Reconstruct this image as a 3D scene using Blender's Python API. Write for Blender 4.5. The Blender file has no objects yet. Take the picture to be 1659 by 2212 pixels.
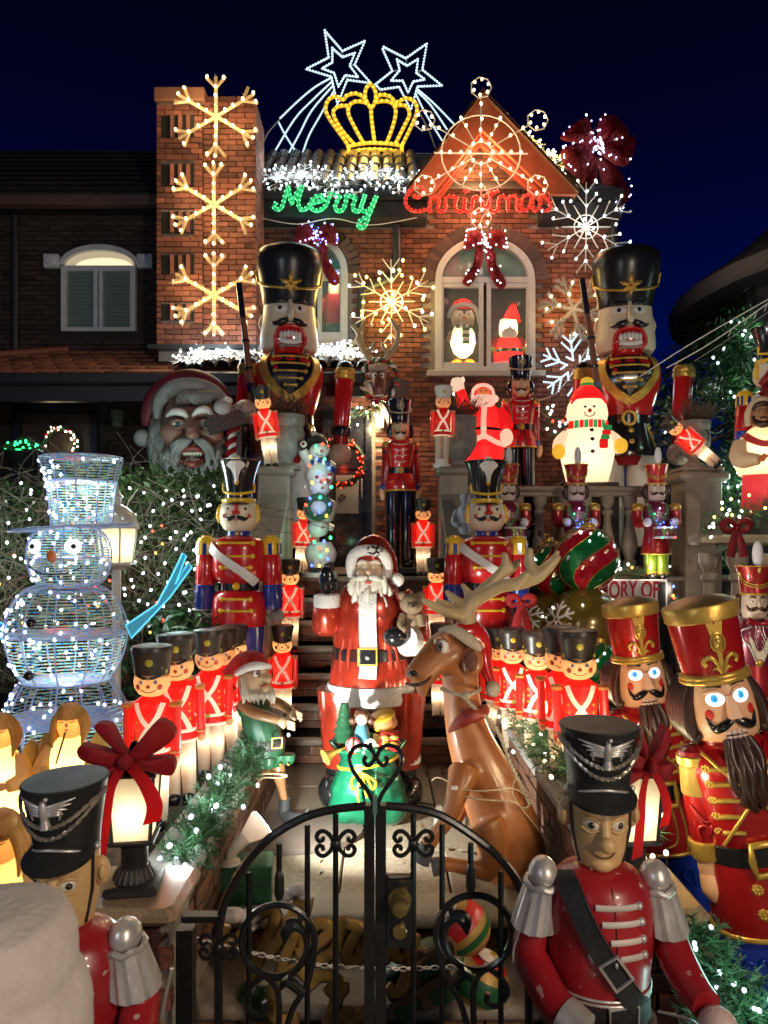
import bpy,math,random
from mathutils import Vector,Matrix
R=random.Random(7)
S=bpy.context.scene
pi,cos,sin,rad=math.pi,math.cos,math.sin,math.radians
V=Vector
# ---------------------------------------------------------------- camera, world, exposure
ZC,F,HY=1.9,1560.0,1175.0  # camera height (m); focal length and horizon row on a 1659 x 2212 frame
cam=bpy.data.cameras.new('camera');co=bpy.data.objects.new('camera',cam)
S.collection.objects.link(co);S.camera=co
co.location=(0,0,ZC);co.rotation_euler=(pi/2,0,0)
cam.sensor_fit='VERTICAL';cam.sensor_height=36;cam.lens=36*F/2212
cam.shift_y=(HY-1106)/2212;cam.dof.use_dof=True;cam.dof.focus_distance=3.4;cam.dof.aperture_fstop=7.5;cam.clip_end=400;cam.clip_start=.05
def W(px,py,d):  # a point d metres ahead, from its row and column on that frame
    return V(((px-829.5)/F*d,d,ZC+(HY-py)/F*d))
S.view_settings.view_transform='Standard';S.view_settings.look='None'
S.view_settings.exposure=.4;S.view_settings.gamma=1
S.cycles.use_denoising=True;S.cycles.max_bounces=6;S.cycles.diffuse_bounces=3
S.cycles.glossy_bounces=3;S.cycles.transmission_bounces=4;S.cycles.caustics_reflective=False
S.cycles.caustics_refractive=False;S.cycles.sample_clamp_indirect=4
wd=bpy.data.worlds.new('World');S.world=wd;wd.use_nodes=True
nt=wd.node_tree;bg=nt.nodes['Background']
tc=nt.nodes.new('ShaderNodeTexCoord');sx=nt.nodes.new('ShaderNodeSeparateXYZ');rp=nt.nodes.new('ShaderNodeValToRGB')
nt.links.new(tc.outputs['Generated'],sx.inputs[0]);nt.links.new(sx.outputs['Z'],rp.inputs[0]);nt.links.new(rp.outputs[0],bg.inputs[0])
e=rp.color_ramp.elements
e[0].position=0;e[0].color=(.0006,.0055,.085,1)
e[1].position=.62;e[1].color=(.0002,.0003,.004,1)
q=rp.color_ramp.elements.new(.3);q.color=(.0003,.0018,.032,1)
q=rp.color_ramp.elements.new(.46);q.color=(.0002,.0007,.012,1)
bg.inputs[1].default_value=1
def lamp(par,loc,w,col=(1,.75,.48),size=.06,kind='POINT',name='lamp_light',target=None,cone=60,blend=.5):
    l=bpy.data.lights.new(name,kind);l.energy=w;l.color=col;l.shadow_soft_size=size
    o=bpy.data.objects.new(name,l);S.collection.objects.link(o);o.location=loc;o.parent=par
    if kind=='SPOT':
        l.spot_size=rad(cone);l.spot_blend=blend
        o.rotation_euler=(V(target)-V(loc)).to_track_quat('-Z','Y').to_euler()
    return o
# the street lamps behind the photographer, plus one added fill
lamp(None,(2.3,-1.5,2.05),125,(1,.82,.62),.06,name='pavement_lamp_light')
lamp(None,(2.9,-2.2,4.2),360,(1,.82,.62),.09,name='street_and_fill_light')
lamp(None,(-4.5,-3.2,4.2),190,(.86,.93,1),.15,name='street_and_fill_light')  # cool fill added from the left to brighten the figures
# ---------------------------------------------------------------- mesh builder
def crv(pts,k=6,closed=False):  # Catmull-Rom through points of any dimension
    n=len(pts);out=[]
    rng=range(n)if closed else range(n-1)
    for i in rng:
        p=[pts[(i+j)%n]if closed else pts[min(max(i+j,0),n-1)]for j in(-1,0,1,2)]
        for s in range(k):
            t=s/k
            out.append(tuple(.5*(2*b+(c-a)*t+(2*a-5*b+4*c-d)*t*t+(3*b-a-3*c+d)*t**3)for a,b,c,d in zip(*p)))
    if not closed:out.append(tuple(pts[-1]))
    return out
class G:
    def __init__(s):s.v=[];s.f=[]
    def put(s,v,f,M=None):
        o=len(s.v)
        s.v+=[tuple(M@V(p))for p in v]if M is not None else[tuple(p)for p in v]
        s.f+=[tuple(i+o for i in q)for q in f];return s
    def box(s,c,d,M=None):
        x,y,z=(k/2 for k in d)
        v=[(c[0]+a*x,c[1]+b*y,c[2]+e*z)for a in(-1,1)for b in(-1,1)for e in(-1,1)]
        return s.put(v,[(0,1,3,2),(4,6,7,5),(0,4,5,1),(2,3,7,6),(0,2,6,4),(1,5,7,3)],M)
    def bbox(s,c,d,b=.01,M=None):  # box with chamfered vertical and horizontal edges
        x,y,z=(k/2 for k in d);b=min(b,x*.9,y*.9,z*.9);v=[];f=[]
        def ring(h,k):
            return[(c[0]+a,c[1]+e,c[2]+h)for a,e in((-x+k+b,-y+k),(x-k-b,-y+k),(x-k,-y+k+b),(x-k,y-k-b),(x-k-b,y-k),(-x+k+b,y-k),(-x+k,y-k-b),(-x+k,-y+k+b))]
        for h,k in((-z,b),(-z+b,0),(z-b,0),(z,b)):v+=ring(h,k)
        for r in range(3):
            for i in range(8):f.append((r*8+i,r*8+(i+1)%8,r*8+8+(i+1)%8,r*8+8+i))
        f+=[tuple(range(7,-1,-1)),tuple(range(24,32))]
        return s.put(v,f,M)
    def lathe(s,prof,n=28,sx=1,sy=1,M=None,cap=True):
        v=[];f=[]
        for r,z in prof:v+=[(r*sx*sin(2*pi*i/n),-r*sy*cos(2*pi*i/n),z)for i in range(n)]
        for k in range(len(prof)-1):
            for i in range(n):f.append((k*n+i,k*n+(i+1)%n,k*n+n+(i+1)%n,k*n+n+i))
        if cap:f+=[tuple(range(n-1,-1,-1)),tuple(range((len(prof)-1)*n,len(prof)*n))]
        return s.put(v,f,M)
    def ball(s,c,r,n=14,m=9,M=None):
        r=(r,r,r)if isinstance(r,(int,float))else r
        v=[(c[0],c[1],c[2]-r[2])];f=[]
        for j in range(1,m):
            t=-pi/2+pi*j/m
            v+=[(c[0]+r[0]*cos(t)*cos(2*pi*i/n),c[1]+r[1]*cos(t)*sin(2*pi*i/n),c[2]+r[2]*sin(t))for i in range(n)]
        v.append((c[0],c[1],c[2]+r[2]));L=len(v)-1
        for i in range(n):
            f.append((0,1+(i+1)%n,1+i));f.append((L,L-n+i,L-n+(i+1)%n))
            for j in range(m-2):f.append((1+j*n+i,1+j*n+(i+1)%n,1+j*n+n+(i+1)%n,1+j*n+n+i))
        return s.put(v,f,M)
    def tube(s,pts,r,n=6,closed=False,M=None,k=0,flat=1.0):
        rr=list(r)if isinstance(r,(list,tuple))else[r]*len(pts)
        if k:
            q=crv([tuple(p)+(a,)for p,a in zip(pts,rr)],k,closed);pts=[p[:3]for p in q];rr=[max(p[3],1e-4)for p in q]
        P=[V(p)for p in pts];N=len(P);v=[];f=[];up=None
        for i in range(N):
            t=(P[(i+1)%N]-P[i-1])if closed else(P[min(i+1,N-1)]-P[max(i-1,0)])
            t=t.normalized()if t.length>1e-9 else V((0,0,1))
            if up is None:up=V((0,1,0))if abs(t.y)<.9 else V((1,0,0))
            a=t.cross(up)
            if a.length<1e-6:a=t.orthogonal()
            a.normalize();up=a.cross(t).normalized()
            v+=[P[i]+(a*cos(2*pi*j/n)+up*flat*sin(2*pi*j/n))*rr[i]for j in range(n)]
        for i in range(N if closed else N-1):
            for j in range(n):f.append((i*n+j,i*n+(j+1)%n,((i+1)%N)*n+(j+1)%n,((i+1)%N)*n+j))
        if not closed:f+=[tuple(range(n-1,-1,-1)),tuple(range((N-1)*n,N*n))]
        return s.put(v,f,M)
    def prism(s,poly,y0,y1,M=None):  # polygon in x, z extruded along y
        n=len(poly);v=[(x,y0,z)for x,z in poly]+[(x,y1,z)for x,z in poly]
        f=[(i,(i+1)%n,n+(i+1)%n,n+i)for i in range(n)]+[tuple(range(n-1,-1,-1)),tuple(range(n,2*n))]
        return s.put(v,f,M)
    def strip(s,A,B,M=None):  # a sheet between two rows of points
        n=len(A)
        return s.put(list(A)+list(B),[(i,i+1,n+i+1,n+i)for i in range(n-1)],M)
def T(x=0,y=0,z=0,rx=0,ry=0,rz=0,s=1):
    from mathutils import Euler
    m=Matrix.Translation((x,y,z))@Euler((rad(rx),rad(ry),rad(rz)),'XYZ').to_matrix().to_4x4()
    return m@(Matrix.Diagonal((*s,1))if isinstance(s,tuple)else Matrix.Scale(s,4))
def ob(name,g,m,par=None,smooth=40,loc=None,kind=None,att=None):
    me=bpy.data.meshes.new(name);me.from_pydata(g.v,[],g.f);me.materials.append(m)
    if smooth:
        me.polygons.foreach_set('use_smooth',[True]*len(me.polygons));me.set_sharp_from_angle(angle=rad(smooth))
    if att:
        a=me.attributes.new('bv','FLOAT','FACE');a.data.foreach_set('value',att)
    return inst(name,me,par,loc,kind=kind)
def inst(name,me,par=None,loc=None,rot=None,sc=None,kind=None):
    o=bpy.data.objects.new(name,me);S.collection.objects.link(o);o.parent=par
    if loc is not None:o.location=loc
    if rot is not None:o.rotation_euler=rot
    if sc is not None:o.scale=sc if isinstance(sc,tuple)else(sc,)*3
    if kind:o['kind']=kind
    return o
def melt(name,g,m,par=None,vox=.012,it=6,fac=.5,smooth=180):  # rough overlapping lumps fused into one continuous skin
    o=ob(name,g,m,par,smooth=0)
    r=o.modifiers.new('r','REMESH');r.mode='VOXEL';r.voxel_size=vox;r.use_smooth_shade=True
    sm=o.modifiers.new('s','SMOOTH');sm.iterations=it;sm.factor=fac
    dg=bpy.context.evaluated_depsgraph_get();dg.update()
    me=bpy.data.meshes.new_from_object(o.evaluated_get(dg));o.modifiers.clear()
    old=o.data;o.data=me;bpy.data.meshes.remove(old);me.name=name
    me.polygons.foreach_set('use_smooth',[True]*len(me.polygons))
    return o
def tag(o,label,cat,group=None):
    o['label']=label;o['category']=cat
    if group:o['group']=group
    return o
def thing(name,label,cat,loc,rz=0,sc=1,group=None,rx=0,ry=0):
    o=bpy.data.objects.new(name,None);S.collection.objects.link(o);o.empty_display_size=.1
    o.location=loc;o.rotation_euler=(rad(rx),rad(ry),rad(rz));o.scale=(sc,)*3
    return tag(o,label,cat,group)
def dup(root,loc,label,rz=0,sc=1,rx=0,ry=0,group=None,skip=()):
    r=root.copy();S.collection.objects.link(r);r.location=loc;r.rotation_euler=(rad(rx),rad(ry),rad(rz));r.scale=(sc,)*3
    r['label']=label
    if group:r['group']=group
    def rec(a,b):
        for c in list(a.children):
            if c.name.split('.')[0]in skip:continue
            d=c.copy();S.collection.objects.link(d);d.parent=b;rec(c,d)
    rec(root,r);return r
# ---------------------------------------------------------------- materials
MATS={}
def mat(name,col=(.5,.5,.5),rough=.4,metal=0.,var=.12,vs=9.,bump=0.,bs=70.,trans=0.,chip=None,attr=None,stretch=None,coat=0.,tcol=None,dirt=0.):
    if name in MATS:return MATS[name]
    m=bpy.data.materials.new(name);m.use_nodes=True;MATS[name]=m
    t=m.node_tree;N=t.nodes;L=t.links;b=N['Principled BSDF'];out=N['Material Output']
    tcn=N.new('ShaderNodeTexCoord');oi=N.new('ShaderNodeObjectInfo');va=N.new('ShaderNodeVectorMath');va.operation='MULTIPLY_ADD';L.new(oi.outputs['Random'],va.inputs[0]);va.inputs[1].default_value=(9,7,5);L.new(tcn.outputs['Object'],va.inputs[2]);src=va.outputs[0]
    if stretch:
        mp=N.new('ShaderNodeMapping');mp.inputs['Scale'].default_value=stretch;L.new(src,mp.inputs[0]);src=mp.outputs[0]
    def noise(scale,det=4):
        n=N.new('ShaderNodeTexNoise');n.inputs['Scale'].default_value=scale;n.inputs['Detail'].default_value=det;L.new(src,n.inputs['Vector']);return n
    def mix(f,a,c2):
        x=N.new('ShaderNodeMix');x.data_type='RGBA'
        for k,w in((0,f),(6,a),(7,c2)):
            if hasattr(w,'is_output'):L.new(w,x.inputs[k])
            else:x.inputs[k].default_value=w if k==0 else(*w[:3],1)
        return x.outputs[2]
    lo=tuple(c*(1-var)for c in col);hi=tuple(min(1,c*(1+var)+var*.01)for c in col)
    c=mix(noise(vs).outputs[0],tuple(x*(1-var)for x in lo),hi)
    if attr:
        if attr=='random':a=N.new('ShaderNodeObjectInfo');s2=a.outputs['Random']
        else:a=N.new('ShaderNodeAttribute');a.attribute_name=attr;s2=a.outputs['Fac']
        r=N.new('ShaderNodeValToRGB');L.new(s2,r.inputs[0]);r.color_ramp.elements[0].color=(.42,.40,.40,1);r.color_ramp.elements[1].color=(1.25,1.15,1.1,1)
        e2=r.color_ramp.elements.new(.45);e2.color=(.9,.86,.84,1)
        x=N.new('ShaderNodeMix');x.data_type='RGBA';x.blend_type='MULTIPLY';x.inputs[0].default_value=1;L.new(c,x.inputs[6]);L.new(r.outputs[0],x.inputs[7]);c=x.outputs[2]
    def cut(scale,lo_,hi_,det=6):
        mr=N.new('ShaderNodeMapRange');mr.inputs[1].default_value=lo_;mr.inputs[2].default_value=hi_;L.new(noise(scale,det).outputs[0],mr.inputs[0]);return mr.outputs[0]
    if dirt:c=mix(cut(vs*.6,.5,.75),c,tuple(x*(1-dirt)for x in col))
    if chip:c=mix(cut(chip[1],chip[2],chip[2]+.03),c,chip[0])
    L.new(c,b.inputs['Base Color']);b.inputs['Roughness'].default_value=rough;b.inputs['Metallic'].default_value=metal
    if coat:b.inputs['Coat Weight'].default_value=coat;b.inputs['Coat Roughness'].default_value=.08
    rr=N.new('ShaderNodeMapRange');rr.inputs[3].default_value=max(.02,rough*.75);rr.inputs[4].default_value=min(1,rough*1.35+.02);L.new(noise(vs*2.3).outputs[0],rr.inputs[0]);L.new(rr.outputs[0],b.inputs['Roughness'])
    nb=None
    if bump:
        nb=N.new('ShaderNodeBump');nb.inputs['Strength'].default_value=bump;nb.inputs['Distance'].default_value=.01;L.new(noise(bs,5).outputs[0],nb.inputs['Height']);L.new(nb.outputs[0],b.inputs['Normal'])
    if trans:
        tr=N.new('ShaderNodeBsdfTranslucent');L.new(c,tr.inputs[0])
        if tcol:tr.inputs[0].default_value=(*tcol,1);t.links.remove(tr.inputs[0].links[0])
        ms=N.new('ShaderNodeMixShader');ms.inputs[0].default_value=trans;L.new(b.outputs[0],ms.inputs[1]);L.new(tr.outputs[0],ms.inputs[2]);L.new(ms.outputs[0],out.inputs[0])
    return m
def glow(name,col,st,base=None):  # lit lamps, bulbs, screens
    if name in MATS:return MATS[name]
    m=bpy.data.materials.new(name);m.use_nodes=True;MATS[name]=m
    b=m.node_tree.nodes['Principled BSDF'];b.inputs['Base Color'].default_value=(*(base or col),1);b.inputs['Roughness'].default_value=.3
    b.inputs['Emission Color'].default_value=(*col,1);b.inputs['Emission Strength'].default_value=st
    try:m.cycles.emission_sampling='NONE'
    except Exception:pass
    return m
def glass(name,col=(.8,.85,.85),rough=.03,alpha=.15):
    if name in MATS:return MATS[name]
    m=bpy.data.materials.new(name);m.use_nodes=True;MATS[name]=m;t=m.node_tree;N=t.nodes
    b=N['Principled BSDF'];b.inputs['Base Color'].default_value=(*col,1);b.inputs['Roughness'].default_value=rough;b.inputs['Specular IOR Level'].default_value=.8
    tr=N.new('ShaderNodeBsdfTransparent');ms=N.new('ShaderNodeMixShader');ms.inputs[0].default_value=alpha
    t.links.new(tr.outputs[0],ms.inputs[1]);t.links.new(b.outputs[0],ms.inputs[2]);t.links.new(ms.outputs[0],N['Material Output'].inputs[0]);return m
BRICK1=mat('brick_clay',(.23,.078,.047),.8,var=.35,vs=30,bump=.5,bs=90,attr='random')
BRICKM=mat('brick_clay_mass',(.23,.078,.047),.8,var=.35,vs=30,bump=.5,bs=90,attr='bv')
MORTAR=mat('mortar',(.27,.225,.19),.95,var=.2,vs=12,bump=.4)
GRANITE=mat('granite',(.30,.245,.185),.5,var=.55,vs=160,bump=.12,bs=120,dirt=.25)
GRANITE2=mat('granite_tread',(.26,.205,.155),.6,var=.6,vs=150,bump=.2,bs=110,dirt=.4)
PAVE=mat('paver_stone',(.30,.24,.175),.75,var=.4,vs=60,bump=.35,bs=70,dirt=.35)
IRON=mat('black_iron',(.012,.012,.013),.28,var=.3,vs=25,bump=.12,bs=40)
BLACKG=mat('gloss_black',(.012,.012,.014),.16,var=.2,coat=.4)
BLACKM=mat('matt_black',(.022,.02,.019),.5,var=.3,bump=.06)
RED=mat('gloss_red',(.55,.012,.014),.2,var=.18,vs=7,coat=.5,bump=.03,bs=25)
REDD=mat('dark_red',(.30,.008,.014),.22,var=.2,vs=7,coat=.5,bump=.03,bs=25)
WHITE=mat('white_paint',(.78,.76,.72),.38,var=.08,bump=.05,dirt=.08)
CREAM=mat('cream_paint',(.74,.63,.46),.35,var=.08,vs=6,bump=.06,dirt=.08)
SKIN=mat('skin_paint',(.72,.42,.22),.35,var=.08,bump=.05)
GOLD=mat('gold_paint',(.66,.40,.075),.32,.5,var=.25,vs=20,bump=.1)
SILVER=mat('silver_paint',(.66,.63,.60),.33,.55,var=.3,vs=18,bump=.12,dirt=.35)
YELLOW=mat('yellow_paint',(.78,.46,.02),.28,var=.1,coat=.3)
BLUE=mat('blue_paint',(.012,.035,.26),.2,var=.15,coat=.5)
GREENP=mat('green_paint',(.02,.16,.07),.25,var=.2,coat=.3)
BROWN=mat('brown_paint',(.09,.035,.018),.3,var=.3,vs=15,bump=.2,bs=40,coat=.3)
WIRE=mat('white_wire',(.7,.68,.62),.5)
WIREG=mat('green_wire',(.02,.05,.025),.5)
COL=dict(warm=(1,.72,.36),cool=(.72,.9,1),white=(1,.96,.86),red=(1,.07,.03),green=(.05,1,.30),blue=(.08,.15,1),amber=(1,.5,.06),violet=(.5,.45,1),yellow=(1,.72,.16),gold=(1,.58,.04))
BM={}
def bulb(par,loc,k='warm',s=.02,st=None,name='bulb',flat=False):
    if R.random()<.06:k='dead'
    if k not in BM:
        g=G().ball((0,0,0),(1,1,1.25),8,6)
        me=bpy.data.meshes.new('bulb');me.from_pydata(g.v,[],g.f);me.polygons.foreach_set('use_smooth',[True]*len(me.polygons))
        me.materials.append(mat('dead_bulb',(.5,.47,.4),.2)if k=='dead' else glow('lit_bulb_'+k,COL[k],4.5 if k in('warm','cool','white','violet','yellow')else 2.6));BM[k]=me
    return inst(name,BM[k],par,loc,(R.uniform(-.6,.6),R.uniform(-.6,.6),0),s*.72)
# ---------------------------------------------------------------- figure helpers: features set on a turned surface (front faces -y)
class Turn:
    def __init__(s,prof,sx=1,sy=1,M=None,n=32):s.p=prof;s.sx=sx;s.sy=sy;s.M=M;s.n=n
    def g(s,cap=True):return G().lathe(s.p,s.n,s.sx,s.sy,s.M,cap)
    def r(s,z):
        p=s.p
        for(a,b),(c,d)in zip(p,p[1:]):
            if min(b,d)<=z<=max(b,d)and abs(d-b)>1e-9:return a+(c-a)*(z-b)/(d-b)
        return p[0][0]if z<p[0][1]else p[-1][0]
    def at(s,u,z,off=0):
        r=max(s.r(z),1e-4);q=max(-1,min(1,u/(r*s.sx)));a=math.asin(q)
        p=V((r*s.sx*sin(a),-r*s.sy*cos(a),z));n=V((sin(a)/s.sx,-cos(a)/s.sy,0)).normalized()
        dz=.01;k=(s.r(z+dz)-s.r(z-dz))/(2*dz);n=(n-V((0,0,k))).normalized()
        p=p+n*off
        return(s.M@p,(s.M.to_3x3()@n).normalized())if s.M is not None else(p,n)
    def blob(s,g,u,z,ru,rz,th=.006,n=14,off=0):
        p,nn=s.at(u,z,off);m=Matrix.Translation(p)@nn.to_track_quat('-Y','Z').to_matrix().to_4x4()
        return g.ball((0,0,0),(ru,th,rz),n,8,m)
    def line(s,g,pts,r,off=.002,k=5,n=7,flat=1.0):
        return g.tube([s.at(u,z,off)[0]for u,z in(crv(pts,k)if k else pts)],([x[0]for x in crv([(a,)for a in r],k)]if k else r)if isinstance(r,list)else r,n,flat=flat)
    def band(s,g,pts,w,off=.004,k=6,w2=None):  # flat ribbon of width w following (u, z) points
        q=crv(pts,k);A=[];B=[]
        for i,p in enumerate(q):
            a=q[max(i-1,0)];b=q[min(i+1,len(q)-1)];t=V((b[0]-a[0],b[1]-a[1])).normalized();nx,nz=-t.y*w/2,t.x*w/2
            A.append(s.at(p[0]+nx,p[1]+nz,off)[0]);B.append(s.at(p[0]-nx,p[1]-nz,off)[0])
        A0=[s.at(p[0],p[1],-.004)[0]for p in q]
        n=len(A);g.put(A+B,[(i,i+1,n+i+1,n+i)for i in range(n-1)])
        return g
    def ring(s,g,z,r=.006,n=36,off=0,flat=1.0):
        rr=s.r(z)+off;pts=[(rr*s.sx*sin(2*pi*i/n),-rr*s.sy*cos(2*pi*i/n),z)for i in range(n)]
        if s.M is not None:pts=[tuple(s.M@V(p))for p in pts]
        return g.tube(pts,r,6,True,flat=flat)
# ================================================================ things laid out in world coordinates
WROOT={}
def wthing(name,label,cat,base,group=None):
    o=thing(name,label,cat,base,group=group);WROOT[o.name]=V(base);return o
_inst=inst
def inst(name,me,par=None,loc=None,rot=None,sc=None,kind=None):
    o=_inst(name,me,par,loc,rot,sc,kind)
    if par is not None and par.name in WROOT:o.matrix_parent_inverse=Matrix.Translation(-WROOT[par.name])
    return o
_lamp=lamp
def lamp(par,*a,**k):
    o=_lamp(par,*a,**k)
    if par is not None and par.name in WROOT:o.matrix_parent_inverse=Matrix.Translation(-WROOT[par.name])
    return o
def boxmesh(name,m,d=(1,1,1),bev=0):
    g=G().bbox((0,0,0),d,bev)if bev else G().box((0,0,0),d)
    me=bpy.data.meshes.new(name);me.from_pydata(g.v,[],g.f);me.materials.append(m);return me
BW,BH,GAP=.19,.054,.011
BRME=boxmesh('brick',BRICK1,(BW,.04,BH))
DK1=mat('dark_brick',(.17,.082,.05),.8,var=.4,vs=30,bump=.5,bs=90,attr='random');BRDK=boxmesh('dark_brick',DK1,(BW,.04,BH))
def bricks(par,x0,x1,z0,z1,y,ok=lambda x,z:True,single=lambda x,z:True,lim=300,M=None,name='brick',bw=BW,bh=BH,me=None,mm=None):
    """running bond on the plane y; the first lim bricks that qualify are objects, the rest one mass"""
    g=G();att=[];n=0;row=0;z=z0+bh/2
    while z+bh/2<=z1+1e-6:
        x=x0-(bw+GAP)/2*(row%2)
        while x<x1:
            a,b=max(x,x0),min(x+bw,x1)
            if b-a>.03 and ok((a+b)/2,z)and ok(a+.02,z)and ok(b-.02,z):
                c=V(((a+b)/2,y+R.uniform(-.004,.004),z+R.uniform(-.0015,.0015)))
                if n<lim and single(c.x,z):
                    p=M@c if M is not None else c
                    o=inst(name,me or BRME,par,p,sc=((b-a)/BW,1,bh/BH));n+=1
                    if M is not None:o.rotation_euler=M.to_euler()
                else:
                    g.box(c,(b-a,.04,bh),M);att+=[R.random()]*6
            x+=bw+GAP
        z+=bh+GAP;row+=1
    if g.v:ob(name+'_field',g,mm or BRICKM,par,0,kind='stuff',att=att)
    return n
# ---------------------------------------------------------------- ground and path
ob('ground',G().box((0,20,-.1),(120,90,.2)),mat('ground_concrete',(.16,.15,.14),.85,var=.3,bump=.3,dirt=.4),smooth=0,kind='structure')
soilm=mat('soil',(.035,.024,.016),.95,var=.5,vs=30,bump=.8,bs=40)
path=ob('path',G().box((.02,4.4,.155),(1.5,2.36,.31)),MORTAR,smooth=0,kind='structure')
pav=boxmesh('paver',PAVE,(.49,.47,.04),.006)
for r_ in range(4):
    for c_ in range(3):
        z_=.33+R.uniform(-.001,.001)
        inst('paver',pav,path,(-.48+c_*.5+.03,3.42+r_*.478,z_),(0,0,R.choice((0,pi))))
for c_ in range(14):inst('paver',boxmesh('paver_small',PAVE,(.1,.18,.04),.004)if c_==0 else bpy.data.meshes['paver_small'],path,(-.66+c_*.105,5.22-.01,.331),sc=(1,.75,1))
def nosing(name,x0,x1,y0,y1,ztop,th,m,par=None,kind=None):  # slab with a rounded front edge
    g=G();n=6;P=[(y1,ztop),(y1,ztop-th)]+[(y0+th/2-th/2*sin(pi*i/n),ztop-th/2-th/2*cos(pi*i/n))for i in range(n+1)]
    v=[(x0,y,z)for y,z in P]+[(x1,y,z)for y,z in P];k=len(P)
    g.put(v,[(i,(i+1)%k,k+(i+1)%k,k+i)for i in range(k)]+[tuple(range(k-1,-1,-1)),tuple(range(k,2*k))])
    return ob(name,g,m,par,35,kind=kind)
nosing('path_edge',-.72,.76,3.0,3.2,.352,.065,GRANITE,path)
bricks(path,-.72,.76,.195,.28,3.07,bh=.06,lim=40,me=BRDK)
step=nosing('entrance_step',-.75,.8,2.66,3.08,.19,.06,GRANITE2,kind='structure')
ob('step_riser',G().box((.02,2.9,.065),(1.5,.3,.13)),MORTAR,step,0)
bricks(step,-.72,.76,0,.13,2.74,lim=40,me=BRDK)
NR=7;RISE,RUN=1.25/NR,.2714;SX0,SX1=-.84,.50
core=G()
for i in range(NR):core.box(((SX0+SX1)/2,(5.13+RUN*i+7.2)/2,.35+RISE*(i+.5)),(SX1-SX0,7.2-5.13-RUN*i,RISE))
stairs=ob('stairs',core,MORTAR,smooth=0,kind='structure')
for i in range(NR):
    y0=5.1+RUN*i
    nosing('tread',SX0,SX1,y0-.025,y0+RUN+.05,.35+RISE*(i+1),.052,GRANITE2,stairs)
    bricks(stairs,SX0,SX1,.35+RISE*i+.002,.35+RISE*(i+1)-.05,y0+.022,lim=14,bw=.21,bh=.052,me=BRDK)
# planter walls beside the path and the soil behind them
for nm,s,x in(('planter_wall',-1,-.70),('planter_wall',1,.80)):
    w=ob(nm,G().box((x+s*.09,3.85,.33),(.14,2.5,.66)),MORTAR,smooth=0)
    tag(w,'low brick planter wall under the garland, %s of the path'%('on the side of the elf' if s<0 else 'on the side of the seated reindeer'),'wall','planter walls along the path')
    g=G().bbox((x+s*.08,3.80,.715),(.2,2.6,.05),.008);ob('coping',g,mat('grey_wood',(.34,.33,.31),.7,var=.3,stretch=(6,.6,6),bump=.3),w,0)
    mm=T(x+s*.012,0,0,rz=90)if s<0 else T(x+s*.012,0,0,rz=90)
    bricks(w,2.55,5.0,.36,.68,0,M=mm,lim=110,me=BRDK)
ob('planter_soil',G().box((-2.2,4.0,.3),(2.75,3.4,.6)),soilm,smooth=0,kind='structure')
ob('planter_soil',G().box((.99,4.3,.3),(.2,2.0,.6)).box((2.4,4.4,.02),(2.7,2.9,.1)),soilm,smooth=0,kind='structure')
ob('porch',G().box((1.2,8.2,.78),(4.3,2.6,1.56)),MORTAR,smooth=0,kind='structure')
nosing('porch_floor',SX0-.4,3.25,6.72,9.4,1.6,.05,GRANITE2,bpy.data.objects['porch'])
# granite gate pillars with capping slabs
for s,x0,x1,lab in((-1,-1.12,-.63,'granite capped gate pillar carrying the black lantern left of the gate'),(1,.72,.99,'granite capped gate pillar behind the drummer right of the gate')):
    p=wthing('gate_pillar',lab,'pillar',((x0+x1)/2,2.45,0),'gate pillars')
    ob('shaft',G().box(((x0+x1)/2,2.37,.37),(x1-x0-.08,.22,.74)),MORTAR,p,0)
    bricks(p,x0+.03,x1-.03,.0,.73,2.25,lim=40)
    ob('cap',G().bbox(((x0+x1)/2,2.34,.765),(x1-x0,.33,.055),.02),mat('polished_granite',(.36,.25,.15),.22,var=.5,vs=140,coat=.4),p,30)
# ---------------------------------------------------------------- stair walls, piers and balustrade
for nm,xa,xb,lab in(('stair_wall',-1.10,-.84,'sloping grey granite stair wall with a square pier, left of the steps'),('stair_wall',.50,.74,'sloping grey granite stair wall with a square pier, right of the steps')):
    w=wthing(nm,lab,'wall',((xa+xb)/2,5.9,.35),'stair walls')
    prof=[(5.5,.35),(5.5,1.637),(6.36,2.25),(6.72,2.25),(6.72,.35)]
    v=[(x,y,z)for x in(xa+.03,xb-.03)for y,z in prof];k=5
    ob('panel',G().put(v,[(i,(i+1)%k,k+(i+1)%k,k+i)for i in range(k)]+[(4,3,2,1,0),(5,6,7,8,9)]),GRANITE,w,0)
    prof=[(5.45,1.59),(5.45,1.68),(6.36,2.34),(6.36,2.25)];k=4
    v=[(x,y,z)for x in(xa,xb)for y,z in prof]
    ob('coping',G().put(v,[(i,(i+1)%k,k+(i+1)%k,k+i)for i in range(k)]+[(3,2,1,0),(4,5,6,7)]),GRANITE,w,0)
    ob('pier',G().bbox(((xa+xb)/2,6.5,1.7),(xb-xa,.28,1.62),.006),GRANITE,w,0)
    ob('pier_cap',G().bbox(((xa+xb)/2,6.5,2.545),(xb-xa+.07,.35,.07),.02),GRANITE,w,0)
BAL=[(.055,0),(.055,.06),(.04,.075),(.04,.1),(.058,.15),(.066,.2),(.06,.27),(.036,.4),(.03,.46),(.03,.5),(.046,.52),(.046,.545),(.03,.56),(.05,.6),(.06,.63),(.06,.68)]
balg=G().lathe([(r*1.15,z)for r,z in BAL],16);balme=bpy.data.meshes.new('baluster');balme.from_pydata(balg.v,[],balg.f);balme.materials.append(GRANITE);balme.polygons.foreach_set('use_smooth',[True]*len(balme.polygons));balme.set_sharp_from_angle(angle=rad(40))
bl=wthing('balustrade','weathered granite balustrade along the front of the raised porch','balustrade',(1.7,6.9,1.6))
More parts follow.
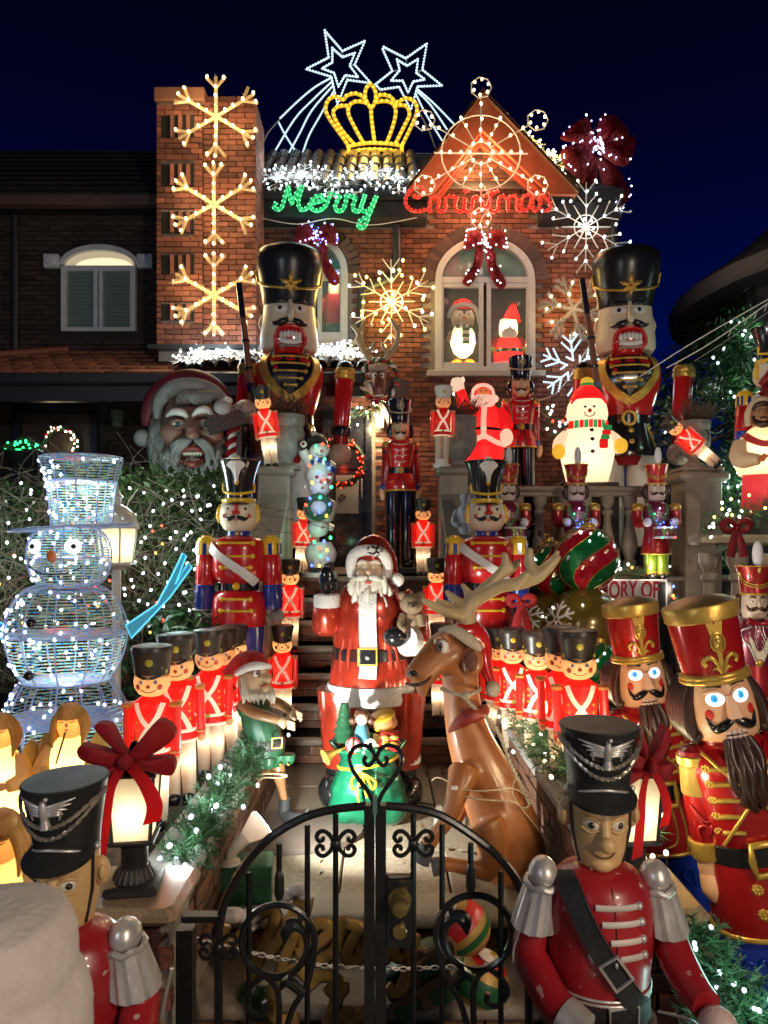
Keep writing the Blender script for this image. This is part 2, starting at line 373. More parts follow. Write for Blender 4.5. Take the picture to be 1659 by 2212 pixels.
ob('top_rail',G().bbox((1.72,6.9,2.42),(1.96,.2,.055),.018).bbox((1.72,6.9,2.375),(1.92,.13,.05),.01),GRANITE,bl,30)
ob('bottom_rail',G().bbox((1.72,6.9,1.64),(1.96,.17,.09),.015),GRANITE,bl,30)
for i in range(9):inst('baluster',balme,bl,(.84+i*.215,6.9,1.675))
pr=wthing('porch_pier','tall square granite pier at the right end of the porch balustrade, below the leaning soldier','pier',(2.98,6.9,0))
ob('shaft',G().bbox((2.98,6.9,1.25),(.34,.36,2.5),.01),GRANITE,pr,0)
ob('cap',G().bbox((2.98,6.9,2.53),(.46,.46,.09),.025).bbox((2.98,6.9,2.60),(.38,.38,.05),.015),GRANITE,pr,30)
pw=wthing('porch_wall','dark brick wall below the porch balustrade behind the ornaments','wall',(1.7,7.1,0))
ob('backing',G().box((1.9,6.93,.78),(2.5,.1,1.56)),MORTAR,pw,0)
bricks(pw,.75,3.1,.5,1.52,6.87,lim=300,me=BRDK)
# right side: second balustrade coming forward, with garland
b2=wthing('balustrade','granite balustrade of the side steps under the bow and garland, at the right edge','balustrade',(3.1,5.6,.3))
for i in range(6):inst('baluster',balme,b2,(2.50+i*.2,5.55-.03*i,.98),sc=(1.15,1.15,1.25))
ob('top_rail',G().bbox((3.05,5.5,1.93),(1.4,.2,.08),.02),GRANITE,b2,30)
ob('bottom_rail',G().bbox((3.05,5.5,.93),(1.4,.2,.1),.02),GRANITE,b2,30)
ob('base_wall',G().box((3.05,5.55,.45),(1.4,.2,.86)),GRANITE,b2,0)
# ---------------------------------------------------------------- the brick house
HX0,HX1,HD=-1.72,2.95,9.5
hs=wthing('brick_house','red brick house with arched windows, pointed gable, tiled roof and dark gutters behind the figures','house',(.6,9.6,0))
LW=dict(cx=-.885,hw=.375,sz=4.56,sp=5.46,rz=.42);RW=dict(cx=1.325,hw=.62,sz=4.165,sp=5.36,rz=.53)
def inwin(w,x,z,pad=0):
    if abs(x-w['cx'])>w['hw']+pad or z<w['sz']-pad:return False
    if z<w['sp']:return True
    return((x-w['cx'])/(w['hw']+pad))**2+((z-w['sp'])/(w['rz']+pad))**2<1
def gable(x,z):return abs(x-1.22)<(7.36-z)*.80
BX0,BX1=.55,2.02
DX0,DX1,DZ=-.72,-.24,3.55
def wallok(x,z):
    if inwin(LW,x,z,.07)or inwin(RW,x,z,.07):return False
    if DX0-.06<x<DX1+.06 and z<DZ+.06:return False
    if z>6.05 and not(BX0<x<BX1 and gable(x,z)):return False
    return True
g=G();st=.07
for i in range(int((HX1-HX0)/st)+1):
    for j in range(int((7.4-1.6)/st)):
        x,z=HX0+i*st,1.6+j*st
        if x+st/2>HX1+.02:continue
        if inwin(LW,x+st/2,z+st/2,-.01)or inwin(RW,x+st/2,z+st/2,-.01):continue
        if z>6.2 and not(BX0-.05<x<BX1 and gable(x+st/2,z+st/2)):continue
        g.put([(x,HD,z),(x+st,HD,z),(x+st,HD,z+st),(x,HD,z+st)],[(0,1,2,3)])
ob('wall',g,MORTAR,hs,0)
ob('side_wall',G().box((HX1-.05,11.5,3.8),(.1,3.9,4.6)).box((HX0+.05,11.5,3.8),(.1,3.9,4.6)).box((.6,10.9,4.0),(4.4,.1,5)),mat('interior_dark',(.06,.06,.055),.9),hs,0)
bricks(hs,HX0,HX1,1.62,7.4,HD-.018,wallok,lambda x,z:(x>1.9 and z>3.7)or(-.2<x<.8 and 3.9<z<5.6))
dkb=mat('dark_arch_brick',(.11,.06,.05),.8,var=.35,vs=25,bump=.5,attr='random')
abm=boxmesh('arch_brick',dkb,(.075,.05,.19));
for w in(LW,RW):
    n=19 if w is LW else 31
    for i in range(n):
        a=pi*(i+.5)/n;ex,ez=w['hw']+.125,w['rz']+.125
        inst('arch_brick',abm,hs,(w['cx']-ex*cos(a),HD-.03,w['sp']+ez*sin(a)),(0,a-pi/2,0),(1.0 if w is LW else .98,1,.85))
fr=mat('window_frame',(.50,.50,.49),.45,var=.08);pane=glass('window_pane',(.55,.62,.6),.02,.10)
fgl=mat('fanlight_glass',(.17,.26,.24),.06,var=.2)
def arch(w,pad,n=22):return[(w['cx']-(w['hw']+pad)*cos(pi*i/n),w['sp']+(w['rz']+pad)*sin(pi*i/n))for i in range(n+1)]
for w in(LW,RW):
    cx,hw,sz,sp,rz=w['cx'],w['hw'],w['sz'],w['sp'],w['rz']
    f=ob('window',G(),fr,hs,0);g=G()
    O,I=arch(w,.035),arch(w,-.055);k=len(O)
    v=[(x,HD-.05,z)for x,z in O]+[(x,HD-.05,z)for x,z in I]+[(x,HD+.06,z)for x,z in O]+[(x,HD+.06,z)for x,z in I]
    g.put(v,[q for i in range(k-1)for q in((i,i+1,k+i+1,k+i),(k+i,k+i+1,3*k+i+1,3*k+i),(2*k+i,2*k+i+1,i+1,i))])
    for s in(-1,1):g.box((cx+s*(hw-.01),HD+.002,(sz+sp)/2),(.09,.11,sp-sz))
    g.box((cx,HD+.004,sp),(2*hw-.1,.1,.075));g.box((cx,HD+.006,sz+.03),(2*hw-.1,.1,.06))
    ob('frame',g,fr,f,40)
    for s in(-1,1):  # two casements
        m=cx+s*hw*.5;wd2=hw*.93;z0,z1=sz+.06,sp-.04;t=.055;g=G()
        for q in(-1,1):g.box((m+q*(wd2-t)/2,HD-.012,(z0+z1)/2),(t,.06,z1-z0))
        g.box((m,HD-.01,z0+t/2),(wd2-2*t,.056,t));g.box((m,HD-.01,z1-t/2),(wd2-2*t,.056,t))
        ob('casement',g,fr,f,0)
        ob('pane',G().box((m,HD+.01,(z0+z1)/2),(wd2-2*t,.006,z1-z0-2*t)),pane,f,0)
    I2=arch(w,-.06);ob('fanlight',G().prism([(x,z)for x,z in I2],HD+.03,HD+.04),fgl,f,0)
    ob('sill',G().bbox((cx,HD-.05,sz-.05),(2*hw+.3,.2,.08),.01),mat('sill_stone',(.42,.38,.34),.7,bump=.2),f,0)
    ob('curtain',G().box((cx,HD+.48,(sz+sp)/2),(2*hw,.02,1.4)),mat('dark_curtain',(.035,.045,.035),.9,var=.3,stretch=(12,1,1)),f,0)
# door
dm=mat('door_black',(.012,.014,.022),.25,var=.2,coat=.4)
d=ob('door',G().box(((DX0+DX1)/2,HD-.01,(1.6+DZ)/2),(DX1-DX0,.06,DZ-1.6)),dm,hs,0)
ob('door_frame',G().box((DX0-.04,HD-.05,2.58),(.08,.1,1.96)).box((DX1+.04,HD-.05,2.58),(.08,.1,1.96)).box(((DX0+DX1)/2,HD-.05,DZ+.04),(DX1-DX0+.16,.1,.08)),dm,d,0)
for zz,hh in((3.15,.55),(1.95,.5)):ob('panel',G().bbox(((DX0+DX1)/2,HD-.045,zz),(.34,.02,hh),.008),dm,d,0)
ob('glazing',G().box(((DX0+DX1)/2,HD-.045,2.55),(.30,.012,.5)),mat('frosted_glass',(.32,.34,.34),.3,bump=.4,bs=40),d,0)
g=G()
for s in(-1,1):g.tube([((DX0+DX1)/2+s*.07+.05*cos(t)*(1-t/9),HD-.056,2.6+s*.1+.05*sin(t)*(1-t/9))for t in[i*.4 for i in range(18)]],.007,5)
ob('grille',g,IRON,d);ob('handle',G().tube([(DX1-.05,HD-.05,2.5),(DX1-.05,HD-.1,2.52),(DX1-.05,HD-.1,2.72),(DX1-.05,HD-.05,2.74)],.012,8),SILVER,d)
# fascias, gutters, downpipes
gut=mat('dark_gutter',(.028,.028,.03),.35,var=.2,stretch=(1,4,4))
for a,b in((HX0,BX0-.0),(BX1,HX1+.08)):
    g=G();g.box(((a+b)/2,HD-.16,6.16),(b-a,.3,.2));g.box(((a+b)/2,HD-.27,6.34),(b-a,.2,.13));g.box(((a+b)/2,HD-.25,6.245),(b-a,.1,.03));ob('gutter',g,gut,hs,0)
dp=[W(857,488,9.36),W(857,575,9.38),W(842,602,9.38),W(795,622,9.38),W(781,645,9.38),W(780,770,9.38)]
ob('downpipe',G().tube([tuple(p)for p in dp],.055,8,k=3),gut,hs,50)
ob('downpipe',G().tube([(HX1+.04,HD-.1,1.6),(HX1+.04,HD-.1,6.1)],.06,8),gut,hs,50)
# roof of half round tiles, ridge, gable
rf=ob('roof',G().put([(HX0,9.15,6.40),(HX1,9.15,6.40),(HX1,10.5,7.52),(HX0,10.5,7.52)],[(0,1,2,3)]).put([(HX0,10.5,7.52),(HX1,10.5,7.52),(HX1,13,6),(HX0,13,6)],[(0,1,2,3)]),mat('roof_felt',(.05,.035,.03),.9),hs,0)
tm=mat('glazed_roof_tile',(.20,.15,.125),.22,var=.4,vs=14,attr='random',dirt=.3)
def tileme(name,m,r,L,n=7):
    g=G();A=[(r*cos(pi*i/n),0,r*sin(pi*i/n)*1.0)for i in range(n+1)];B=[(.86*x,L,z*.86)for x,_,z in A];C2=[(x*.82,0,z*.82)for x,_,z in A]
    g.strip(A,B);g.strip(A,C2);g.strip(C2,[(x,L,z)for x,_,z in C2])
    me=bpy.data.meshes.new(name);me.from_pydata(g.v,[],g.f);me.materials.append(m);me.polygons.foreach_set('use_smooth',[True]*len(me.polygons));me.set_sharp_from_angle(angle=rad(50));return me
tl=tileme('roof_tile',tm,.085,.42);sl=math.atan2(1.12,1.35)
for r_ in range(4):
    for i in range(13):
        x=HX0+.12+i*.165
        if x<.62:inst('roof_tile',tl,rf,(x+R.uniform(-.006,.006),9.10+r_*.345,6.41+r_*.287),(sl,R.uniform(-.03,.03),0))
ob('ridge',G().tube([(HX0,10.5,7.53),(.9,10.5,7.53)],.05,8),gut,rf,60)
GA=V((1.22,8.98,7.47));GL=V((.27,8.98,6.24));GR=V((2.40,8.98,6.24))
terra=mat('terracotta_boards',(.36,.085,.035),.45,var=.25,vs=8,stretch=(1,1,1),coat=.2)
g=G();y0,y1=8.96,9.02
def brd(a,b,w,y0,y1):
    n=V((b.x-a.x,b.z-a.z)).normalized();nx,nz=(n.y,-n.x)if n.x*1>0 else(-n.y,n.x)
    if nz>0:nx,nz=-nx,-nz
    return[(a.x,a.z),(b.x,b.z),(b.x+nx*w,b.z+nz*w),(a.x+nx*0,a.z-w*1.55)]
for b in(GL,GR):s=1 if b is GR else-1;g.prism([(GA.x,GA.z),(b.x,b.z),(b.x-s*.33,b.z),(GA.x,GA.z-.43)],y0,y1)
ob('verge_board',g,terra,rf,0)
g=G()
for b in(GL,GR):
    s=1 if b is GR else-1
    P=[(GA.x,GA.z-.43),(b.x-s*.33,b.z-.02),(b.x-s*.40,b.z-.02),(GA.x,GA.z-.52)];g.prism(P,9.1,9.2)
    P=[(GA.x,GA.z-.42),(b.x-s*.325,b.z-.02),(b.x-s*.365,b.z-.02),(GA.x,GA.z-.47)];g.prism(P,9.03,9.1)
ob('rake_moulding',g,mat('terracotta_moulding',(.33,.05,.025),.4,var=.2,coat=.3),rf,0)
g=G()
for b in(GL,GR):
    for o_ in(0,-.05):g.put([(GA.x,8.9,GA.z+.05+o_),(b.x,8.9,b.z+.05+o_),(b.x,11.6,b.z+.05+o_),(GA.x,11.6,GA.z+.05+o_)],[(0,1,2,3)])
ob('gable_roof',g,mat('gable_felt',(.14,.07,.04),.7),rf,0)
sr=math.atan2(GR.z-GA.z,GR.x-GA.x);Lg=(GR-GA).length
for i in range(6):
    for j in range(4):
        p=GA+(GR-GA)*((j+1.0)/4.05);inst('roof_tile',tl,rf,(p.x,9.05+i*.19,p.z+.06),(rad(38)*0,0,0),(.9,.95,.9)).rotation_euler=(rad(38),0,rad(78))
# porch roof with glossy tiles, dark gutter and bracket
pf=wthing('porch_roof','low porch roof of glossy half round tiles with a dark gutter, strewn with lit snowflakes','roof',(-1.3,8.9,3.8))
PX0,PX1=-2.42,-.22
ob('deck',G().put([(PX0,8.35,3.93),(PX1,8.35,3.93),(PX1-.1,9.5,4.42),(PX0,9.5,4.42)],[(0,1,2,3)]),mat('roof_felt',()),pf,0)
tl2=tileme('roof_tile_small',mat('black_glazed_tile',(.10,.075,.065),.12,var=.4,attr='random'),.085,.46)
for i in range(14):
    for r_ in range(3):inst('roof_tile',tl2,pf,(PX0+.08+i*.162,8.28+r_*.39,3.93+r_*.168),(math.atan2(.49,1.15),0,0))
ob('gutter',G().bbox(((PX0+PX1)/2,8.28,3.79),(PX1-PX0,.16,.14),.02).box(((PX0+PX1)/2,8.36,3.67),(PX1-PX0,.1,.14)),gut,pf,0)
ob('bracket',G().prism([(-.24,3.9),(.30,3.83),(.30,3.72),(.22,3.45),(.05,3.42),(.02,3.5)],8.5,9.46),mat('brown_metal',(.10,.055,.045),.4),pf,0)
# chimney
ch=wthing('chimney','tall brick chimney with rows of open brickwork, hung with three lit snowflakes','chimney',(-2.1,8.8,4.2))
CY=8.6;C0,C1,C2_=-2.70,-2.16,-1.56;ZT=7.30
ob('stack',G().box(((C0+C1)/2,CY+.40,5.68),(C1-C0-.02,.76,3.2)).box(((C1+C2_)/2,CY+.43,5.66),(C2_-C1,.72,3.16)),MORTAR,ch,0)
slots=[(7.0,6.72),(6.42,6.16),(5.86,5.60),(5.34,5.10),(4.76,4.56)]
def slot(x,z):return any(b-.02<z<a+.02 and-2.64<x<-2.27 for a,b in slots)
nb=bricks(ch,C0,C1,4.2,7.14,CY,lambda x,z:not slot(-2.45,z),lim=150)
for a_,b_ in((C0,-2.655),(-2.255,C1)):bricks(ch,a_,b_,4.2,7.14,CY,lambda x,z:slot(-2.45,z),lim=60)
bricks(ch,C1+.004,C2_,4.2,7.26,CY+.045,lim=150)
bricks(ch,8.62,9.2,4.2,7.2,0,M=T(C2_+.01,0,0,rz=90),lim=0)
for a,b in slots:
    ob('slot_shade',G().box((-2.455,CY+.008,(a+b)/2),(.40,.03,a-b-.01)),mat('opening_shade',(.007,.005,.004),.95),ch,0)  # flush near-black panel, the shade of the open slots put into its colour
    for i in range(3):inst('turned_brick',BRME,ch,(-2.53+i*.095,CY-.005,(a+b)/2),(0,pi/2,rad(35)),((a-b)/BW*.96,1.3,.9))
ob('cap',G().bbox(((C0+C1)/2,CY+.38,7.24),(C1-C0+.06,.86,.16),.012),mat('cap_clay',(.28,.12,.07),.75,bump=.2),ch,0)
ob('flashing',G().box(((C0+C2_)/2,CY-.06,4.22),(1.3,.12,.05)),gut,ch,0)
# ---------------------------------------------------------------- neighbour on the left
nbh=wthing('neighbour_house','unlit dark brick house on the left with one white arched window and dim door','house',(-5,9.6,0))
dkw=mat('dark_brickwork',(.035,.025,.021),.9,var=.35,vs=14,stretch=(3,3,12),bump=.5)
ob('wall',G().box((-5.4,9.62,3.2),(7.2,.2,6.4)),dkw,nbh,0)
g=G()
for i in range(10):
    a=i/10;g.box((-5.4,9.2+1.9*a,6.3+1.62*a),(7.2,.26,.03),None)
ob('roof',G().put([(-9,9.1,6.3),(-1.9,9.1,6.3),(-1.9,11.1,7.93),(-9,11.1,7.93)],[(0,1,2,3)]),mat('slate_dark',(.02,.018,.018),.8,var=.5,stretch=(4,12,12),bump=.6),nbh,0)
ob('roof_course',g,mat('slate_dark',()),nbh,0)
ob('gutter',G().bbox((-5.4,9.15,6.24),(7.1,.16,.13),.02),mat('brown_metal',()),nbh,0)
ob('downpipe',G().tube([(-4.83,9.46,4.2),(-4.83,9.46,6.2)],.05,8),gut,nbh,50)
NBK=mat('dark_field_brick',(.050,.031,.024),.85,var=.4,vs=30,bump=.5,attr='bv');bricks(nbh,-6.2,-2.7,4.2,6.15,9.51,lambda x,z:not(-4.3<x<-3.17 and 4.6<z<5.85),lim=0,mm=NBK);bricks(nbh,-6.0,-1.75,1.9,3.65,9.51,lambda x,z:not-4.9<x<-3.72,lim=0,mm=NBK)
NX0,NX1,NZ0,NZ1=-4.21,-3.25,4.68,5.53
wf=mat('grey_white_frame',(.60,.61,.64),.5);y=9.46
win=ob('window',G().box(((NX0+NX1)/2,y+.05,(NZ0+NZ1)/2),(NX1-NX0,.04,NZ1-NZ0)),mat('opening_shade',()),nbh,0)  # dark backing, its colour stands for the unlit room behind the blinds
g=G()
for x in(NX0+.03,NX1-.03):g.box((x,y,(NZ0+NZ1)/2),(.07,.08,NZ1-NZ0))
for x in((NX0+NX1)/2-.035,(NX0+NX1)/2+.035):g.box((x,y-.004,(NZ0+NZ1)/2),(.05,.07,NZ1-NZ0-.1))
g.box(((NX0+NX1)/2,y+.002,NZ0+.025),(NX1-NX0-.1,.076,.05));g.box(((NX0+NX1)/2,y+.002,NZ1-.03),(NX1-NX0-.1,.076,.07))
ob('frame',g,wf,win,0)
blm=boxmesh('blind_slat',mat('green_blind',(.06,.14,.11),.6,var=.2),(.36,.02,.04))
for s in(-1,1):
    for i in range(15):inst('blind_slat',blm,win,((NX0+NX1)/2+s*.245,y+.025,NZ0+.08+i*.05),(rad(25),0,0))
    ob('pane',G().box(((NX0+NX1)/2+s*.245,y,NZ0+.43),(.37,.006,.74)),pane,win,0)
am=dict(cx=(NX0+NX1)/2,hw=.52,sp=5.55,rz=.27)
O=arch(am,0);I=arch(dict(am,hw=.46,rz=.20),0);k=len(O)
v=[(x,y-.02,z)for x,z in O]+[(x,y-.02,z)for x,z in I]+[(x,y+.1,z)for x,z in O]+[(x,y+.1,z)for x,z in I]
ob('arch',G().put(v,[q for i in range(k-1)for q in((i,i+1,k+i+1,k+i),(k+i,k+i+1,3*k+i+1,3*k+i),(2*k+i,2*k+i+1,i+1,i))]),wf,win,40)
ob('lit_fanlight',G().prism(I,y+.04,y+.05),glow('fanlight_glow',(.95,.78,.48),.32,(.5,.45,.35)),win,0)
ob('lit_ceiling',G().prism([(x*.8+am['cx']*.2+.05,5.55+(z-5.55)*.55)for x,z in I],y+.03,y+.038),glow('ceiling_glow',(1,.84,.55),.75),win,0)
for x in(NX0-.14,NX1+.12):
    r=ob('rosette',G().bbox((x,y,5.60),(.2,.08,.18),.01),wf,win,0)
    g=G()
    for i in range(7):a=2*pi*i/7;g.ball((x+.045*cos(a),y-.04,5.60+.045*sin(a)),(.035,.02,.03),8,5)
    ob('petals',g.ball((x,y-.045,5.60),(.025,.02,.025),8,5),wf,r)
nd=ob('door',G().box((-4.3,9.5,2.6),(.9,.05,2.0)),mat('door_brown',(.035,.022,.016),.4),nbh,0)
ob('door_frame',G().box((-4.81,9.46,2.62),(.09,.1,2.05)).box((-3.79,9.46,2.62),(.09,.1,2.05)).box((-4.3,9.46,3.66),(1.1,.1,.09)),dm,nd,0)
for i in range(2):ob('panel',G().bbox((-4.5+i*.4,9.46,2.9),(.28,.03,.9),.01),mat('door_brown',()),nd,0)
np_=wthing('pent_roof','low terracotta roof of scalloped tiles over the dark neighbour house wall','roof',(-4,8.9,3.8))
nm=mat('scalloped_clay',(.27,.10,.052),.75,var=.3,vs=12,bump=.25,attr='random')
ob('deck',G().put([(-7,8.3,3.82),(-2.45,8.3,3.82),(-2.45,9.5,4.40),(-4.2,9.5,4.40),(-6.9,8.5,3.9)],[(0,1,2,3,4)]),mat('roof_felt',()),np_,0)
P=[(-.13,.22),(.13,.22)]+[(.13*cos(pi*i/8),-.06*sin(pi*i/8))for i in range(9)]
g=G().prism(P,-.012,.012,T(rx=-90));sc_=bpy.data.meshes.new('roof_tile_scallop');sc_.from_pydata(g.v,[],g.f);sc_.materials.append(nm)
for r_ in range(6):
    for i in range(22):
        x=-7.0+i*.262+(r_%2)*.131;q=r_/5.2
        if-6.9+2.7*q<x<-1.62-.2*(r_>3):inst('roof_tile',sc_,np_,(x,8.30+1.15*q,3.875+.545*q),(math.atan2(.58,1.2)-.10,0,0))
ob('hip',G().tube([(-7.0,8.28,3.86),(-4.15,9.5,4.46)],.05,8),mat('ridge_clay',(.25,.08,.04),.5),np_,60)
ob('gutter',G().bbox((-4.7,8.26,3.78),(4.9,.16,.13),.02).box((-4.7,8.34,3.64),(4.9,.1,.2)),gut,np_,0)
# ---------------------------------------------------------------- neighbour on the right
nr=wthing('neighbour_house','black silhouette of a house with a rounded overhanging eave, upper right against the sky','house',(6,11,0))
def rev(prof,cx,cy,n=30):return G().lathe(prof,n,M=Matrix.Translation((cx,cy,0)))
ob('wall',rev([(2.5,0),(2.5,5.45)],7.6,10.2),mat('dark_stone',(.09,.075,.095),.9,var=.35,stretch=(2,2,7),bump=.6),nr,60)
ob('eave',rev([(2.4,5.42),(3.1,5.30),(3.3,5.24),(3.34,5.30),(3.34,5.46),(3.2,5.56)],7.6,10.2),mat('soffit_boards',(.07,.06,.06),.7,var=.3,stretch=(1,1,30)),nr,30)
ob('roof',rev([(3.3,5.5),(2.7,5.9),(1.9,6.6),(1.0,7.6),(.1,8.8)],7.6,10.2),mat('black_roof',(.006,.006,.007),.9),nr,40)
ob('pilaster',G().box((5.12,9.9,4.2),(.16,.3,2.4)),mat('dark_stone',()),nr,0)
# ================================================================ rope lights, snowflakes, bows, strings of lights
def rope(par,name,pts,r,k,n=6,two=True,kk=4,closed=False):
    """a plastic tube with its row of small lit beads; pts are x, y, z"""
    q=crv([tuple(p)for p in pts],kk,closed)if kk else[tuple(p)for p in pts]
    if closed:q.append(q[0])
    L=sum((V(a)-V(b)).length for a,b in zip(q,q[1:]));m=max(4,int(L/(r*2.1)))
    P=[];acc=0;step_=L/m;nxt=0;dirs=[]
    for a,b in zip(q,q[1:]):
        a,b=V(a),V(b);l=(b-a).length
        while nxt<=acc+l+1e-6 and l>0:
            P.append(a+(b-a)*((nxt-acc)/l));dirs.append((b-a).normalized());nxt+=step_
        acc+=l
    t=ob(name,G().tube(q,r*.8,n),glow('rope_'+k,COL[k],.22 if k in('red','green')else .4,tuple(c*.5 for c in COL[k])),par,60)
    g=G()
    for p,d_ in zip(P,dirs):
        s=d_.cross(V((0,1,0)));s=s.normalized()*r*.55 if s.length>.1 else V((r*.5,0,0))
        for o in((s,-s)if two else(V((0,0,0)),)):
            c=p+o+V((0,-r*.55,0));a=r*(.52 if two else .8)
            g.put([c+V((a,0,0)),c+V((-a,0,0)),c+V((0,0,a)),c+V((0,0,-a)),c+V((0,-a,0))],[(0,2,4),(2,1,4),(1,3,4),(3,0,4)])
    ob('led_beads',g,glow('led_'+k,dict(cool=(.55,.82,1),green=(.16,1,.45),red=(1,.035,.03)).get(k,COL[k]),dict(cool=1.5,green=.85,red=1.0).get(k,1.25)),t,0,kind='stuff');return t
def U2(pts,x0,y0,sc,d):  # traced outline -> world
    return[tuple(W((x0+x/sc)*.54861,(y0+y/sc)*.54861,d))for x,y in pts]
t=wthing('light_lettering','green rope light script reading Merry, hung below the tiled roof','lettering',W(700,490,9.02))
rope(t,'rope_light',U2([(240,612),(218,655),(255,683),(300,660),(325,590),(350,500),(375,425),(382,490),(395,560),(408,618),(430,570),(480,480),(530,425),(505,500),(485,580),(490,650),(520,685),(570,672),(620,620),(690,600),(752,580),(748,540),(700,530),(640,570),(612,630),(645,685),(720,688),(780,640),(815,560),(835,505),(870,520),(935,535),(900,600),(885,660),(920,700),(970,680),(1000,600),(1012,518),(1050,540),(1110,545),(1085,610),(1080,670),(1110,703),(1150,690),(1185,600),(1212,515),(1182,610),(1165,670),(1200,705),(1250,690),(1290,620),(1335,535),(1290,650),(1250,740),(1200,775),(1138,825),(1150,878),(1200,870),(1235,800),(1250,740)],1000,580,2.765,9.02),.03,'green')
t=wthing('light_lettering','red rope light script reading Christmas, strung across the gable','lettering',W(1035,460,8.88))
for s in([(165,1170),(205,1182),(255,1140),(245,1092),(195,1085),(130,1120),(90,1180),(92,1245),(135,1298),(205,1312),(270,1295),(300,1290),(318,1320),(312,1250),(322,1195),(370,1175),(402,1210),(385,1285),(420,1318),(460,1280),(462,1180),(520,1175),(565,1185),(548,1260),(585,1318),(625,1290),(645,1190),(638,1280),(670,1320),(708,1280),(722,1180),(770,1190),(805,1230),(795,1300),(745,1310)],[(640,1130),(668,1112)],[(810,1300),(860,1240),(885,1110),(870,1270),(905,1318),(950,1290)],[(815,1172),(880,1150),(950,1122)],[(950,1312),(958,1190),(1000,1168),(1036,1205),(1040,1310),(1046,1205),(1090,1165),(1128,1195),(1125,1285),(1160,1312)],[(1272,1160),(1205,1160),(1165,1230),(1185,1305),(1240,1280),(1268,1170),(1272,1270),(1300,1310),(1338,1270),(1340,1160),(1400,1180),(1442,1250),(1420,1300),(1368,1305)]):
    rope(t,'rope_light',U2(s,1560,280,2.37,8.88),.026,'red')
d0=10.45
t=wthing('crown_sign','gold rope light crown standing on the roof ridge','crown',W(803,333,d0))
for s in([(770,1080),(765,1020),(690,910),(620,810),(585,730),(605,655),(665,622),(725,650),(760,615),(830,598),(895,630),(915,680)],[(1205,1085),(1212,1020),(1260,920),(1310,810),(1332,730),(1310,665),(1240,638),(1160,672),(1115,625),(1040,608),(1000,640)],[(950,520),(915,560),(908,630),(935,690),(958,715),(988,670),(995,600),(975,545),(950,520)],[(815,1010),(720,900),(660,800),(650,740),(690,705),(755,700),(770,735)],[(892,1000),(820,870),(770,760),(785,690),(840,662),(910,672)],[(955,715),(962,820),(985,1000)],[(1085,1000),(1130,880),(1158,760),(1140,690),(1080,660),(1000,668)],[(1160,1000),(1230,860),(1270,770),(1240,700),(1155,695)],[(772,1030),(860,1012),(960,1002),(1100,1008),(1210,1025)],[(772,1078),(860,1062),(960,1055),(1100,1060),(1205,1078)],[(772,1030),(775,1090)],[(1207,1025),(1208,1095)]):
    rope(t,'rope_light',U2(s,1000,80,2.074,d0),.034,'gold',two=False,kk=5)
for nm,outer,inner,tails,props in(
    ('blue white rope light shooting star, leaning left, at the left of the crown',[(578,85),(722,252),(908,170),(822,365),(955,515),(762,488),(682,690),(632,462),(425,400),(610,305)],[(640,228),(722,302),(825,268),(782,372),(850,465),(745,450),(690,545),(655,432),(555,395),(640,345)],[[(632,470),(500,545),(360,660),(215,800)],[(638,500),(480,650),(330,810),(160,1090)],[(640,540),(470,740),(370,930),(275,1100)],[(645,590),(540,780),(450,940),(395,1095)],[(205,840),(260,945),(352,1088)]],[[(215,800),(110,920),(28,1090)],[(722,252),(722,302)],[(822,365),(782,372)],[(762,488),(745,450)]]),
    ('blue white rope light shooting star with rounded points, right of the crown',[(1060,220),(1240,312),(1412,192),(1375,405),(1535,535),(1335,542),(1282,735),(1185,545),(1030,568),(992,525),(1130,415),(1050,235)],[(1168,322),(1250,372),(1340,318),(1325,430),(1395,485),(1300,502),(1258,595),(1215,495),(1118,495),(1190,410)],[[(1330,560),(1470,680),(1635,850)],[(1330,580),(1440,690),(1575,890)],[(1325,610),(1400,760),(1535,980)]],[[(1300,660),(1430,900),(1480,1040)],[(1240,312),(1250,372)],[(1130,415),(1190,410)],[(1375,405),(1325,430)]])):
    t=wthing('light_star',nm,'star light',W(730 if 'left,' in nm else 890,333,10.7),'shooting stars on the roof')
    for s in(outer,inner):rope(t,'rope_light',U2(s,1000,80,2.074,10.7),.021,'cool',two=False,kk=1,closed=True)
    for s in tails:rope(t,'light_trail',U2(s,1000,80,2.074,10.72),.017,'cool',two=False)
    for s in props:ob('strut',G().tube(U2(s,1000,80,2.074,10.74),.012,5),mat('grey_steel',(.35,.35,.36),.4,.6),t)
    lamp(t,W(730 if 'left,' in nm else 890,150,10.4),4,COL['cool'],.3)
lamp(bpy.data.objects['crown_sign'],W(800,290,10.1),14,(1,.72,.2),.3)
lamp(bpy.data.objects['light_lettering'],W(700,470,8.9),2.5,COL['green'],.3);lamp(bpy.data.objects['light_lettering.001'],W(1035,455,8.7),9,COL['red'],.3)
def needles(g,pts,per,L,sp=1.0,w=.004,kk=0):
    q=[V(p)for p in(crv(pts,kk)if kk else pts)]
    for a,b in zip(q,q[1:]):
        for _ in range(max(1,int(per*(b-a).length))):
            p=a+(b-a)*R.random();d_=V((R.gauss(0,1),R.gauss(0,1)*sp,R.gauss(0,1))).normalized()*L*R.uniform(.6,1.15)
            s=d_.orthogonal().normalized()*w;g.put([p-s,p+s,p+d_],[(0,1,2)])
    return g
TINW=mat('white_tinsel',(.62,.60,.56),.4,trans=.3);TINWARM=mat('warm_tinsel',(.78,.60,.34),.4,trans=.35);TINR=mat('red_tinsel',(.24,.006,.010),.3,.35,var=.6,vs=60,bump=.6,bs=120)
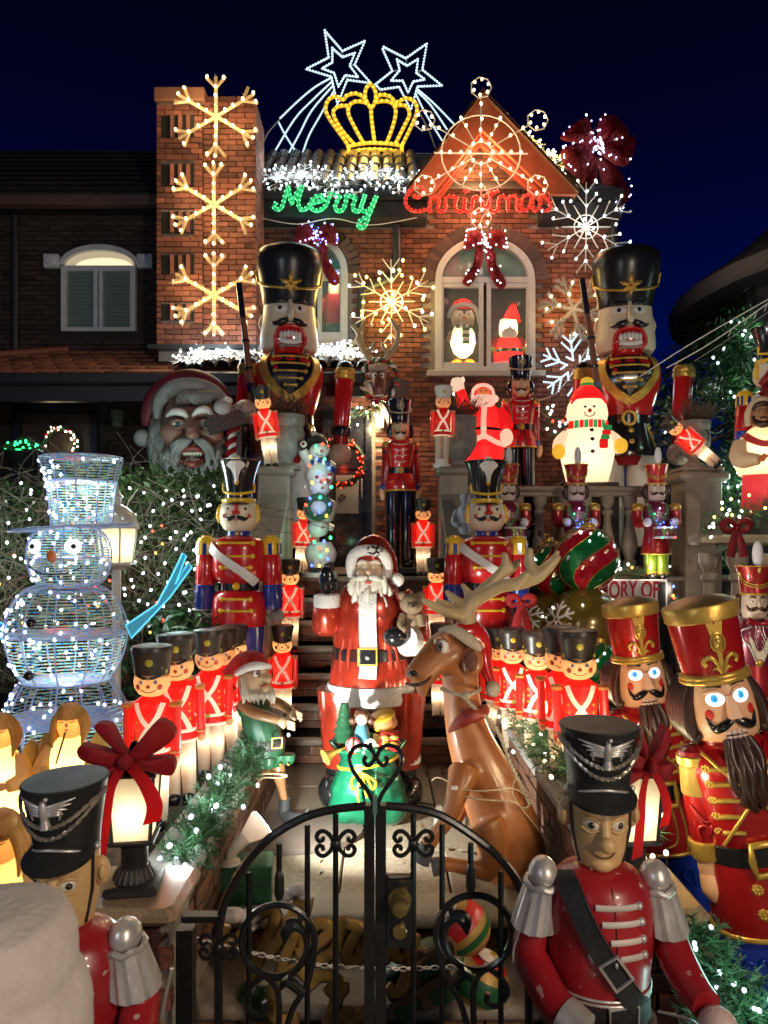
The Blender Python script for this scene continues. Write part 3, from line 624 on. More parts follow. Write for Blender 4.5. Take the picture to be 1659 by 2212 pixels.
def flake(name,label,loc,Rr,style,k='warm',rot=(0,0,0),group='lit snowflakes',lw=5,tin=.5,bs=.02,arm0=pi/2,spread=.0,lampoff=-.12):
    t=thing(name,label,'snowflake light',loc,group=group);t.rotation_euler=rot
    m=dict(bar=TINWARM,wire=WIRE,tinsel=TINW)[style];B=[]
    rods=[]
    for i in range(6):
        a=arm0+i*pi/3+R.uniform(-.02,.02);ux,uz=cos(a),sin(a)
        def P(r,side=0,y=0):return(ux*r*Rr-uz*side*Rr,y+R.uniform(-.01,.01),uz*r*Rr+ux*side*Rr)
        if style=='bar':
            ln=1.0 if i%3==0 else 1.08
            rods.append([(P(0),P(ln))]);rods[-1]+=[(P(.72*ln),P(.98*ln,.24)),(P(.72*ln),P(.98*ln,-.24))]
            B+=[P(.27,0,-.03),P(.5,0,-.03),P(.72*ln,0,-.03)]+[p for p in(P(.95*ln,.2,-.03),P(.95*ln,-.2,-.03),P(1.0*ln,0,-.03))if R.random()<.85]
        elif style=='tinsel':
            rods.append([(P(0),P(1)),(P(.5),P(.85,.3)),(P(.5),P(.85,-.3)),(P(.75),P(1.0,.2))])
            B+=[p for p in(P(.45,0,-.04),P(.8,.2,-.04),P(.75,-.2,-.04))if R.random()<.6]
        else:
            rods.append([(P(0),P(1.0)),(P(.45),P(.72,.22)),(P(.45),P(.72,-.22)),(P(.75),P(1.02,.2)),(P(.75),P(1.02,-.2))])
            B+=[P(.16,.05,-.02)]+[p for p in(P(.46,0,-.02),P(.73,.22,-.02),P(.73,-.22,-.02),P(.77,0,-.02),P(1.02,.2,-.02),P(1.03,-.2,-.02),P(.55,.36,-.02))if R.random()<(.8 if Rr>.4 else .62)]
            a2=a+pi/6;rods[-1]+=[((0,0,0),(cos(a2)*.55*Rr,0,sin(a2)*.55*Rr))]
    for rr in rods:
        g=G()
        for a,b in rr:
            if style=='bar':g.tube([a,b],.02,4,flat=.4)
            else:g.tube([a,b],.007 if style=='wire' else .012,5)
        if style!='wire' and tin:
            for a,b in rr:needles(g,[a,b],520*tin,.05 if style=='bar' else .06)
        ob('arm',g,m,t,0)
    if style=='wire':ob('hub_ring',G().tube([(.27*Rr*cos(a),0,.27*Rr*sin(a))for a in[i*pi/10 for i in range(20)]],.007,5,True),m,t)
    for p in B:
        p=V(p)+V((R.uniform(-1,1),0,R.uniform(-1,1)))*spread;bulb(t,p,(k if isinstance(k,str)else R.choice(k)),bs)
    if lw:lamp(t,(0,lampoff,0),lw,COL[k if isinstance(k,str)else k[0]],.22)
    return t
for n_,(px,py,tn,wd_)in enumerate(((467,252,.12,'nearly bare, at the top of the chimney'),(462,441,.45,'half covered in tinsel, at the middle of the chimney'),(462,637,1.2,'thick with tinsel, at the foot of the chimney'))):
    f=flake('snowflake_light','warm lit bar snowflake '+wd_,W(px,py,8.48),.475,'bar','warm',lw=11,tin=tn,group='chimney snowflakes',bs=.023,lampoff=-.2)
    lamp(f,(-.3,-.12,.1),4,COL['warm'],.15);lamp(f,(.25,-.12,-.1),4,COL['warm'],.15)
flake('snowflake_light','large wire snowflake with white bulbs at the right corner of the eaves',W(1266,490,9.05),.56,'wire',['white','white','cool'],lw=7,bs=.021,group='wall snowflakes')
flake('snowflake_light','yellow lit wire snowflake with a ring, on the bricks between the windows',W(846,652,9.25),.54,'wire',['yellow','yellow','white'],lw=30,spread=.045,bs=.027,group='wall snowflakes')
f=flake('snowflake_light','white tinsel snowflake with a few amber bulbs behind the musket',W(1238,668,9.2),.42,'tinsel','warm',lw=4,tin=1.6,bs=.025,arm0=pi/2+.3,group='wall snowflakes')
lamp(f,(-.2,.12,-.1),2.5,(1,.5,.15),.1);lamp(f,(.1,.12,.25),2,(1,.5,.15),.1)
for n_,(px,py,d_)in enumerate(((600,385,9.25),(655,378,9.35),(722,400,9.2),(795,378,9.35),(860,392,9.25))):
    flake('snowflake_light','white lit wire snowflake lying on the tiles '+('nearest the chimney','above the M of Merry','low above the middle of Merry','above the last letter of Merry','against the gable board')[n_],W(px,py,d_),.36,'wire','cool',(rad(-42),R.uniform(-.2,.2),0),'snowflakes on the main roof',5,bs=.019,lampoff=-.15)
for n_,(px,py,d_)in enumerate(((430,782,8.35),(478,772,8.5),(540,770,8.55),(700,768,8.55),(752,775,8.5))):
    flake('snowflake_light','white lit wire snowflake on the porch roof '+('at its far left end','second from its left end','just left of the giant soldier musket','just right of the giant soldier head','at its right end by the antlers')[n_],W(px,py,d_)+V((0,0,.06)),.33,'wire',['cool','white','cool','warm'],(rad(-62),R.uniform(-.2,.2),0),'snowflakes on the porch roof',6,bs=.02,lampoff=-.15)
for n_,(px,py)in enumerate(((1125,308),(1160,335),(1192,362))):
    flake('snowflake_light','small yellow white wire snowflake on the right slope of the gable roof, '+('highest of three','between two others','lowest')[n_],W(px,py,9.3)+V((0,0,.05)),.22,'wire',['yellow','white'],(rad(-30),rad(30),0),'snowflakes on the gable roof',2.5,bs=.02,lampoff=-.15)
# cool rope snowflake
t=wthing('snowflake_light','icy blue rope light snowflake low on the wall beside the right giant soldier','snowflake light',W(1232,800,9.25),'wall snowflakes')
c0=W(1240,795,9.25)
for i in range(6):
    a=pi/2+.12+i*pi/3;u=V((cos(a),0,sin(a)));n2=V((-sin(a),0,cos(a)))
    for s in([u*.1,u*.42],[u*.2+n2*.0,u*.34+n2*.12],[u*.2,u*.34-n2*.12],[u*.32,u*.42+n2*.09],[u*.32,u*.42-n2*.09],[u*.1,u*.15+n2*.08]):
        rope(t,'rope_light',[tuple(c0+p)for p in s],.016,'cool',two=False,kk=2)
lamp(t,c0+V((0,-.15,0)),5,COL['cool'],.2)
# the big gable snowflake with rings
t=wthing('snowflake_light','great warm wire snowflake with six bulb rings across the pointed gable','snowflake light',W(1039,330,8.8),'wall snowflakes');c0=W(1039,330,8.8);k=8.8/F
def cir(c,r,n=20,sz=1.0,y=0):return[(c.x+r*cos(2*pi*i/n),c.y+y,c.z+r*sz*sin(2*pi*i/n))for i in range(n)]
ob('outer_ring',G().tube(cir(c0,86*k,28,.95),.009,5,True),WIRE,t);ob('cross_bar',G().tube([c0+V((-.57,0,0)),c0+V((.57,0,-.01))],.01,5),WIRE,t)
ob('inner_ring',G().tube(cir(c0,24*k,16),.008,5,True),WIRE,t)
for i in range(8):bulb(t,c0+V((25*k*cos(i*pi/4),-.02,25*k*sin(i*pi/4))),'warm',.023)
for i in range(12):
    a=pi/2+i*pi/6;u=V((cos(a),0,sin(a)));L_=(118 if i%2==0 else 84)*k
    ob('spoke',G().tube([tuple(c0+u*22*k),tuple(c0+u*L_)],.008,5),WIRE,t)
    for q in((48,72,104)if i%2==0 else(44,66,85)):
        if R.random()<.9:bulb(t,c0+u*q*k+V((R.uniform(-.01,.01),-.02,0)),'warm',.023)
    if i%2==0:
        c1=c0+u*141*k;r_=ob('bulb_ring',G().tube(cir(c1,23*k,7),.008,5,True),WIRE,t)
        for j in range(6):bulb(r_,c1+V((17*k*cos(j*pi/3+.4),-.01,17*k*sin(j*pi/3+.4))),'warm',.023)
lamp(t,c0+V((0,.25,.0)),40,(1,.62,.28),.25);lamp(t,c0+V((0,.2,-.45)),18,(1,.6,.28),.3);lamp(t,c0+V((-.6,-.25,-.25)),5,(1,.55,.25),.2);lamp(t,c0+V((.6,-.25,-.25)),5,(1,.55,.25),.2)
# ---------------------------------------------------------------- tinsel bows
def bow(label,loc,s,k,nb,group,big=False,rot=(0,0,0),lw=2.5):
    t=thing('tinsel_bow',label,'bow',loc,group=group);t.rotation_euler=rot
    loops = [([(0, .03), (-.12, .24), (-.36, .2), (-.40, -.13), (-.2, -.08), (0, -.04)], 1), ([(0, .03), (.12, .24), (.36, .2), (.40, -.13), (.2, -.08), (0, -.04)], 1)] if not big else \
        [([(0,.02),(-.1,.38),(-.22,.52),(-.62,.22),(-.6,.12),(-.3,.06)],1),([(.02,.02),(.04,.5),(.3,.56),(.5,.36),(.56,.14),(.2,.08)],1),([(-.02,0),(-.36,.04),(-.62,-.04),(-.6,-.3),(-.3,-.56),(-.1,-.2)],1),([(.02,0),(.3,.08),(.68,.18),(.6,-.25),(.4,-.34),(.1,-.15)],1)]
    tails = [[(-.02, -.06), (-.16, -.05), (-.22, -.4), (-.42, -.68), (-.33, -.78), (-.24, -.73), (-.06, -.42)], [(.02, -.06), (.17, -.05), (.22, -.4), (.42, -.70), (.33, -.84), (.2, -.74), (.05, -.42)]] if not big else \
        [[(-.04,-.1),(-.26,-.5),(-.42,-.95),(-.3,-.9),(-.16,-1.05),(.0,-.6),(.05,-.2)],[(.05,-.1),(.1,-.5),(.3,-1.0),(.42,-1.2),(.47,-1.0),(.62,-.85),(.5,-.5),(.34,-.25)]]
    for nm,L_ in(('loop',[a for a,_ in loops]),('tail',tails)):
        for P in L_:
            g=G();q=crv([(x*s,z*s)for x,z in P],3,True);cx=sum(p[0]for p in q)/len(q);cz=sum(p[1]for p in q)/len(q)
            y=-.05 if nm=='loop' else .02;n=len(q);v=[(x,y+.05,z)for x,z in q]
            v+=[(cx+(x-cx)*.6,y-.02*s,cz+(z-cz)*.6)for x,z in q]+[(cx,y-.05*s,cz)]
            g.put(v,[(i,(i+1)%n,n+(i+1)%n,n+i)for i in range(n)]+[(n+i,n+(i+1)%n,2*n)for i in range(n)]+[tuple(range(n))])
            for _ in range(int(900 if not big else 1500)):
                i=R.randrange(n);f_=R.random();a=V((q[i][0],y,q[i][1]));c=V((cx,y-.04*s,cz));p=a.lerp(c,f_**.7)+V((0,R.uniform(-.02,.02),0))
                d_=V((R.gauss(0,1),-abs(R.gauss(0,.8)),R.gauss(0,1))).normalized()*.035*s**.5;w_=d_.orthogonal().normalized()*.006;g.put([p-w_,p+w_,p+d_],[(0,1,2)])
            ob(nm,g,TINR,t,60)
    ob('knot',G().ball((0,-.06*s,0),(.08*s,.06*s,.09*s),10,7),TINR,t)
    for i in range(nb):
        P=R.choice([a for a,_ in loops]+tails);j=R.randrange(len(P));a=V(P[j]);b=V(P[(j+1)%len(P)]);p=a.lerp(b,R.random())*s
        if i<nb*.3:p=V((R.gauss(0,.07)*s,R.gauss(0,.11)*s))
        bulb(t,(p.x,-.09*s**.5,p.y),R.choice(k),.013)
    if lw:lamp(t,(0,-.22,0),lw,COL[k[0]],.15)
    return t
bow('red tinsel bow with violet white lights over the narrow left window',W(684,515,9.3),.70,['violet','violet','blue'],60,'tinsel window bows')
bow('red tinsel bow with white lights over the wide right window',W(1048,525,9.3),.68,['white','cool'],60,'tinsel window bows',lw=4)
bow('huge dark red tinsel bow dotted with cool lights at the right end of the roof',W(1289,318,9.25),.72,['cool','violet'],95,'roof bows',True,lw=2)
# ---------------------------------------------------------------- hedge, trees, shrubs
def leafmat(name,col,rough=.4):return mat(name,col,rough,var=.6,vs=9,trans=.15)
def leaves(g,n,fn,s,flat=.45):
    for _ in range(n):
        p=V(fn());d_=V((R.gauss(0,1),R.gauss(0,1),R.gauss(0,1))).normalized()*s*R.uniform(.6,1.3);w_=d_.orthogonal().normalized()*d_.length*flat*.5
        g.put([p,p+d_*.5+w_,p+d_,p+d_*.5-w_],[(0,1,2,3)])
    return g
hd=wthing('hedge','tangled twiggy hedge strung with lights behind the wire snowman and the blue red soldier','hedge',(-2.2,5.7,.6))
def htop(x):return 2.42-.06*(x+3)**2*.3+.05*sin(x*5)
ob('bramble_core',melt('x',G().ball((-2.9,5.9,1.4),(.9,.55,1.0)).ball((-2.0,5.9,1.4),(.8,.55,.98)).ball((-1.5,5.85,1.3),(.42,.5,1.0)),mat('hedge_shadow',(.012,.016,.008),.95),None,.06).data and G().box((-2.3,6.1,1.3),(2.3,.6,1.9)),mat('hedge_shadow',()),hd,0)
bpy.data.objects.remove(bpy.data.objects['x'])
g=G()
def hp():x=R.uniform(-3.4,-1.16);z=.7+(htop(x)-.7)*R.random()**.75;return V((x,5.42+.35*((z-1.3)/1.1)**2+R.uniform(-.1,.2),z))
for i in range(1500):
    p=hp();L_=R.uniform(.2,.6);d1=V((R.gauss(0,1),R.gauss(0,.35),R.gauss(-.3,1))).normalized()*L_;d2=d1+V((R.gauss(0,.3),R.gauss(0,.2),-.25*R.random()))*L_
    pts=crv([tuple(p),tuple(p+d1*.5),tuple(p+d2)],3);g.tube(pts,R.uniform(.0018,.0042),3)
ob('twigs',g,mat('bare_twig',(.095,.08,.055),.8,var=.45,vs=3),hd,60,kind='stuff')
g=leaves(G(),8000,lambda:hp()+V((0,.06,0)),.06);leaves(g,900,lambda:V((R.uniform(-2.4,-1.15),R.uniform(5.4,5.9),htop(-1.7)+R.gauss(.02,.06))),.07)
ob('small_leaves',g,leafmat('hedge_leaf',(.035,.07,.018)),hd,0,kind='stuff')
lfm=leafmat('laurel_leaf',(.02,.085,.022),.25);LE=[]
g=G();P=[(0,0,0),(.22,.03,.07),(.55,.04,.03),(1,0,-.12),(.55,-.04,.03),(.22,-.03,.07)]
g.put([(0,0,0),(.3,.17,.03),(.65,.16,0),(1,0,-.1),(.65,-.16,0),(.3,-.17,.03),(.5,0,-.05)],[(0,1,6),(1,2,6),(2,3,6),(3,4,6),(4,5,6),(5,0,6)])
lme=bpy.data.meshes.new('leaf');lme.from_pydata(g.v,[],g.f);lme.materials.append(lfm)
lb=wthing('laurel_bush','glossy leaved dark green bush below the hedge behind the toy soldiers','bush',(-1.6,5.1,.6))
ob('stems',G().tube([(-1.9,5.3,.6),(-1.85,5.2,1.3)],.015,5).tube([(-1.5,5.35,.6),(-1.5,5.2,1.25)],.015,5).tube([(-1.2,5.3,.6),(-1.25,5.2,1.2)],.015,5),BROWN,lb)
for i in range(290):
    o=inst('leaf',lme,lb,(R.uniform(-2.15,-1.08),R.uniform(5.0,5.35),R.uniform(.72,1.42)),(R.uniform(-.9,.9),R.uniform(-.4,.9),R.uniform(3.4,6.0)),R.uniform(.09,.16))
def tree(name,label,x,y,z0,h,r,n,ls,col,shape='cone',group=None,trunk=.08):
    t=wthing(name,label,'tree',(x,y,z0),group)
    ob('trunk',G().tube([(x,y,z0),(x+.05,y,z0+h*.4),(x,y,z0+h*.92)],[trunk,trunk*.7,.01],8,k=3),mat('bark',(.06,.04,.028),.9,var=.4,bump=.6),t)
    g=G()
    for i in range(7):
        a=R.uniform(0,6.3);zz=z0+h*R.uniform(.2,.8);rr=r*R.uniform(.5,.9);g.tube([(x,y,zz),(x+rr*cos(a),y+rr*sin(a),zz+.15*h*R.random())],[trunk*.4,.01],5)
    ob('limbs',g,MATS['bark'],t)
    cl=[]
    for _ in range(60):
        f_=R.random();a=R.uniform(0,6.28);rad_=r*((1-f_)*.95+.1 if shape=='cone' else math.sqrt(max(.05,1-(2*f_-1)**2)))*R.uniform(.55,1.1);cl.append((x+rad_*cos(a),y+rad_*sin(a),z0+h*(.12+.88*f_),r*R.uniform(.18,.34)))
    def fn():
        c=R.choice(cl);return(c[0]+R.gauss(0,c[3]*.6),c[1]+R.gauss(0,c[3]*.6),c[2]+R.gauss(0,c[3]*.6))
    ob('crown',leaves(G(),n,fn,ls,.3),leafmat('foliage_%d'%(col[1]*1000),col),t,0);return t,cl
T1=tree('conifer','dark green conifer strung with white lights beside the saint figure at right',3.55,7.2,.6,3.5,.62,9000,.085,(.02,.075,.018))
T2=tree('conifer','tall dark conifer behind the small drummer nutcracker at the right edge',4.55,7.6,.3,4.6,.95,9000,.11,(.018,.06,.016))
T3=tree('evergreen_tree','dark bushy tree under the rounded eave, right of the right giant soldier',4.3,9.6,.3,4.3,1.0,9000,.12,(.012,.035,.014),'round')
T4=tree('evergreen_tree','black mass of a shrub between the giant soldier and the granite pier',3.75,8.4,.5,3.3,.75,7000,.11,(.011,.03,.012),'round')
def strings(label,pts,k,s=.017,cat='string lights',group='strings of lights',wire=True,lw=0,wm=None):
    t=wthing('string_lights',label,cat,pts[0],group)
    if wire:ob('wire',G().tube([tuple(p)for p in pts],.003,4),wm or WIREG,t)
    for p in pts:bulb(t,V(p)+V((0,-.01,0)),R.choice(k),s)
    return t
def chain(fn,n):  # order random points into a wandering line
    P=[V(fn())for _ in range(n)];out=[P.pop(0)]
    while P:
        j=min(range(len(P)),key=lambda i:(P[i]-out[-1]).length);out.append(P.pop(j))
    return out
def hsurf(xa,xb,za,zb):return lambda:(lambda x:(x,5.28+.35*((R_z[0]-1.3)/1.1)**2,R_z[0]))(R.uniform(xa,xb))if not R_z.__setitem__(0,R.uniform(za,zb))else None
R_z=[1.5]
for lab,xa,xb,za,zb,n,k in(('white string lights over the right half of the hedge',-2.3,-1.12,1.3,2.36,95,['cool','white']),('white string lights along the left of the hedge behind the wire snowman',-3.3,-2.3,1.2,2.4,55,['cool','white']),('orange red string lights woven into the left of the hedge',-3.3,-1.6,1.2,2.2,48,['red','amber'])):
    t=strings(lab,chain(hsurf(xa,xb,za,zb),n),k,.0135 if 'white' in lab else .0125)
    for _ in range(5):lamp(t,(R.uniform(xa,xb),5.15,R.uniform(za+.2,zb)),5.5 if 'white' in lab else 1.6,(.75,1,.93)if 'white' in lab else COL['red'],.1)
def treepts(cl,n,f=lambda p:True):
    out=[]
    while len(out)<n:
        c=R.choice(cl);p=V((c[0]+R.gauss(0,c[3]*.5),c[1]-c[3]*.7,c[2]+R.gauss(0,c[3]*.5)))
        if f(p):out.append(p)
    it=iter(out);return chain(lambda:next(it),n)
for(tr,cl),n,lab in((T1,85,'white string lights wound down the conifer beside the saint figure'),(T2,30,'sparse white lights on the tall conifer at the right edge'),(T4,22,'sparse white lights on the black shrub behind the granite pier')):
    t=strings(lab,treepts(cl,n),['cool'],.017)
    for i in range(5):
        c=R.choice(cl);lamp(t,(c[0],c[1]-.35,c[2]),3.5,(.7,1,.8),.1)
# ---------------------------------------------------------------- evergreen garlands
GARL=mat('garland_needle',(.030,.095,.034),.45,var=.5,vs=16,trans=.12)
def garland(label,pts,r,per=900,k=('cool',),nb=14,lw=0,lc=None,group='evergreen garlands',bs=.013,nl=2,L=None):
    q=crv([tuple(p)for p in pts],6);t=wthing('garland',label,'garland',pts[0],group)
    ob('stem',G().tube(q,.012,5),BROWN,t);g=G()
    tw=[V(p)+V((R.gauss(0,r*.45),R.gauss(0,r*.45),abs(R.gauss(0,r*.3))))for p in q for _ in range(6)]
    for a,b in zip(q,q[1:]):
        a,b=V(a),V(b)
        for _ in range(max(2,int(per*(b-a).length/11))):
            p=a.lerp(b,R.random());d_=V((R.gauss(0,1),R.gauss(0,1),R.gauss(.15,1))).normalized()*r*R.uniform(.7,1.25);e_=p+d_
            for s in range(26):
                f_=.15+.85*s/26;c=p.lerp(e_,f_);n_=(d_.normalized()*.8+V((R.gauss(0,1),R.gauss(0,1),R.gauss(0,1))).normalized()).normalized()*(L or r*.34);w_=n_.orthogonal().normalized()*.0028;g.put([c-w_,c+w_,c+n_],[(0,1,2)])
    ob('needles',g,GARL,t,0,kind='stuff')
    for i in range(nb):
        p=V(R.choice(q))+V((R.gauss(0,r*.5),-r*.75*abs(R.gauss(.8,.3)),R.gauss(.1*r,r*.5)));bulb(t,p,R.choice(k),bs)
    for i in range(nl if lw else 0):
        p=V(q[int((i+.5)/nl*len(q))]);lamp(t,p+V((0,-r*1.25,r*.8)),lw,lc or COL[k[0]],.06)
    return t
garland('evergreen garland with icy lights along the left planter wall beneath the toy soldiers',[(-.73,2.62,.74),(-.74,3.1,.75),(-.73,3.5,.74),(-.72,4.0,.75),(-.74,4.6,.78)],.11,2800,('cool',),34,1.8,(.85,1,.97),nl=5)
garland('evergreen garland with warm lights along the right planter wall behind the seated reindeer',[(.95,2.75,.82),(.92,3.2,.84),(.92,3.7,.82),(.92,4.3,.82),(.95,4.8,.84)],.17,2200,('white','warm'),80,4.5,(1,.85,.5),nl=6)
garland('evergreen garland with icy lights beside the drummer at the lower right corner',[(.89,2.05,.78),(.96,2.0,.69),(1.03,1.95,.60),(1.10,1.9,.52)],.085,5000,('cool',),22,.6,(.5,1,.9),nl=3,bs=.008)
garland('evergreen garland with icy lights beside the drummer at the lower right corner',[(.86,1.98,.62),(.93,1.94,.55),(1.0,1.9,.50),(1.1,1.85,.44)],.085,5000,('cool',),12,.5,(.5,1,.9),nl=1,bs=.008)
bpy.data.objects['garland.003']['label']='short evergreen garland under the blue trousers of the largest gold hatted nutcracker'
garland('evergreen garland with white lights over the top of the front door',[tuple(W(735,905,9.3)),tuple(W(775,890,9.25)),tuple(W(815,884,9.2)),tuple(W(850,905,9.2))],.12,1200,('cool','white'),16,1.5,(.7,1,.95),nl=2,bs=.019)
garland('evergreen garland with warm lights draped over the right hand balustrade, ending in a red bow',[tuple(W(1520,1142,5.4)),tuple(W(1560,1130,5.4)),tuple(W(1600,1118,5.4)),tuple(W(1665,1095,5.4))],.12,1300,('yellow','white'),22,1.2,(1,.85,.5),nl=2,bs=.014)
garland('evergreen garland with coloured lights above the red lettered sign',[tuple(W(1270,1252,6.5)),tuple(W(1330,1240,6.5)),tuple(W(1400,1245,6.5)),tuple(W(1440,1275,6.5)),tuple(W(1455,1320,6.5))],.10,1200,('white','red','amber','blue'),16,2.2,(1,.85,.7),bs=.016,nl=3)
# wires across the upper right
for lab,a,m,b in(('thin pale power cable crossing the sky at upper right',W(1380,815,7.0),W(1500,738,6.6),W(1680,635,6.2)),('white twisted light cable with short clips crossing at upper right',W(1440,795,6.9),W(1540,738,6.6),W(1680,640,6.3)),('faint lower cable crossing under the eave at upper right',W(1500,780,6.9),W(1570,735,6.6),W(1680,660,6.3))):
    t=wthing('cable',lab,'cable',a,'cables at upper right');g=G().tube(crv([tuple(a),tuple(m),tuple(b)],6),.005 if 'faint' not in lab else .003,5)
    if 'clips' in lab:
        for f_ in(.3,.55,.7,.85):p=m.lerp(b,f_);g.tube([tuple(p),tuple(p+V((-.03,0,-.07)))],.004,4)
    ob('strand',g,WIRE if 'faint' not in lab else mat('grey_wire',(.3,.3,.3),.6),t)
t=wthing('cable','white cable running from the icy rope snowflake down to the porch nutcracker','cable',W(1160,865,8.9));ob('strand',G().tube(crv([tuple(W(1290,715,9.2)),tuple(W(1240,800,9.15)),tuple(W(1200,850,9)),tuple(W(1155,868,8.9))],6),.006,5),WIRE,t)
for lab,P in(('thin dark flex hanging down the chimney between the snowflakes',[(468,180),(472,300),(463,400),(470,520),(458,600),(466,740)]),('white flex sagging along the dark gutter behind the green lettering',[(560,470),(640,484),(720,472),(800,486),(900,470)]),('pale flex trailing from the gable snowflake down to the window bow',[(1045,400),(1060,440),(1038,480),(1052,520)]),('dark flex running from the yellow snowflake to the porch roof',[(850,690),(868,720),(842,760),(800,775)])):
    dd=8.5 if 'chimney' in lab else(9.0 if 'gutter' in lab else(8.85 if 'gable' in lab else 9.3));t=wthing('cable',lab,'cable',W(*P[0],dd),'loose flexes on the house front');ob('strand',G().tube(crv([tuple(W(x,y,dd))for x,y in P],6),.006,5),WIRE if 'dark' not in lab.split()[:2]else BLACKM,t)
# ================================================================ the wooden and moulded soldiers
def part(t,name,prof,m,sx=1,sy=.85,M=None,n=32,cap=True):
    tr=Turn(prof,sx,sy,M,n);tr.o=ob(name,tr.g(cap),m,t);return tr
def ft(t,name,m,fn,smooth=60):
    g=G();fn(g);return ob(name,g,m,t,smooth)
def eyes(t,H,z,dx,w,h,iris=None,ir=.5,pup=BLACKG,white=WHITE,look=0,ring=None,th=.006):
    for s in(-1,1):
        if ring:ft(t,'eye_rim',ring,lambda g:H.blob(g,s*dx,z,w*1.18,h*1.18,th*.8))
        o=ft(t,'eye',white,lambda g:H.blob(g,s*dx,z,w,h,th))
        if iris:ft(o,'iris',iris,lambda g:H.blob(g,s*dx+look,z,h*ir*1.25,h*ir*1.25,th*1.15,off=.0015))
        ft(o,'pupil',pup,lambda g:H.blob(g,s*dx+look,z,h*ir*.72,h*ir*.72,th*1.3,off=.002))
def brow(t,H,z,x0,x1,r,m=BLACKG,arch=.5,drop=0):
    for s in(-1,1):ft(t,'eyebrow',m,lambda g:H.line(g,[(s*x0,z),(s*(x0+x1)*.5,z+(x1-x0)*arch*.4),(s*x1,z-(x1-x0)*arch*.15-drop)],[r*.9,r*1.15,r*.25],.001))
def tache(t,H,z,x0,x1,r,curl=.3,m=BLACKG,drop=.25):
    for s in(-1,1):ft(t,'moustache',m,lambda g:H.line(g,[(s*x0,z+r*.4),(s*(x0*.6+x1*.4),z-drop*(x1-x0)*.6),(s*(x0*.25+x1*.75),z-drop*(x1-x0)),(s*x1,z+curl*(x1-x0))],[r*.75,r*1.2,r*.8,r*.12],.003))
def bars(t,H,zs,ws,r,m=GOLD,rb=None,name='frogging',u0=0):
    for z,w in zip(zs,ws):
        o=ft(t,name,m,lambda g:H.line(g,[(u0-w+2*w*i/6,z)for i in range(7)],r,.004,0))
        for s in(-1,1):ft(o,'knob',m,lambda g:H.blob(g,u0+s*w,z,rb or r*2,rb or r*2,(rb or r*2)*.8,10))
def hanging_arm(t,x,bands,rot=0,y=0,sy=1,n=24,hand=None,name='arm',rx=0):
    """bands: (material, profile); hangs from z of the first band"""
    M=T(x,y,0,ry=rot,rx=rx);a=None
    for i,(m,prof)in enumerate(bands):
        g=G().lathe(prof,n,1,sy,M);o=ob(name if i==0 else('sleeve','cuff','epaulette')[i%3],g,m,t if i==0 else a)
        a=a or o
    if hand:ob('hand',G().ball((0,0,hand[1]),hand[0],16,10,M),hand[2],a)
    return a
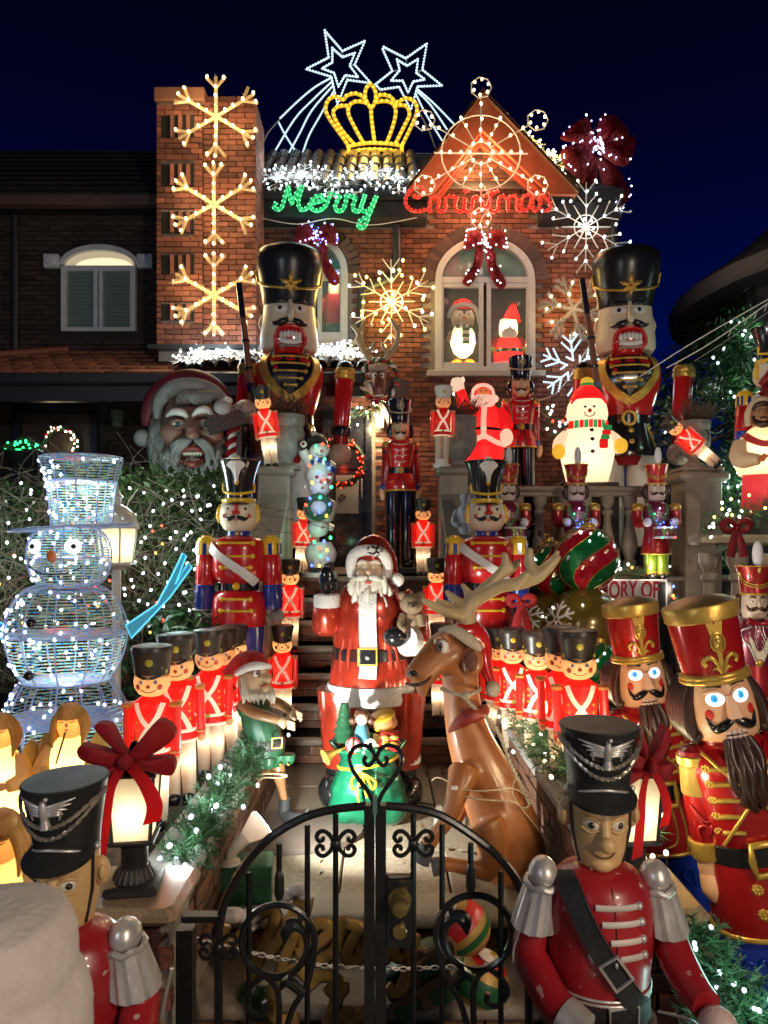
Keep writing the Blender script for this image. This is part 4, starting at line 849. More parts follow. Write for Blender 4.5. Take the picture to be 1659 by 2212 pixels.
# ---------------------------------------------------------------- blow moulded toy soldier (0.8 m)
SHR=mat('lit_red_plastic',(.66,.014,.012),.35,var=.1,trans=.5,bump=.03);SHP=mat('lit_peach_plastic',(.80,.47,.24),.4,var=.08,trans=.45,bump=.04);SHW=mat('lit_white_plastic',(.80,.66,.52),.4,var=.06,trans=.4,bump=.04)
HATP=mat('hat_plastic',(.035,.025,.02),.33,var=.3,bump=.06,chip=((.55,.36,.27),22,.69));ORANGE=mat('orange_paint',(.72,.24,.05),.4);STRAPW=glow('lit_strap_cream',(1,.62,.42),.34,(.78,.62,.48));REDL=glow('lit_red_arm',(.85,.02,.012),.30,(.6,.014,.012));ROSE=mat('rose_paint',(.60,.07,.04),.4);BADGE=mat('badge_yellow',(.46,.38,.03),.3)
def toy_soldier(label,loc,lit=1.0,rz=0,group='blow moulded toy soldiers'):
    t=thing('toy_soldier',label,'toy soldier',loc,rz,group=group)
    for s in(-1,1):
        ob('boot',G().ball((s*.034,-.015,.022),(.03,.045,.028),12,7).box((s*.034,-.015,.005),(.056,.085,.012)),BLACKG,t)
        ob('leg',G().lathe([(.03,.03),(.034,.12),(.039,.31)],16,1,1.1,T(s*.036)),SHW,t)
    J=part(t,'jacket',[(.083,.295),(.086,.305),(.08,.35),(.071,.40),(.077,.47),(.082,.53),(.074,.555),(.045,.578),(.038,.585)],SHR,1,.82,cap=False)
    ft(t,'hem',STRAPW,lambda g:J.ring(g,.297,.008));ft(t,'belt',STRAPW,lambda g:J.ring(g,.345,.009,flat=.5))
    for s in(-1,1):
        ft(t,'strap',STRAPW,lambda g:J.band(g,[(s*.055,.552),(s*.03,.49),(-s*.022,.42),(-s*.052,.352)],.021,.004))
        a=ob('arm',G().bbox((s*.102,0,.425),(.038,.062,.235),.012),REDL,t)
        ob('epaulette',G().bbox((s*.102,-.002,.54),(.048,.07,.018),.004),ORANGE,a);ob('cuff',G().bbox((s*.102,-.002,.335),(.043,.067,.012),.003),ORANGE,a)
        ob('hand',G().ball((s*.102,-.004,.305),(.02,.028,.026),10,7),SHP,a)
        for q in range(3):ft(t,'button',BADGE,lambda g:J.blob(g,s*.055,.40+q*.035,.007,.007,.004,8))
    ft(t,'buckle',BADGE,lambda g:J.blob(g,0,.345,.014,.011,.012,8))
    H=part(t,'head',[(.03,.575),(.06,.592),(.076,.62),(.079,.645),(.074,.675),(.06,.69)],SHP,1,.98,cap=False)
    eyes(t,H,.648,.03,.0085,.010,None,.55,BLACKG,mat('eye_lilac',(.45,.38,.5),.3));ft(t,'nose',ROSE,lambda g:H.blob(g,0,.630,.009,.009,.012))
    for s in(-1,1):ft(t,'cheek',ROSE,lambda g:H.blob(g,s*.046,.626,.0125,.0135,.003))
    ft(t,'mouth',mat('mouth_brown',(.30,.05,.02),.4),lambda g:H.line(g,[(-.03,.616),(-.012,.606),(.012,.606),(.03,.616)],.0022))
    K=part(t,'hat',[(.066,.664),(.073,.666),(.075,.68),(.079,.72),(.088,.765),(.091,.785),(.085,.797),(.06,.803)],HATP,1,.95)
    ft(t,'peak',HATP,lambda g:K.line(g,[(-.05,.676),(0,.664),(.05,.676)],[.004,.009,.004]));ft(t,'badge',BADGE,lambda g:K.blob(g,.004,.732,.017,.017,.004))
    for s in(-1,1):ft(t,'badge_small',BADGE,lambda g:K.blob(g,s*.068,.69,.008,.01,.004))
    if lit:
        lamp(t,(0,.0,.44),1.35*lit,(1,.62,.38),.015);lamp(t,(0,.0,.635),.42*lit,(1,.72,.42),.012)
        for s in(-1,1):lamp(t,(s*.036,0,.2),.40*lit,(1,.75,.5),.01)
    return t
TS=toy_soldier('first toy soldier of the left row, nearest the lantern with its red bow',(-1.02,3.18,.655),rz=4)
def ts(label,px,d,z,rz=0,sc=1,**k):return dup(TS,((px-829.5)/F*d,d,z),label,rz+R.uniform(-5,5),sc*R.uniform(.985,1.015),**dict(dict(ry=R.uniform(-2.2,2.2),rx=R.uniform(-1.5,1.5)),**k));return o
_ts=ts
def ts(*a,**k):
    o=_ts(*a,**k);e_=R.uniform(.6,1.25)
    for c in o.children:
        if c.type=='LIGHT':c.data=c.data.copy();c.data.energy*=e_
    return o
for lab,px,d,z in(('second toy soldier of the left row, overlapped by the first soldier',393,3.47,.665),('third toy soldier of the left row, facing front with a greenish hat',456,3.92,.635),('fourth toy soldier of the left row, mostly hidden by the third',489,4.3,.61),('fifth toy soldier of the left row, behind the elf hat',508,4.75,.57),
    ('first toy soldier of the right row, directly behind the shako of the drummer',1262,3.3,.70),('second toy soldier of the right row, half hidden by the first soldier',1221,3.62,.68),('third toy soldier of the right row, standing clear in the middle',1160,4.2,.59),('fourth toy soldier of the right row, behind the reindeer hat pompom',1110,4.62,.555),('fifth toy soldier of the right row, nearest the blue trousered soldier',1073,5.0,.53)):
    ts(lab,px,d,z,6 if px<800 else-8)
# ones on the stairs and piers; the unlit ones are left without lamps
for lab,px,d,z,rz,ry,sc in(('toy soldier on the landing at the left, against the stacked snowmen',651,6.72,1.6,6,3,.92),('toy soldier on the landing at the right, beside the black trousered nutcracker',914,6.8,1.6,-4,0,.90),('toy soldier on the right of the stairs behind the arm of the blue trousered soldier',943,5.85,1.06,-4,0,.90),('toy soldier low on the right of the stairs between antlers and blue trousered soldier',951,5.3,.61,-4,0,.90),('toy soldier on the left of the stairs behind the left blue trousered soldier',627,5.9,1.03,6,0,.92),('toy soldier lower on the left of the stairs beneath the grey ball hand',610,5.35,.56,6,0,.92)):
    ts(lab,px,d,z,rz,sc,ry=ry,group='toy soldiers on the stairs')
ts('toy soldier standing on the left stair pier in front of the grey urn',588,6.42,2.575,10,.90,ry=-8,group='toy soldiers on the piers')
ts('toy soldier tipped sideways against the urn on the right granite pier',1552,6.72,2.63,-10,.80,ry=-48,group='toy soldiers on the piers')
wt=ts('white hatted toy soldier on a white pedestal on the right stair pier',954,6.45,2.60,-4,.88,group='toy soldiers on the piers',skip=('boot','lamp_light'))
for c in wt.children:
    if c.name.startswith(('hat','peak')):c.data=c.data.copy();c.data.materials[0]=mat('white_plastic',(.74,.68,.6),.4)
ob('pedestal',G().lathe([(.085,-.03),(.085,.015),(.065,.02),(.065,.06)],16),MATS['white_plastic'],wt)
lamp(wt,(0,0,.44),.10,(1,.7,.5),.01);lamp(wt,(0,0,.63),.10,(1,.7,.5),.01)
# ---------------------------------------------------------------- red and blue soldiers beside the stairs (1.87 m)
def bar_soldier(label,loc,rz=0,group='blue trousered soldiers'):
    t=thing('toy_nutcracker',label,'nutcracker',loc,rz,group=group);ob('stand',G().bbox((0,0,-.31),(.42,.34,.62),.01),BLACKM,t)
    for s in(-1,1):
        part(t,'boot',[(.09,0),(.095,.04),(.085,.12)],BLACKG,1,1.2,T(s*.085));part(t,'leg',[(.075,.10),(.085,.3),(.092,.74)],BLUE,1,1,T(s*.088))
    K=part(t,'skirt',[(.192,.70),(.197,.71),(.196,.86),(.19,.90),(.172,.935),(.14,.955)],RED,1,.85)
    part(t,'belt',[(.138,.95),(.145,.955),(.145,1.005),(.138,1.01)],BLACKG);
    J=part(t,'torso',[(.14,1.0),(.165,1.015),(.186,1.05),(.194,1.10),(.196,1.24),(.188,1.285),(.165,1.315),(.09,1.34)],RED)
    B=Turn([(.145,.955),(.145,1.005)],1,.85);ft(t,'buckle',YELLOW,lambda g:B.blob(g,0,.985,.028,.028,.02))
    bars(t,J,(1.285,1.195,1.115),(.115,.115,.1),.0095,YELLOW,.019);bars(t,K,(.895,.815),(.1,.105),.0095,YELLOW,.019)
    ft(t,'sash',WHITE,lambda g:J.band(g,[(-.178,1.27),(-.13,1.22),(-.02,1.135),(.07,1.07),(.125,1.02)],.055,.024,8))
    part(t,'collar',[(.082,1.325),(.084,1.335),(.084,1.37),(.08,1.375)],BLUE);C=Turn([(.084,1.33),(.084,1.37)],1,.85);ft(t,'collar_stud',YELLOW,lambda g:C.blob(g,0,1.352,.012,.012,.008))
    H=part(t,'head',[(.07,1.365),(.105,1.385),(.132,1.43),(.138,1.48),(.134,1.53),(.115,1.575),(.09,1.59)],CREAM,1,.95)
    for s in(-1,1):
        ft(t,'eye',BLACKG,lambda g:H.blob(g,s*.062,1.525,.0095,.0105,.004));ft(t,'cheek',ROSE,lambda g:H.line(g,[(s*.078,1.463),(s*.092,1.47),(s*.088,1.486),(s*.078,1.482)],.007))
        ft(t,'hair',YELLOW,lambda g:H.line(g,[(s*.128,1.43),(s*.136,1.48),(s*.126,1.56)],[.012,.022,.014],.0))
    ft(t,'nose',mat('nose_red',(.55,.015,.015),.3),lambda g:g.bbox((0,-.14,1.53),(.024,.035,.055),.005).bbox((0,-.143,1.498),(.055,.04,.022),.006))
    tache(t,H,1.466,.006,.082,.014,.12,drop=.16);ft(t,'lip',ROSE,lambda g:H.blob(g,0,1.447,.014,.007,.004))
    part(t,'hat_brim',[(.10,1.565),(.118,1.57),(.122,1.583),(.118,1.60),(.098,1.604)],YELLOW,1,1.0);ft(t,'peak',BLACKG,lambda g:g.ball((0,-.09,1.562),(.09,.075,.014),18,6))
    K2=part(t,'hat',[(.094,1.595),(.094,1.635),(.10,1.68),(.118,1.77),(.146,1.855),(.158,1.872),(.15,1.875),(.11,1.85)],BLACKG,1,1)
    ft(t,'hat_cord',YELLOW,lambda g:g.tube([tuple(K2.at(u,z,.008)[0])for u,z in crv([(-.112,1.69),(-.10,1.655),(-.05,1.637),(0,1.63),(.05,1.637),(.10,1.655),(.112,1.69)],5)],.0105,6))
    for s in(-1,1):ft(t,'cord_knob',YELLOW,lambda g:K2.blob(g,s*.112,1.70,.014,.018,.014))
    ft(t,'plume',WHITE,lambda g:g.strip(*[[K2.at(u*w,z,.012+.01*(1-abs(u)))[0]for z,w in((1.72,.010),(1.76,.016),(1.80,.032),(1.83,.06),(1.845,.055),(1.862,.036),(1.88,.018))]for u in(-1,0)]).strip(*[[K2.at(u*w,z,.012+.01*(1-abs(u)))[0]for z,w in((1.72,.010),(1.76,.016),(1.80,.032),(1.83,.06),(1.845,.055),(1.862,.036),(1.88,.018))]for u in(0,1)]))
    ft(t,'gem_setting',YELLOW,lambda g:K2.blob(g,0,1.715,.016,.024,.010));ft(t,'gem',ORANGE,lambda g:K2.blob(g,0,1.715,.008,.013,.013))
    for s in(-1,1):
        x=s*.272;a=hanging_arm(t,x,[(RED,[(.066,.985),(.07,1.0),(.068,1.2),(.06,1.21)]),(YELLOW,[(.071,1.205),(.072,1.22),(.070,1.30),(.055,1.325),(.036,1.328),(.036,1.34),(.02,1.344)]),(BLUE,[(.066,.82),(.069,.825),(.071,.99),(.06,1.0)])],rot=s*-2)
        A=Turn([(.0725,1.20),(.0715,1.31)],M=T(x,0,0,ry=s*-2))
        for u in(-.058,0,.058):ft(a,'blue_flute',BLUE,lambda g:A.band(g,[(u,1.205),(u,1.235),(u,1.265),(u,1.285)],.026,.003))
        if s>0:ob('hand',G().ball((x-.003,0,.765),.052,18,12),mat('bare_grey_ball',(.34,.28,.24),.35,coat=.3,bump=.1),a)
        else:ob('hollow',G().lathe([(.045,.8195),(.001,.8195)],16,M=T(x+.004)),BLACKM,a);ob('hollow_rim',G().lathe([(.066,.819),(.062,.812),(.044,.814)],18,M=T(x+.004)),WHITE,a)  # flat black disc paints the shade inside the hollow cuff
    return t
BS=bar_soldier('blue trousered red soldier left of the stairs, its right arm ending in a hollow cuff',(-1.035,5.15,.62),3)
b2s=dup(BS,(.735,5.2,.62),'blue trousered red soldier right of the stairs, behind the spreading antlers',0)
b3s=dup(BS,(3.29,6.15,1.86),'red soldier with shell plume cut by the right edge of the photo, above the saint',4)
part(b3s,'plinth',[(.25,-1.2),(.25,-.002)],BLACKM)
bw_=thing('hanging_ribbon','red sequined ribbon slung over the chest of the soldier at the right edge','ribbon',(3.27,5.94,3.25));ft(bw_,'band',TINR,lambda g:g.tube([(-.16,.02,-.04),(-.1,-.02,.03),(.02,-.03,.05),(.14,-.01,.02),(.2,.03,-.1)],[.03,.045,.05,.045,.03],8,k=4));ft(bw_,'tail',TINR,lambda g:g.tube([(-.13,0,-.03),(-.12,-.03,-.16),(-.09,-.02,-.22)],[.04,.045,.01],8,k=4,flat=.4))
# ---------------------------------------------------------------- giant soldiers on the porch (3.45 m)
def giant(label,loc,rz=0):
    t=thing('giant_nutcracker',label,'nutcracker',loc,rz,group='giant nutcracker soldiers')
    for s in(-1,1):part(t,'boot',[(.17,0),(.18,.3),(.16,.34)],BLACKG,1,1.1,T(s*.17));part(t,'leg',[(.15,.33),(.165,.8),(.165,1.32)],WHITE,1,1,T(s*.175))
    part(t,'seat',[(.2,1.2),(.27,1.36)],REDD)
    K=part(t,'coat_skirt',[(.35,1.29),(.355,1.305),(.335,1.38),(.285,1.55),(.262,1.645)],BLACKG)
    for z in(1.56,1.44):ft(t,'button',GOLD,lambda g:K.blob(g,.02,z,.03,.03,.016))
    for s in(-1,1):
        ft(t,'tail_edge',GOLD,lambda g:K.band(g,[(s*.19,1.63),(s*.235,1.5),(s*.28,1.38)],.03,.006))
        for q in range(5):ft(t,'stud',GOLD,lambda g:K.blob(g,s*(.225+q*.017),1.60-q*.062,.018,.018,.016,8))
        ft(t,'tail_red',REDD,lambda g:K.band(g,[(s*.235,1.62),(s*.275,1.52),(s*.31,1.44)],.05,.003))
    B=part(t,'belt',[(.255,1.63),(.265,1.64),(.265,1.73),(.255,1.735)],BLACKG)
    p_,n_=B.at(0,1.69,.01);ft(t,'buckle',GOLD,lambda g:g.tube([(p_.x+.065*cos(a),p_.y,p_.z+.07*sin(a))for a in[i*pi/12 for i in range(24)]],.02,8,True))
    J=part(t,'torso',[(.25,1.72),(.27,1.74),(.31,1.88),(.355,2.04),(.375,2.17),(.36,2.27),(.30,2.34),(.2,2.38)],RED,1,.82)
    # black plastron with gold V border
    zs=[2.345,2.25,2.15,2.05,1.97,1.905];wv=[.20,.235,.225,.165,.09,.004]
    ft(t,'plastron',BLACKG,lambda g:g.strip([J.at(-w,z,.010)[0]for z,w in zip(zs,wv)],[J.at(-w*.33,z,.012)[0]for z,w in zip(zs,wv)]).strip([J.at(-w*.33,z,.012)[0]for z,w in zip(zs,wv)],[J.at(w*.33,z,.012)[0]for z,w in zip(zs,wv)]).strip([J.at(w*.33,z,.012)[0]for z,w in zip(zs,wv)],[J.at(w,z,.010)[0]for z,w in zip(zs,wv)]))
    for s in(-1,1):ft(t,'gold_border',GOLD,lambda g:J.band(g,[(s*.225,2.345),(s*.272,2.25),(s*.262,2.14),(s*.20,2.03),(s*.105,1.925),(0,1.862)],.075,.016,6).tube([J.at(u,z,.016)[0]for u,z in crv([(s*.20,2.345),(s*.24,2.25),(s*.228,2.15),(s*.17,2.05),(s*.09,1.965),(0,1.9)],5)],.012,6))
    bars(t,J,(2.315,2.235,2.155,2.08,2.01),(.175,.185,.16,.115,.055),.013,GOLD,.025)
    part(t,'collar',[(.2,2.36),(.225,2.37),(.225,2.455),(.19,2.46)],BLACKG,1,.9)
    H=part(t,'head',[(.2,2.40),(.285,2.42),(.315,2.47),(.312,2.58),(.285,2.80),(.272,2.93)],CREAM,1,.92)
    ft(t,'mouth',RED,lambda g:g.put(*(lambda P:(P+[tuple(H.at(0,2.48,.045)[0])],[(i,(i+1)%len(P),len(P))for i in range(len(P))]))([tuple(H.at(u,z,.022)[0])for u,z in crv([(-.145,2.36),(-.15,2.44),(-.145,2.53),(-.10,2.60),(0,2.625),(.10,2.60),(.145,2.53),(.15,2.47),(.12,2.43),(.125,2.36),(0,2.34)],4,True)])).tube([tuple(H.at(u,z,.02)[0])for u,z in crv([(-.145,2.36),(-.15,2.44),(-.145,2.53),(-.10,2.60),(0,2.625),(.10,2.60),(.145,2.53),(.15,2.47),(.12,2.43),(.125,2.36)],4)],.02,8))
    for i in range(6):ft(t,'tooth',WHITE,lambda g:H.blob(g,-.088+i*.035,2.535-.006*abs(i-2.5),.021,.04,.016,10,off=.036))
    ft(t,'lower_teeth',WHITE,lambda g:H.line(g,[(-.098,2.475),(-.05,2.468),(0,2.466),(.05,2.468),(.10,2.478)],.03,.028,flat=.7));ft(t,'tooth_line',mat('tooth_grey',(.35,.33,.32),.5),lambda g:H.line(g,[(-.1,2.445),(0,2.436),(.1,2.447)],.009,.045))
    tache(t,H,2.69,.012,.205,.032,-.02,drop=.16);eyes(t,H,2.825,.10,.076,.042,None,.95,look=-.004,th=.012)
    brow(t,H,2.892,.035,.19,.022,arch=.3)
    ft(t,'nose',CREAM,lambda g:g.tube([H.at(0,2.90,.006)[0],H.at(0,2.80,.035)[0],H.at(0,2.70,.06)[0],H.at(0,2.685,.02)[0]],[.02,.028,.036,.02],8,k=3))
    for s in(-1,1):ft(t,'ear',CREAM,lambda g:g.tube([(s*.285,.02,2.82),(s*.30,.02,2.72),(s*.285,.02,2.64)],[.01,.03,.01],8,k=3))
    M=T(0,0,2.935,rx=7)
    A=part(t,'hat',[(.275,-.03),(.285,-.01),(.295,.08),(.325,.22),(.352,.38),(.355,.47),(.335,.54),(.28,.585),(.16,.60)],mat('giant_hat_black',(.014,.013,.013),.26,var=.3,bump=.03,chip=((.4,.38,.36),5,.74)),1,.95,M)
    ft(t,'hat_cord',GOLD,lambda g:g.tube([A.at(u,z,.01)[0]for u,z in crv([(-.345,.34),(-.325,.22),(-.25,.155),(-.12,.125),(0,.118),(.12,.125),(.25,.155),(.325,.22),(.345,.34)],6)],.014,6))
    st=ob('star',G(),GOLD,t)
    for i,(a,L_)in enumerate(((90,.125),(20,.115),(160,.115),(-90,.10),(-40,.09),(220,.09))):ft(st,'ray',GOLD,lambda g:g.tube([A.at(0,.165,.02)[0],A.at(cos(rad(a))*L_*.5,.165+sin(rad(a))*L_*.5,.028)[0],A.at(cos(rad(a))*L_,.165+sin(rad(a))*L_,.016)[0]],[.016,.026,.004],8,k=3,flat=.6))
    ft(st,'gem',RED,lambda g:A.blob(g,0,.165,.026,.026,.04))
    a=hanging_arm(t,.455,[(RED,[(.085,1.62),(.088,1.64),(.105,2.17),(.09,2.19)]),(BLACKG,[(.10,2.25),(.10,2.27),(.085,2.32),(.05,2.35),(.01,2.36)]),(GOLD,[(.095,2.14),(.115,2.155),(.118,2.19),(.106,2.20),(.112,2.215),(.115,2.245),(.10,2.27)])],4)
    ob('cuff',G().lathe([(.07,1.52),(.10,1.53),(.112,1.58),(.10,1.63),(.07,1.64)],20,M=T(.455,0,0,ry=4)),BLACKG,a);ob('wrist',G().lathe([(.075,1.43),(.085,1.53)],18,M=T(.455,0,0,ry=4)),REDD,a)
    ob('hand',G().ball((.455+.1,0,1.33),.125,20,12),mat('scuffed_pink',(.62,.42,.34),.4,var=.2,dirt=.3),a)
    a=ob('arm',G().tube([(-.44,0,2.24),(-.47,.0,1.95),(-.50,-.1,1.72)],[.1,.095,.085],16,k=3),RED,t)
    ob('epaulette',G().lathe([(.095,2.14),(.118,2.16),(.11,2.2),(.116,2.24),(.10,2.27)],20,M=T(-.44)),GOLD,a);ob('shoulder_cap',G().lathe([(.1,2.26),(.085,2.32),(.05,2.35),(.01,2.36)],20,M=T(-.44)),BLACKG,a)
    ob('forearm',G().tube([(-.50,-.1,1.74),(-.49,-.2,1.70),(-.46,-.3,1.72)],.085,14),RED,a);ob('hand',G().ball((-.46,-.34,1.70),.125,20,12),MATS['scuffed_pink'],a)
    return t
GN1=giant('giant nutcracker soldier on the left of the porch, above the stacked snowmen',(-1.03,7.85,1.56),10)
GN2=dup(GN1,(2.62,7.85,1.54),'giant nutcracker soldier at the right end of the porch, against the night sky',-8)
def musket(label,p0,p1):
    t=wthing('musket',label,'musket',p1,'toy muskets');d_=(p0-p1);f=lambda a:tuple(p1+d_*a);side=V((.05,0,0))
    ob('barrel',G().tube([f(.02),f(1)],.022,10),mat('wood_barrel',(.20,.065,.02),.4,var=.3,coat=.2),t);ob('muzzle',G().tube([f(.80),f(1.0)],.032,10),BLACKG,t)
    ob('stock',G().tube([tuple(V(f(.0))-side*.6),tuple(V(f(.42))),f(.8)],[.055,.038,.03],8),MATS['wood_barrel'],t);ob('lock',G().tube([f(.22),f(.42)],.042,8),BLACKG,t)
    for q in(.5,.66):ob('barrel_band',G().tube([f(q),f(q+.012)],.043,10),BLACKG,t)
musket('musket with brown stock held upright by the left giant soldier',W(516,612,7.45),W(560,985,7.45))
musket('musket with brown stock held upright by the right giant soldier',W(1257,602,7.45),W(1312,985,7.5))
# ---------------------------------------------------------------- porch nutcrackers with black shakos (1.745 m)
def frog(t,H,zs,ws,m,r=.006):
    for z,w in zip(zs,ws):ft(t,'braid',m,lambda g:H.line(g,[(-w,z+.006),(-w*.5,z-.003),(0,z-.006),(w*.5,z-.003),(w,z+.006)],r,.004))
def shako(label,loc,rz=0,group='porch nutcrackers'):
    t=thing('porch_nutcracker',label,'nutcracker',loc,rz,group=group)
    ob('base',G().bbox((0,-.02,.035),(.32,.26,.07),.01),BLACKM,t)
    for s in(-1,1):
        part(t,'boot',[(.06,.07),(.07,.1),(.066,.2)],BLACKG,1,1.15,T(s*.075));ob('toe',G().ball((s*.075,-.075,.10),(.055,.065,.045),14,8),BLACKG,t)
        part(t,'leg',[(.066,.18),(.072,.5),(.078,.86)],mat('gloss_navy',(.008,.009,.018),.12,coat=.5),1,1,T(s*.076))
    K=part(t,'skirt',[(.165,.825),(.167,.84),(.155,.93),(.13,1.0),(.125,1.01)],RED)
    ft(t,'skirt_hem',GOLD,lambda g:K.ring(g,.832,.009))
    for s in(-1,1):ft(t,'skirt_piping',BLACKG,lambda g:K.line(g,[(s*.012,1.0),(s*.03,.93),(s*.055,.845)],.005));ft(t,'scroll',GOLD,lambda g:K.line(g,[(s*.075,.93),(s*.10,.905),(s*.12,.925)],.004))
    B=part(t,'belt',[(.127,.998),(.132,1.002),(.132,1.058),(.127,1.06)],BLACKG);ft(t,'buckle',GOLD,lambda g:[B.blob(g,.02*cos(a*pi/4),1.03+.02*sin(a*pi/4),.012,.012,.01,8)for a in range(8)]and B.blob(g,0,1.03,.014,.014,.014,8))
    J=part(t,'torso',[(.125,1.055),(.135,1.07),(.148,1.16),(.155,1.24),(.148,1.29),(.115,1.325),(.07,1.345)],RED)
    frog(t,J,(1.285,1.23,1.175,1.115),(.072,.066,.056,.05),mat('braid_pink',(.7,.5,.42),.4));
    for s in(-1,1):ft(t,'piping',BLACKG,lambda g:J.line(g,[(s*.115,1.30),(s*.10,1.2),(s*.082,1.07)],.005));ft(t,'piping',GOLD,lambda g:J.line(g,[(s*.122,1.30),(s*.107,1.2),(s*.089,1.07)],.003))
    H=part(t,'head',[(.06,1.32),(.082,1.345),(.09,1.39),(.092,1.46),(.09,1.515)],SKIN,1,.95)
    for s in(-1,1):ft(t,'hair',BLACKG,lambda g:g.tube([(s*.085,.01,1.51),(s*.105,.01,1.45),(s*.098,.01,1.385),(s*.07,.0,1.36)],[.02,.034,.03,.008],8,k=3));ft(t,'collar_tip',RED,lambda g:g.tube([(s*.05,-.05,1.33),(s*.085,-.05,1.37)],[.02,.012],8));ft(t,'cheek',mat('blush_paint',(.68,.25,.08),.4),lambda g:H.blob(g,s*.058,1.42,.022,.022,.003))
    eyes(t,H,1.462,.038,.019,.012,None,.8);brow(t,H,1.492,.012,.062,.006);tache(t,H,1.41,.004,.058,.011,.45,drop=.2)
    ft(t,'nose',SKIN,lambda g:g.tube([H.at(0,1.48,.003)[0],H.at(0,1.435,.018)[0],H.at(0,1.42,.006)[0]],[.008,.014,.008],7,k=2));ft(t,'teeth',WHITE,lambda g:[H.blob(g,-.021+i*.0105,1.378,.0062,.018,.006,8)for i in range(5)])
    A=part(t,'hat',[(.09,1.505),(.095,1.51),(.093,1.54),(.096,1.58),(.108,1.65),(.118,1.725),(.119,1.738),(.113,1.745),(.09,1.742)],BLACKG,1,.95)
    ft(t,'hat_cord',mat('pale_gold_cord',(.66,.5,.3),.4,.3),lambda g:g.tube([A.at(u,z,.006)[0]for u,z in crv([(-.11,1.665),(-.10,1.63),(-.05,1.605),(0,1.60),(.05,1.605),(.10,1.63),(.11,1.665)],5)],.0065,6));ft(t,'peak',BLACKG,lambda g:g.ball((0,-.075,1.512),(.07,.045,.007),16,6))
    ft(t,'emblem',MATS['pale_gold_cord'],lambda g:g.tube([A.at(.034*cos(a),1.675+.04*sin(a),.004)[0]for a in[i*pi/10 for i in range(20)]],.0035,5,True)and A.line(g,[(-.022,1.66),(0,1.68),(.022,1.66)],.006,.004)and A.line(g,[(0,1.645),(0,1.71)],[.004,.007],.004,0)and A.line(g,[(-.02,1.69),(0,1.665),(.02,1.69)],.005,.004))
    for s in(-1,1):
        hanging_arm(t,s*.198,[(REDD,[(.042,.90),(.044,.91),(.049,1.23),(.04,1.25)]),(GOLD,[(.053,1.265),(.056,1.275),(.056,1.30),(.045,1.318),(.02,1.325)]),(BLACKG,[(.05,1.205),(.053,1.21),(.05,1.235)]),(RED,[(.05,1.235),(.054,1.24),(.054,1.268),(.05,1.27)]),(BLUE,[(.044,.845),(.048,.85),(.048,.895),(.044,.90)])],s*-3)
        ob('hand',G().tube([(s*.187,-.005,.85),(s*.182,-.02,.79),(s*.175,-.03,.735)],[.026,.032,.016],10,k=3),SKIN,t)
    return t
PN=shako('red coated nutcracker in a black shako at the stair top beside the door',(.165,7.25,1.6),0)
dup(PN,(1.37,7.25,2.03),'red coated nutcracker in a black shako standing tall between the lit Santa and snowman',-4)
for x_,w_,h_,l_ in((.98,.46,1.0,'raises the lit Santa'),(1.40,.34,.43,'carries the tall porch nutcracker'),(2.0,.56,.90,'raises the lit snowman')):tag(ob('display_box',G().bbox((x_,7.2,1.601+h_/2),(w_,.42,h_),.01),mat('dark_stained_wood',(.03,.018,.014),.6,bump=.2,stretch=(1,8,8))),'dark wooden box behind the balusters that '+l_,'box','display boxes on the porch')
